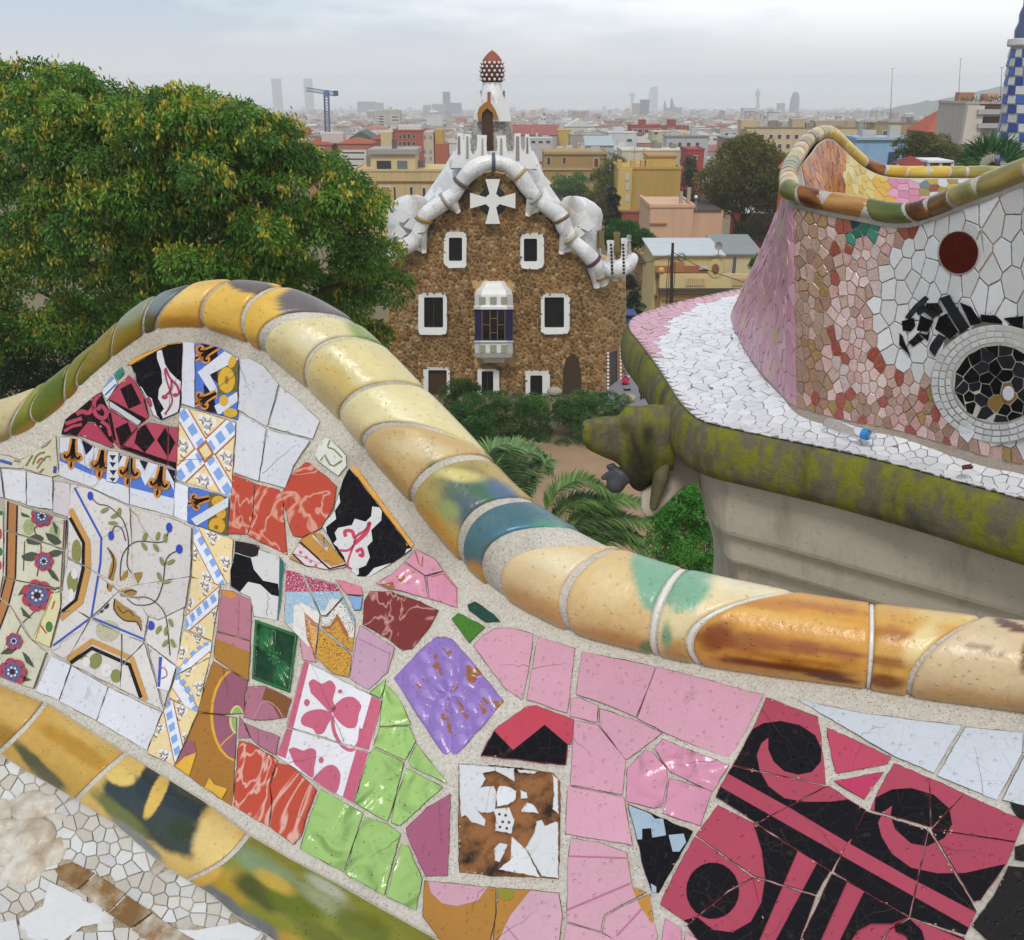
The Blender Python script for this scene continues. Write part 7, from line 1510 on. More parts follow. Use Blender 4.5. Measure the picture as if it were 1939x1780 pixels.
# skyline
HZB = lambda n, x0, x1, y0, Y, c, l, d=40, g=None: building(n, x0, x1, y0, Y, c, d, l, 'tower', g)
HZB('skyscraper', 513, 528, 149, 5000, '5f6d78', 'slim hazy twin skyscraper, leftmost on the horizon', 45, 'twin skyscrapers on the horizon'); HZB('skyscraper', 574, 588, 149, 5050, '5f6d78', 'hazy twin skyscraper just behind blue crane jib', 45, 'twin skyscrapers on the horizon')
HZB('skyscraper', 838, 851, 174, 3200, '3f5064', 'dark slab tower left of red spire', 40); HZB('office_block', 851, 873, 195, 3200, '4a5a6a', 'low dark block beside the slab tower', 40); HZB('office_block', 676, 707, 193, 3600, '53606a', 'wide dark block in haze behind the crane', 60); HZB('office_block', 709, 723, 195, 3500, '68747c', 'grey block beside the wide dark block', 50)
for x0, x1, y0, l in ((801, 815, 199, 'white striped apartment slab in middle distance'), (818, 842, 197, 'grey gridded apartment slab in middle distance')):
    building('apartment_slab', x0, x1, y0, 1700, 'c4c4c4', 14, l, 'apartment block', wins=[(x0 + 1 + 4 * i, x0 + 3 + 4 * i, y0 + 3 + 4 * k, y0 + 5 + 4 * k) for i in range(int((x1 - x0) / 4)) for k in range(5)])
HZB('skyscraper', 1215, 1230, 189, 2600, '39424c', 'dark rectangular tower right of red spire', 30); HZB('office_block', 1200, 1214, 196, 2650, '8d8078', 'brownish block left of the dark rectangular tower', 30)
o = thing('sail_tower', tuple(aty(1237, 215, 5000)), 'pale sail shaped tower rising over the hazy coast', 'tower'); mb = MB()
slab(mb, [(1228, 215), (1228.5, 176), (1232, 166), (1238, 163.5), (1245.5, 164), (1245.5, 215)], 0, -40, f=lambda x, y, d: aty(x, y, 5000 - d)); mb.build('wall', plain('7d96ad', .3, .05), o)
o = thing('cable_tower', tuple(aty(1197, 215, 4900)), 'thin lattice tower with wide head, left of sail tower', 'tower'); part_box(o, 4900, 'mast', '8a97a2', 1195, 1199, 182, 216, 0, 12); part_box(o, 4900, 'platform', '8a97a2', 1192.5, 1202, 176, 183, -5, 15)
o = thing('cable_tower', tuple(aty(1435, 220, 3900)), 'tall lattice cable car tower with round cabin top', 'tower')
mb = MB(); mb.tube([aty(1435, y, 3900) for y in (228, 190, 181)], np.array([10, 5, 5]), 8); mb.build('mast', plain('76838a', .7), o); mb = MB(); mb.tube([aty(1435, y, 3900) for y in (183, 180, 175, 172, 167)], [6, 9, 9, 5, .6], 10); mb.build('cabin_head', plain('76838a', .7), o)
o = thing('bullet_tower', tuple(aty(1503, 215, 3300)), 'rounded bullet shaped dark tower near hill', 'tower'); mb = MB(); c = aty(1503, 212, 3300); k = 3300 / FPX / 1.04
mb.lathe([(8.5 * k, -20), (8.8 * k, 10 * k), (8.4 * k, 20 * k), (7 * k, 28 * k), (4.5 * k, 33 * k), (.3, 35 * k)], c, 20); mb.build('wall', plain('425262', .4), o, smooth=True)
HZB('office_block', 1476, 1487, 196, 3200, '6c6c72', 'small dark block left of bullet shaped tower', 30)
o = thing('cathedral', tuple(aty(1267, 215, 3000)), 'grey cathedral with pointed spires in the haze', 'church')
mb = MB()
for x, y0, w in ((1259, 190, 3), (1272, 184, 3.4), (1277, 196, 2.6)): mb.tube([aty(x, y, 3000) for y in (225, y0 + 8, y0)], np.array([w, w * .8, .15]) * 1.6, 6)
mb.build('spire', plain('5d646c', .9), o, kind='stuff'); part_box(o, 3000, 'nave', '666c72', 1262, 1290, 204, 222, 0, 20)
building('white_block', 1408, 1433, 205, 1500, 'c9c9c9', 18, 'pale block under tall lattice cable tower')
for x, y0, Y in ((1690, 130, 240), (1819, 112, 230), (1897, 128, 190)):
    mb = MB(); mb.tube([aty(x - 4 if x != 1819 else x - 6, 225, Y), aty(x, y0, Y)], [.10, .05], 5); mb.tube([aty(x - 3, y0, Y), aty(x + 4, y0 - 1, Y)], .05, 4)
    tag(mb.build('antenna_mast', plain('8c8c92', .6)), {1690: 'thin antenna mast standing left of hill', 1819: 'tall thin antenna mast in front of hill', 1897: 'short thin antenna mast by apartment roof garden'}[x], 'antenna', 'thin antenna masts at the right')
# blue tower crane
CR_ = thing('tower_crane', tuple(aty(620, 255, 600)), 'blue tower crane standing above the roofs left of house', 'crane'); cb = plain('2c4f8f', .6, .1)
def truss(name, pts, w, n, par):
    mb = MB(); a, b = np.array(pts[0]), np.array(pts[1]); d = nrm(b - a); u = nrm(np.cross(d, [0, 1, 0])); v = np.array([0, 1., 0]); L = np.linalg.norm(b - a); cs = [u * w + v * w, u * w - v * w, -u * w - v * w, -u * w + v * w]
    for c in cs: mb.tube([a + c, b + c], w * .22, 5)
    for k in range(n):
        p, q = a + d * L * k / n, a + d * L * (k + 1) / n
        for i in range(4): mb.tube([p + cs[i], q + cs[(i + 1) % 4]], w * .13, 4)
    return mb.build(name, cb, par)
truss('mast', (aty(620.5, 262, 600), aty(618, 176, 600)), 1.25, 16, CR_); truss('jib', (aty(618, 175, 600), aty(580, 169, 588)), .9, 9, CR_); truss('counter_jib', (aty(618, 175, 600), aty(636, 178, 606)), 1.1, 4, CR_); part_box(CR_, 598, 'counterweight', '24406f', 628, 636, 172, 182, 5, 9); part_box(CR_, 600, 'cab', '4d72ab', 614, 622, 172, 182, -2, 2)
# --- the mass of houses down to the coast
NAMES = {'c9c5bf': 'pale grey', 'd6d4d0': 'white', 'b9b2a8': 'grey', 'cfc2ae': 'cream', 'c4b39a': 'sandy', 'd9d8d6': 'bright white', 'a89f96': 'dull grey', 'c2a088': 'salmon', 'b5866e': 'brick coloured', 'd2cdc4': 'off white', 'bdbdbf': 'cool grey'}
RNAMES = {'a0604a': 'terracotta', '9c5744': 'red', 'b5aca2': 'beige', 'c9c6c2': 'pale', '8d8880': 'dark grey', 'a86a52': 'burnt orange', 'd2d0cc': 'white', 'b7b3ae': 'light grey'}
def city_label(c, rc, hip): return 'small %s city house with a %s %s roof in the crowded plain' % (NAMES[c], RNAMES[rc], 'pitched' if hip else 'flat')
rs = np.random.RandomState(21); cand = []
WC2 = ['c9c5bf', 'd6d4d0', 'b9b2a8', 'cfc2ae', 'c4b39a', 'd9d8d6', 'a89f96', 'c2a088', 'b5866e', 'd2cdc4', 'bdbdbf']; RC2 = ['a0604a', '9c5744', 'b5aca2', 'c9c6c2', '8d8880', 'a86a52', 'd2d0cc', 'b7b3ae']
for Y0, Y1, n in ((360, 900, 1150), (900, 1800, 4600), (1800, 3200, 7400), (3200, 4900, 7400)):
    for _ in range(n):
        Y = math.sqrt(rs.uniform(Y0 ** 2, Y1 ** 2)); px_ = rs.uniform(-500, 2500); w = rs.uniform(6, 17); d = rs.uniform(8, 15); h = rs.uniform(8, 19) * (1.0 if rs.rand() > .04 or Y < 900 else 1.7); cand.append((Y, px_, w, d, h))
cand = [c for c in cand if not (c[1] > 1700 and c[0] > 2100)]
cand.sort(key=lambda c: -(c[2] * c[4]) / c[0] ** 2 - (1e-3 if 640 < c[1] < 1700 else -1 if not 380 < c[1] < 1960 else 0)); farm = MB(); pal_ = {}
fw = vcol('city_wall', .9, .2, 0, 40, .1, .05); k300 = 0
for k, (Y, p, w, d, h) in enumerate(cand):
    x = aty(p, 250, Y)[0]; z = gz(Y); c = WC2[rs.randint(len(WC2))]; rc = RC2[rs.randint(len(RC2))]; hip = rs.rand() < .4; V = [(x - w / 2 - .3, Y - .3, z + h), (x + w / 2 + .3, Y - .3, z + h), (x + w / 2 + .3, Y + d, z + h), (x - w / 2 - .3, Y + d, z + h)]; rr = 2.2 if hip else .5
    R = V + [(x - w * .3, Y + d * .5, z + h + rr), (x + w * .3, Y + d * .5, z + h + rr)] if hip else V + [(a, b, q + rr) for a, b, q in V]
    RF = [(0, 1, 5, 4), (1, 2, 5), (2, 3, 4, 5), (3, 0, 4)] if hip else [(0, 1, 5, 4), (1, 2, 6, 5), (3, 0, 4, 7), (4, 5, 6, 7)]
    if k < 270:
        o = thing('city_house', (x, Y + d / 2, z), city_label(c, rc, hip), 'house', city_label(c, rc, hip).replace('small', 'small', 1).replace('house', 'houses', 1))
        mb = MB(); mb.box(x - w / 2, x + w / 2, Y, Y + d, z - 2, z + h); mb.build('wall', plain(c, .9, .12, .05), o); mb = MB(); mb.add(R, RF); mb.build('roof', plain(rc, .9, .15, .05), o)
        if Y < 700:
            mb = MB()
            for i in range(int(w / 3.2)):
                for j in range(2): xx = x - w / 2 + 1.6 + i * 3.2; zz = z + h - 2.6 - j * 3.1; mb.box(xx - .6, xx + .6, Y - .06, Y + .02, zz - .8, zz + .8)
            mb.build('window_row', WINM, o, kind='stuff')
            mb = MB()
            for _ in range(3): bw = rs.uniform(.5, 1.8); bx = x + rs.uniform(-.32, .32) * w; by = Y + rs.uniform(1, 6); mb.box(bx - bw, bx + bw, by, by + 2, z + h - .1, z + h + rs.uniform(.8, 3))
            bx = x + rs.uniform(-.3, .3) * w; mb.tube([(bx, Y + 2, z + h), (bx, Y + 2, z + h + 4.5)], .06, 4); mb.tube([(bx - .8, Y + 2, z + h + 4.2), (bx + .8, Y + 2, z + h + 4.2)], .05, 4); mb.build('roof_clutter', plain(WC2[rs.randint(11)], .9), o, kind='stuff')
    else:
        if Y < 2200:
            for _ in range(5): xx = x + rs.uniform(-.4, .4) * w; zz = z + h - rs.uniform(1.2, 7); farm.add([(xx - .7, Y - .05, zz), (xx + .7, Y - .05, zz), (xx + .7, Y - .05, zz + 1.5), (xx - .7, Y - .05, zz + 1.5)], [(0, 1, 2, 3)], 0, (.05, .05, .06))
            bw = rs.uniform(1, 3); bx = x + rs.uniform(-.3, .3) * w; farm.box(bx - bw, bx + bw, Y + 2, Y + 5, z + h, z + h + rs.uniform(1, 3), 0, tuple(np.array(alb(WC2[rs.randint(11)]))))
        cc = tuple(np.array(alb(c)) * rs.uniform(.7, 1.15)); farm.box(x - w / 2, x + w / 2, Y, Y + d, z - 2, z + h, 0, cc); farm.add(R, RF, 0, tuple(np.array(alb(rc)) * rs.uniform(.8, 1.1)))
tag(farm.build('distant_city', fw, None, cols=True, kind='stuff'), 'dense haze covered sea of small houses reaching the coast', 'city')
# ================================================================ trees, hedges, palms
LEAFM = vcol('foliage', .6, .25, 0, 40, .12, 2.0, trans=.25)
def leaves(C, D, L, Wd, cols, rs):
    "diamond leaves: centres C, directions D, lengths L, widths Wd"
    n = len(C); D = D / np.linalg.norm(D, axis=1)[:, None]; r = rs.normal(size=(n, 3)); S_ = np.cross(D, r); S_ /= np.linalg.norm(S_, axis=1)[:, None]
    a = C; b = C + D * (L * .5)[:, None] + S_ * (Wd / 2)[:, None]; c = C + D * L[:, None]; d = C + D * (L * .5)[:, None] - S_ * (Wd / 2)[:, None]
    V = np.stack([a, b, c, d], 1).reshape(-1, 3); col = np.repeat(cols, 4, 0); return V, col
def leafmesh(name, V, col, parent, mat=None, kind=None):
    n = len(V) // 4; me = bpy.data.meshes.new(name); V = V - (origin(parent) if parent is not None else 0)
    me.vertices.add(len(V)); me.vertices.foreach_set('co', V.ravel()); me.loops.add(4 * n); me.loops.foreach_set('vertex_index', np.arange(4 * n)); me.polygons.add(n); me.polygons.foreach_set('loop_start', np.arange(n) * 4); me.polygons.foreach_set('loop_total', np.full(n, 4))
    me.materials.append(mat or LEAFM); a = me.color_attributes.new('Col', 'FLOAT_COLOR', 'POINT'); cc = np.ones((len(V), 4)); cc[:, :3] = col; a.data.foreach_set('color', cc.ravel()); me.update(); me.validate()
    o = link(bpy.data.objects.new(name, me)); o.parent = parent
    if kind: o['kind'] = kind
    return o
def clumped(centres, radii, per, leaf, pal, rs, droop=.6, pods=None, squash=.8, podf=.25):
    Cs, Ds, Ls, Ws, Co = [], [], [], [], []
    pal = np.array([alb(h) for h in pal])
    for c, r in zip(centres, radii):
        n = int(per * (r / np.mean(radii)) ** 2); u = rs.normal(size=(n, 3)); u /= np.linalg.norm(u, axis=1)[:, None]; u[:, 2] = np.where(rs.rand(n) < .7, np.abs(u[:, 2]), u[:, 2]); rad = r * rs.uniform(.45, 1.08, n) ** .6
        P = c + u * rad[:, None] * [1, 1, squash]; D = u * .7 + rs.normal(size=(n, 3)) * .45; D[:, 2] -= droop; tone = pal[rs.randint(len(pal))]; col = tone * rs.uniform(.6, 1.25, (n, 1)) * .6 + pal[rs.randint(0, len(pal), n)] * .4
        Cs.append(P); Ds.append(D); Ls.append(leaf * rs.uniform(.6, 1.4, n)); Ws.append(leaf * rs.uniform(.28, .5, n)); Co.append(col)
        if pods and rs.rand() < pods[2]:
            m = int(n * podf); k = rs.randint(4, 9); pc = rs.normal(size=(k, 3)); pc[:, 2] = np.abs(pc[:, 2]) * .8 + .1; pc /= np.linalg.norm(pc, axis=1)[:, None]; q = rs.randint(0, k, m)
            P = c + pc[q] * r * 1.05 * [1, 1, squash] + rs.normal(size=(m, 3)) * r * .16; Cs.append(P); D = rs.normal(size=(m, 3)) * .4; D[:, 2] -= 1.2; Ds.append(D); Ls.append(pods[1] * rs.uniform(.7, 1.3, m)); Ws.append(pods[1] * rs.uniform(.35, .6, m)); pp = np.array([alb(h) for h in pods[0]]); Co.append(pp[rs.randint(0, len(pp), m)] * rs.uniform(.7, 1.2, (m, 1)))
    return leaves(np.vstack(Cs), np.vstack(Ds), np.concatenate(Ls), np.concatenate(Ws), np.vstack(Co), rs)
def tree(name, outline, Y, dep, ncl, rpx, per, leaf, pal, label, seed, droop=.6, pods=None, group=None, trunk=None, tcol='4a3c30', cat='tree', squash=.8, fill=.75, zmin=None, stuff=None):
    "crown filling an outline traced at distance Y; clumps bulge towards the viewer"
    rs = np.random.RandomState(seed); o = np.asarray(outline, float); k = Y / FPX / 1.03; cs, rr = [], []; lo, hi = o.min(0), o.max(0); t = 0; cm = o.mean(0)
    while len(cs) < ncl and t < ncl * 40:
        t += 1; p = rs.uniform(lo, hi) + 0.
        if not inside(p, o) or not inside(p - [0, rpx * .7], o): continue
        r = rpx * rs.uniform(.6, 1.25); g = (p - cm) / np.maximum(1, (hi - lo) / 2); e = max(0., 1 - .8 * np.dot(g, g)); c = aty(p[0], p[1], Y - dep * math.sqrt(e) * rs.uniform(.35, 1.0) + dep * .3 * rs.rand()); cs.append(c); rr.append(r * k)
    x0 = trunk if trunk is not None else cm[0]; zb = gz(Y) if zmin is None else zmin; th = thing(name, (aty(x0, 300, Y)[0], Y, zb), label, cat, group)
    V, col = clumped(cs, rr, per, leaf, pal, rs, droop, pods, squash); leafmesh('crown', V, col, th)
    mb = MB(); base = np.array([aty(x0, 300, Y)[0], Y, zb]); topc = aty(cm[0], cm[1], Y); hgt = topc[2] - zb; r0 = max(.12, .025 * hgt)
    mb.tube([base, base + [.15, .1, hgt * .3], base + (topc - base) * [.5, .5, .6], topc], [r0, r0 * .8, r0 * .55, r0 * .2], 8)
    for c in cs[::max(1, len(cs) // 14)]:
        s = base + (topc - base) * rs.uniform(.3, .75); mid = (s + c) / 2 + rs.normal(size=3) * .15 + [0, 0, .2]; mb.tube([s, mid, c], [r0 * .4, r0 * .25, r0 * .08], 5, cap=False)
    mb.build('trunk', plain(tcol, .95, .25, 4., .02, 12), th); return th
GRN = ['56882e', '669a34', '78a838', '457630', '90b842', '4a7230', '6c9440']
YEL = ['c2bc3a', 'd2c648', 'aab43a', 'dcca5c', 'b8a238']
BT = [(-60,104),(30,104),(62,108),(95,125),(150,116),(185,128),(222,128),(250,150),(290,142),(335,168),(400,172),(425,185),(462,194),(505,216),(535,228),(555,262),(575,300),(610,290),(650,312),(692,345),(716,398),(735,440),(742,490),(762,525),(752,580),(738,640),(700,660),(560,640),(300,600),(-60,690)]
tree('pagoda_tree', BT, 40, 9, 460, 36, 400, .21, GRN, 'huge green leafy tree with yellow seed pods filling left side', 3, .75, (YEL, .19, .78), None, 330, squash=.75)
tree('dark_shrub', [(-60,560),(60,570),(130,600),(250,560),(420,570),(520,600),(520,760),(-60,760)], 46, 4, 170, 40, 300, .2, ['2c4c20', '365a26', '426a2a', '263f1c'], 'dark shady shrubbery under the huge pod bearing tree', 5, .4, None, None, 150, cat='shrub')
# hedge in front of the house
def hedge(name, poly, Y, dep, n, rpx, per, leaf, pal, label, seed, cat='hedge', droop=.1, pods=None, kind=None):
    rs = np.random.RandomState(seed); o = np.asarray(poly, float); cs, rr = [], []; k = Y / FPX / 1.03
    while len(cs) < n:
        p = rs.uniform(o.min(0), o.max(0))
        if inside(p, o): cs.append(aty(p[0], p[1], Y + rs.uniform(-dep, dep))); rr.append(rpx * rs.uniform(.7, 1.3) * k)
    cs = np.array(cs); th = thing(name, (cs[:, 0].mean(), Y, gz(Y)), label, cat); V, col = clumped(cs, rr, per, leaf, pal, rs, droop, pods); leafmesh('foliage', V, col, th)
    mb = MB()
    for c in cs[::6]: mb.tube([(c[0], c[1], max(gz(c[1]), c[2] - .7)), c], [.03, .012], 5)
    mb.build('stem', plain('3d3024', .9), th, kind='stuff'); return th
DKG = ['42702c', '4c7e36', '38602a', '588a3c', '44742e', '649648']
hedge('clipped_hedge', [(848, 765), (900, 752), (960, 750), (1032, 752), (1040, 842), (960, 852), (860, 850), (840, 800)], 62, 1.4, 120, 16, 330, .14, DKG, 'dark green hedge below house windows, left of its gap', 31)
hedge('clipped_hedge', [(1042, 756), (1100, 750), (1160, 752), (1192, 760), (1190, 850), (1110, 862), (1042, 845)], 62, 1.4, 100, 16, 330, .14, DKG, 'dark green hedge right of its gap, behind gargoyle', 32)
hedge('round_bush', [(842, 728), (868, 714), (896, 722), (910, 750), (900, 790), (850, 800), (838, 760)], 64, 1.2, 45, 13, 300, .13, ['3a5e22', '46702a', '2f5020', '547c30'], 'lighter green bush left of the hedge by door', 33, 'bush')
hedge('low_planting', [(870, 835), (960, 838), (960, 905), (900, 900)], 57, 1, 40, 12, 220, .13, ['3f6a2c', '4d7a35', '2e5422'], 'small light green plants under the hedge', 34, 'plant')
hedge('green_shrub', [(1235, 950), (1300, 905), (1360, 915), (1390, 960), (1420, 1040), (1430, 1120), (1250, 1120), (1225, 1030)], 36, 1.6, 210, 20, 240, .12, ['55a636', '66b644', '48962c', '78c254', '3c8428'], 'bright green feathery shrub below the stone bracket', 35, 'shrub')
hedge('dark_shrub', [(1215, 940), (1260, 900), (1340, 880), (1350, 940), (1290, 985), (1228, 1000)], 39, 1.4, 45, 16, 260, .12, ['1f4a1e', '2a5a24', '1a3c1a'], 'dark leafy shrub behind the bright feathery shrub', 36, 'shrub')
mb = MB()
for x, y in ((1050, 742), (1190, 755), (880, 756)): blob(mb, aty(x, y, 63.5), (.55, .5, .35), 8)
tag(mb.build('boulder_row', plain('a59a86', .9, .25, 2.), kind='stuff'), 'rounded pale boulders along the hedge top', 'boulder')
# palms seen from above
PALM = vcol('palm_leaf', .5, .35, 0, 40, .12, 3., trans=.15)
def frond(par, pts, L, pal, rs, n=72, Y=(34, 34.6)):
    P = smoothline(np.array([aty(x, y, Y[0] + (Y[1] - Y[0]) * k / (len(pts) - 1)) for k, (x, y) in enumerate(pts)]), 12); a = np.concatenate([[0], np.cumsum(np.linalg.norm(np.diff(P, axis=0), axis=1))]); V, F, C = [], [], []
    s = np.linspace(.06, 1, n) * a[-1]; pal = np.array([alb(h) for h in pal])
    for i, q in enumerate(s):
        c = np.array([np.interp(q, a, P[:, k]) for k in range(3)]); c2 = np.array([np.interp(min(a[-1], q + .05), a, P[:, k]) for k in range(3)]); d = nrm(c2 - c) if q < a[-1] - .01 else nrm(P[-1] - P[-3]); u = q / a[-1]; side = nrm(np.cross(d, [0, -.35, 1])); ll = L * (math.sin(math.pi * (.12 + .8 * u)) ** .6) * rs.uniform(.85, 1.1)
        for sg_ in (-1, 1):
            e = nrm(d * .62 + side * sg_ * .8 + np.array([0, 0, .12 - .22 * u]) + rs.normal(size=3) * .06); b = len(V); w = np.cross(e, [0, 0, 1]); w = nrm(w) * .027 * (L / .6)
            m = c + e * ll * .5 + [0, 0, .02]; t = c + e * ll + [0, 0, -.10 * ll]; V += [c - w, c + w, m - w, m + w, t]; F += [[b, b + 1, b + 3, b + 2], [b + 2, b + 3, b + 4]]; cc = pal[rs.randint(len(pal))] * rs.uniform(.75, 1.2); C += [cc] * 5
    mb = MB(); mb.V = V; mb.F = F; mb.M = [0] * len(F); mb.C = C; mb.tube(P[::6], np.linspace(.03, .008, len(P[::6])), 5, c=tuple(np.array(alb('8a9a50')))); return mb.build('frond', PALM, par, cols=True)
PG = ['587c36', '4a6c2e', '66883e', '769648']; PB = ['6e9456', '7ca062', '62894c', '8aa262']
rs = np.random.RandomState(8)
pa = thing('palm_tree', tuple([*aty(955, 960, 34)[:2], gz(34.)]), 'bluish green palm top beside the crest of the coping', 'palm tree'); pb = thing('palm_tree', tuple([*aty(1060, 1040, 33)[:2], gz(33.)]), 'palm with long arching dark green fronds above sandy path', 'palm tree')
for par, x in ((pa, (940, 985)), (pb, (1050, 1060))): mb = MB(); e = aty(*x, 34); mb.tube([(e[0], e[1], gz(34.)), e - [0, 0, .2]], [.28, .22], 10); mb.build('trunk', plain('5d4c3a', .95, .3, 4., .03, 10), par)
for pts in ([(935, 965), (965, 880), (1010, 852), (1046, 888)], [(935, 965), (940, 885), (975, 846), (1015, 852)], [(935, 968), (965, 905), (1000, 885), (1014, 915)], [(935, 965), (925, 890), (930, 852), (960, 838)], [(938, 970), (985, 920), (1025, 880), (1042, 868)], [(935, 970), (960, 930), (990, 912), (1002, 940)]): frond(pa, pts, .95, PB, rs)
for pts in ([(1030, 975), (1058, 928), (1105, 908), (1160, 932)], [(1050, 1030), (1090, 1000), (1150, 978), (1228, 990)], [(1055, 1035), (1105, 975), (1160, 946), (1216, 950)], [(1080, 1050), (1140, 1026), (1180, 1018), (1220, 1040)], [(1040, 1010), (1070, 962), (1120, 945), (1165, 960)], [(1060, 1045), (1120, 1010), (1170, 998), (1214, 1018)]): frond(pb, pts, .85, PG, rs, Y=(33, 33.6))
# --- trees among the houses
AUT = ['747430', '887e36', '64702e', '9a883c', '6c6a2c', '54622a']
tree('plane_tree', [(1335, 330), (1362, 285), (1400, 252), (1440, 250), (1462, 285), (1500, 300), (1512, 380), (1470, 400), (1340, 398), (1322, 360)], 140, 10, 110, 22, 260, .42, AUT, 'big olive brown autumn plane tree left of orange gable', 41, .3, None, 'trees among the houses')
tree('plane_tree', [(1445, 300), (1478, 275), (1510, 300), (1512, 390), (1450, 395)], 146, 6, 40, 20, 240, .42, AUT, 'second autumn plane tree touching the orange gable', 42, .3, None, 'trees among the houses')
tree('street_tree', [(1130, 330), (1150, 292), (1178, 290), (1186, 330), (1172, 400), (1132, 400)], 185, 6, 40, 17, 220, .45, ['66701f', '7a7a26', '55651e', '8a8430'], 'yellow green tree left of the ochre villa', 43, .3, None, 'trees among the houses')
tree('cypress', [(1152, 400), (1154, 372), (1160, 348), (1166, 372), (1170, 400), (1170, 432), (1150, 432)], 150, 2, 36, 8, 200, .28, ['1f3624', '26402a', '1a2e20'], 'dark narrow cypress beside ochre villa', 44, -.5, None, 'trees among the houses')
tree('conifer', [(1292, 400), (1296, 330), (1306, 288), (1318, 330), (1328, 400)], 175, 3, 36, 11, 180, .35, ['3a5238', '44603f', '2f4630'], 'grey green slim conifer right of the ochre villa', 45, .2, None, 'trees among the houses')
tree('pine_tree', [(1146, 430), (1168, 416), (1200, 420), (1232, 434), (1246, 462), (1210, 474), (1150, 472)], 118, 4, 50, 13, 260, .28, ['2f7a22', '3c8a2a', '266a1e', '1f5220'], 'bright green umbrella pine behind the white corner parapet', 46, -.2, None, 'trees among the houses')
tree('street_tree', [(1040, 345), (1060, 328), (1080, 336), (1095, 326), (1112, 345), (1105, 372), (1045, 374)], 190, 4, 36, 12, 220, .35, ['5a8a3c', '6a9a48', '4a7a38'], 'pale green tree right of white roof slope', 47, .3, None, 'trees among the houses')
tree('street_tree', [(1090, 372), (1130, 366), (1150, 400), (1144, 432), (1110, 420)], 150, 4, 30, 13, 200, .35, ['6a5f34', '5a5a2c', '4f6a34'], 'brownish scrubby tree behind the right white vault', 48, .3, None, 'trees among the houses')
tree('street_tree', [(1700, 268), (1730, 248), (1765, 252), (1800, 262), (1815, 300), (1800, 322), (1728, 322), (1705, 300)], 150, 5, 50, 16, 240, .42, ['5f6a20', '74762a', '4f5c1e', '84802e'], 'yellowing tree right of the blue building', 49, .3, None, 'trees among the houses')
tree('climber', [(1186, 520), (1196, 505), (1206, 530), (1216, 575), (1214, 640), (1184, 640)], 96, 2, 36, 9, 240, .2, ['24401f', '2f4f26', '1c321a'], 'dark climbing shrub between gatehouse and street house', 50, .3, None, None, cat='shrub')
tree('street_tree', [(1420, 482), (1440, 478), (1448, 505), (1425, 508)], 96, 1, 12, 8, 160, .2, ['4f7a34', '5a8a3c'], 'small light tree by the pink mosaic flank', 51, .3, None, 'trees among the houses')
hedge('garden_scrub', [(1395, 420), (1450, 418), (1480, 440), (1470, 470), (1400, 450)], 135, 4, 40, 12, 180, .3, ['3c4a2c', '4a5834', '2f3c24'], 'scrubby garden green below the red shed', 52, 'shrub')
FANP = thing('fan_palm', tuple([*aty(1880, 320, 55)[:2], aty(1880, 330, 55)[2] - 3]), 'spiky dark green fan palm at far right', 'palm tree')
mb = MB(); e = aty(1880, 312, 55); mb.tube([e - [0, 0, 3], e], [.2, .2], 8); mb.build('trunk', plain('5d4c3a', .95), FANP)
for k in range(17):
    a = math.radians(-10 + 200 * k / 16); R = 66 if k % 2 else 78; V, F = [], []; c0 = aty(1880, 312, 55); hub = aty(1880 + math.cos(a) * R * .35, 312 - math.sin(a) * R * .28, 54 + rs.uniform(-.6, .9))
    mb = MB(); mb.tube([c0, hub], .015, 4, c=alb('4a6a34'))
    for j in range(15):
        b = a + math.radians(-62 + 124 * j / 14); t = hub + np.array([math.cos(b), rs.uniform(-.4, .4), math.sin(b) * .9]) * R * .62 * 55 / FPX; w = nrm(np.cross(t - hub, [0, 1, 0])) * .045; m = (hub + t) / 2; mb.add([hub, m - w, t, m + w], [(0, 1, 2, 3)], 0, tuple(np.array(alb(random.choice(['2c5526', '356430', '244822', '4a7a3c']))) * random.uniform(.8, 1.2)))
    mb.build('frond', PALM, FANP, cols=True)
# ================================================================ blue and white chequered column, people, pole and wires
CC = thing('chequered_column', tuple(aty(1945, 320, 78)), 'tall twisted column of blue and white chequered tiles at right edge', 'column')
def ccr(y): return np.interp(y, [88, 120, 180, 262, 330], [30, 36, 44, 54, 62])
CYY = 78.; kc = CYY / FPX / 1.05
def ccP(y, t, dr=0.): c = aty(1947, y, CYY); r = ccr(y) * kc + dr; return c + np.array([r * math.cos(t), r * math.sin(t), 0])
NCC = 16; ysr = np.arange(92, 320, 17.5)
mb = MB(); mb.grid(np.array([[ccP(y, 2 * math.pi * k / 32, -.05) for k in range(32)] for y in np.linspace(88, 330, 16)]), closev=True); mb.build('column_core', plain('b9b9bc', .8), CC, smooth=True)
bl_ = [glaze(h, .2, 0, 0) for h in ('3350a0', '4a66b4', '2c4690')]; wt_ = [glaze(h, .25, 0, 0) for h in ('d0d0cf', 'c2c1bf')]
for i, y in enumerate(ysr):
    for k in range(NCC):
        t0, t1 = [2 * math.pi * (k + d + i * .12) / NCC + math.pi for d in (.03, .97)]; m = ((t0 + t1) / 2) % (2 * math.pi)
        if not math.pi * .93 < m < 2.07 * math.pi: continue
        a, b = y + .4, min(y + 17, 328); P = np.array([ccP(a, t0), ccP(a, t1), ccP(b, t1), ccP(b, t0)]); n = np.array([math.cos((t0 + t1) / 2), math.sin((t0 + t1) / 2), .1])
        tile3(P, n, random.choice(bl_ if (i + k) % 2 == 0 else wt_), .03, .09, 'tile', CC, .02, .02)
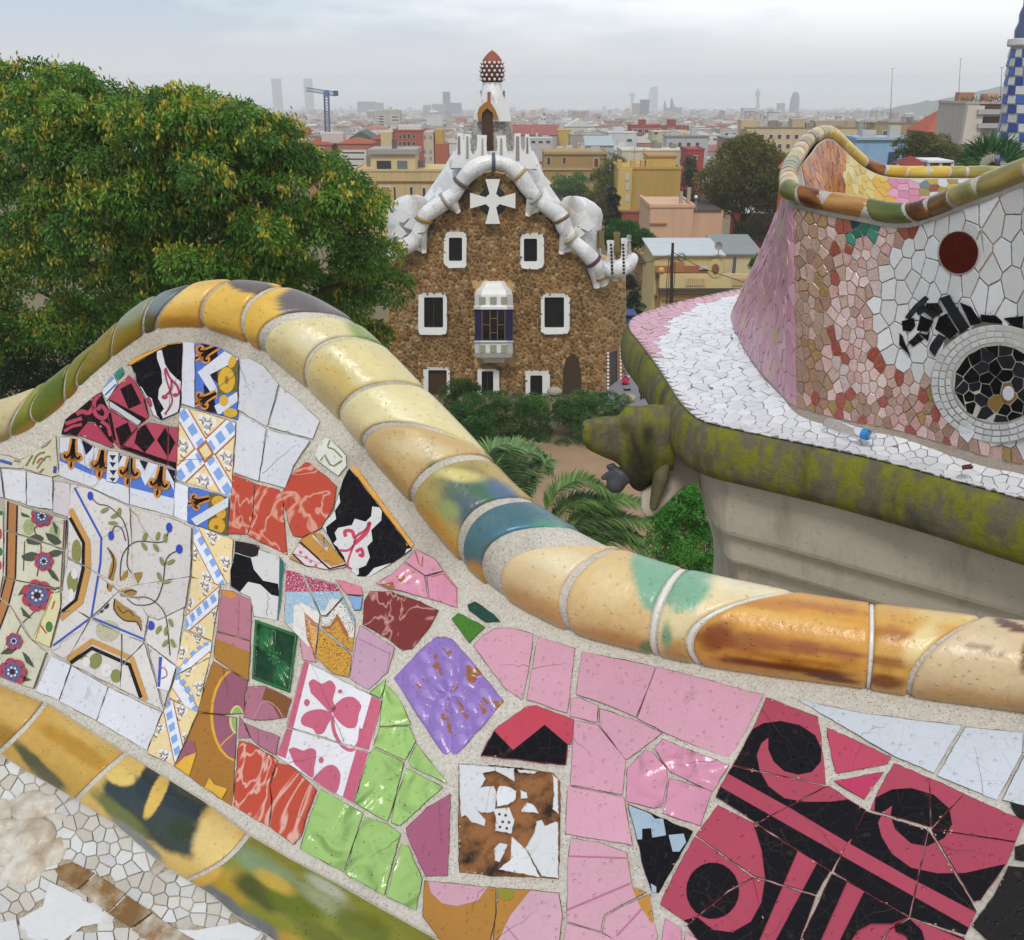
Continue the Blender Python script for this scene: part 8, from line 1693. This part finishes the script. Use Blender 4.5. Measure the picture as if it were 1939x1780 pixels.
mb = MB(); c = aty(1947, 88, CYY); mb.lathe([(.2, 0), (34 * kc, 0), (36 * kc, .12), (36 * kc, .5), (30 * kc, .55), (.2, .55)], c, 24); mb.build('capital', plain('dcdcda', .7), CC)
mb = MB(); c = aty(1947, 78, CYY); R0 = np.interp(np.linspace(0, 1, 10), [0, 1], [26, 14]) * kc
mb.lathe([(r * (1.06 if k % 2 else .94), .2 + k * .55) for k, r in enumerate(R0)], c, 20); mb.build('upper_shaft', glaze('56648f', .3, 0, 0), CC, smooth=True)
# people on the street behind the hedge
def person(x, yf, h, Y, body, legs, label, hood=None, lean=.0):
    zf = aty(x, yf, Y); o = thing('person', tuple(zf), label, 'person'); s = h / 1.72
    def sk(name, J, E, R, mat):
        me = bpy.data.meshes.new(name); me.from_pydata([tuple(np.array(j) * s) for j in J], E, []); me.materials.append(mat); b = link(bpy.data.objects.new(name, me)); b.parent = o
        m = b.modifiers.new('skin', 'SKIN'); m.use_smooth_shade = True
        for v, r in zip(me.skin_vertices[0].data, R): v.radius = (r * s, r * s)
        me.skin_vertices[0].data[0].use_root = True; b.modifiers.new('sub', 'SUBSURF').levels = 1; return b
    J = [(0, 0, .92), (0, 0, 1.15), (0, 0, 1.40), (0, 0, 1.50), (0, 0, 1.63), (.10, 0, .88), (.11, .12, .48), (.11, .05, .05), (.11, -.07, .03), (-.10, 0, .88), (-.12, -.14, .48), (-.13, -.05, .06), (-.13, -.16, .03), (.2, 0, 1.38), (.27, .03, 1.12), (.24, -.12, .90), (.24, -.16, .82), (-.2, 0, 1.38), (-.27, -.03, 1.12), (-.24, -.15, .92), (-.24, -.19, .84)]
    E = [(0, 1), (1, 2), (2, 3), (3, 4), (0, 5), (5, 6), (6, 7), (7, 8), (0, 9), (9, 10), (10, 11), (11, 12), (2, 13), (13, 14), (14, 15), (15, 16), (2, 17), (17, 18), (18, 19), (19, 20)]
    sk('body', J, E, [.15, .14, .16, .06, .105, .10, .075, .05, .05, .10, .075, .05, .05, .075, .055, .045, .04, .075, .055, .045, .04], plain(legs, .8))
    sk('jacket', [(0, 0, .80), (0, 0, 1.1), (0, 0, 1.40), (.21, 0, 1.38), (.28, .03, 1.11), (.25, -.12, .93), (-.21, 0, 1.38), (-.28, -.03, 1.11), (-.25, -.14, .94)], [(0, 1), (1, 2), (2, 3), (3, 4), (4, 5), (2, 6), (6, 7), (7, 8)], [.19, .18, .19, .095, .075, .06, .095, .075, .06], plain(body, .8))
    mb = MB(); blob(mb, zf + np.array([0, .02, 1.66]) * s, np.array([.115, .125, .13]) * s, 9); mb.build('hair', plain(hood or '2a2220', .8), o, smooth=True)
    mb = MB(); blob(mb, zf + np.array([0, -.075, 1.62]) * s, np.array([.075, .05, .10]) * s, 9); mb.build('face', plain('c39a80', .6), o, smooth=True)
    return o
person(1216, 764, 1.72, 70.5, '1d1d22', '1a1a1e', 'person in black coat walking on the road past the house')
person(1183, 745, 1.66, 74.2, 'cf2c50', '2a2c36', 'person in bright red jacket pushing a dark pushchair')
o = thing('pushchair', tuple(aty(1187, 760, 72.6)), 'dark pushchair on the road in front of red jacket', 'pushchair'); c = aty(1187, 760, 72.6)
mb = MB(); mb.add([c + np.array(v) for v in ((-.25, -.3, .35), (.25, -.3, .35), (.25, .3, .35), (-.25, .3, .35), (-.25, .3, .95), (.25, .3, .95), (.25, -.05, 1.05), (-.25, -.05, 1.05))], [(0, 1, 2, 3), (3, 2, 5, 4), (4, 5, 6, 7), (0, 3, 4, 7), (1, 2, 5, 6)]); mb.build('seat_hood', plain('202024', .8), o)
for x in (-.26, .26):
    mb = MB(); mb.tube([c + np.array(v) for v in ((x, -.35, .1), (x, .3, .5), (x, .5, 1.0))], .025, 6); mb.build('frame', plain('3a3a40', .4), o)
    for y in (-.35, .35): mb = MB(); mb.tube([c + np.array((x - .02, y, .1)), c + np.array((x + .02, y, .1))], .10, 12); mb.build('wheel', plain('18181a', .6), o)
# utility pole with cable coil and wires
UP = thing('utility_pole', tuple(aty(1270, 640, 92)), 'dark wooden utility pole with cables and coil before cream villa', 'pole')
mb = MB(); mb.tube([aty(1265, 640, 92), aty(1271, 560, 92), aty(1274, 460, 92)], [.20, .17, .13], 8); mb.build('post', plain('3c342c', .9), UP)
for k, dx in enumerate((-7, -4, 6)): mb = MB(); mb.tube([aty(1266 + dx + j * 1.1 + 1.2 * math.sin(j * 1.3 + k), 620 - 22 * j, 91.8) for j in range(7)], .035, 5); mb.build('cable', plain('262422', .8), UP)
for cx, cy, r in ((1290, 487, 8), (1291, 488, 6.5)):
    mb = MB(); mb.tube([aty(cx + r * math.cos(t), cy + r * math.sin(t), 91.6) for t in np.linspace(0, 6.283, 20)], .03, 5, cap=False); mb.build('cable_coil', plain('262422', .8), UP)
mb = MB(); mb.tube([aty(1271, 476, 92), aty(1330, 508, 88), aty(1440, 545, 80)], .03, 5); mb.tube([aty(1271, 482, 92), aty(1230, 496, 97), aty(1190, 505, 104)], .03, 5); mb.build('wire', plain('262422', .8), UP, kind='stuff')
o = thing('street_lamp', tuple(aty(1318, 372, 128)), 'slim white street lamp behind the peach pink house', 'lamp'); mb = MB(); mb.tube([aty(1318, 400, 128), aty(1318, 375, 128)], .06, 6); mb.build('lamp_post', plain('8c8c8c', .6), o); mb = MB(); blob(mb, aty(1318, 373, 128), .22, 8); mb.build('lamp_globe', plain('f0f0f0', .4), o, smooth=True)
o = thing('satellite_dish', tuple(aty(1364, 466, 104.5)), 'grey satellite dish on the cream villa roof corner', 'dish'); mb = MB(); c = aty(1361, 466, 103.8)
G = np.array([[c + np.array([r * .45 * math.cos(t), -.12 * (1 - r * r) * -1, r * .45 * math.sin(t)]) for t in np.arange(16) / 16 * 6.283] for r in (.02, .5, 1.)]); mb.grid(G, closev=True); mb.build('reflector', plain('9a9890', .5), o); mb = MB(); mb.tube([c + [0, .15, 0], c + [.1, .3, -1.2]], .04, 5); mb.build('bracket', plain('5a5a5a', .5), o)
o = thing('parked_van', tuple(aty(1190, 604, 90)), 'small blue vehicle roof glimpsed left of the mossy ledge', 'van'); part_box(o, 90, 'body', '4a5688', 1180, 1206, 596, 612, 0, 2.5, .4); part_box(o, 90, 'windscreen', '22252c', 1184, 1200, 598, 603, -.05, .1, .2)
# terrace floor behind the bench and under the viewer
mb = MB(); mb.add([(-8, -8, 0), (8, -8, 0), (8, .2, 0), (2.2, .35, 0), (.2, .8, 0), (-.9, 1.1, 0), (-8, 1.6, 0), (-8, -8, -.4), (8, -8, -.4), (8, .2, -.4), (2.2, .35, -.4), (.2, .8, -.4), (-.9, 1.1, -.4), (-8, 1.6, -.4)], [list(range(7)), list(range(7, 14))[::-1]] + [[i, (i + 1) % 7, 7 + (i + 1) % 7, 7 + i] for i in range(7)])
struct(mb.build('terrace_floor', plain('b3a58f', .95, .2, 3., .004, 60)))
mb = MB(); V = [(3.2, 6.2, .02), (5.5, 4.0, .02), (9, 4.5, .02), (9, 8.5, .02), (3.0, 7.9, .02)]; V2 = [(x, y, -.5) for x, y, z in V]; mb.add(V + V2, [[0, 1, 2, 3, 4], [9, 8, 7, 6, 5]] + [[i, (i + 1) % 5, 5 + (i + 1) % 5, 5 + i] for i in range(5)]); struct(mb.build('terrace_floor', plain('b3a58f', .95, .2, 3., .004, 60)))
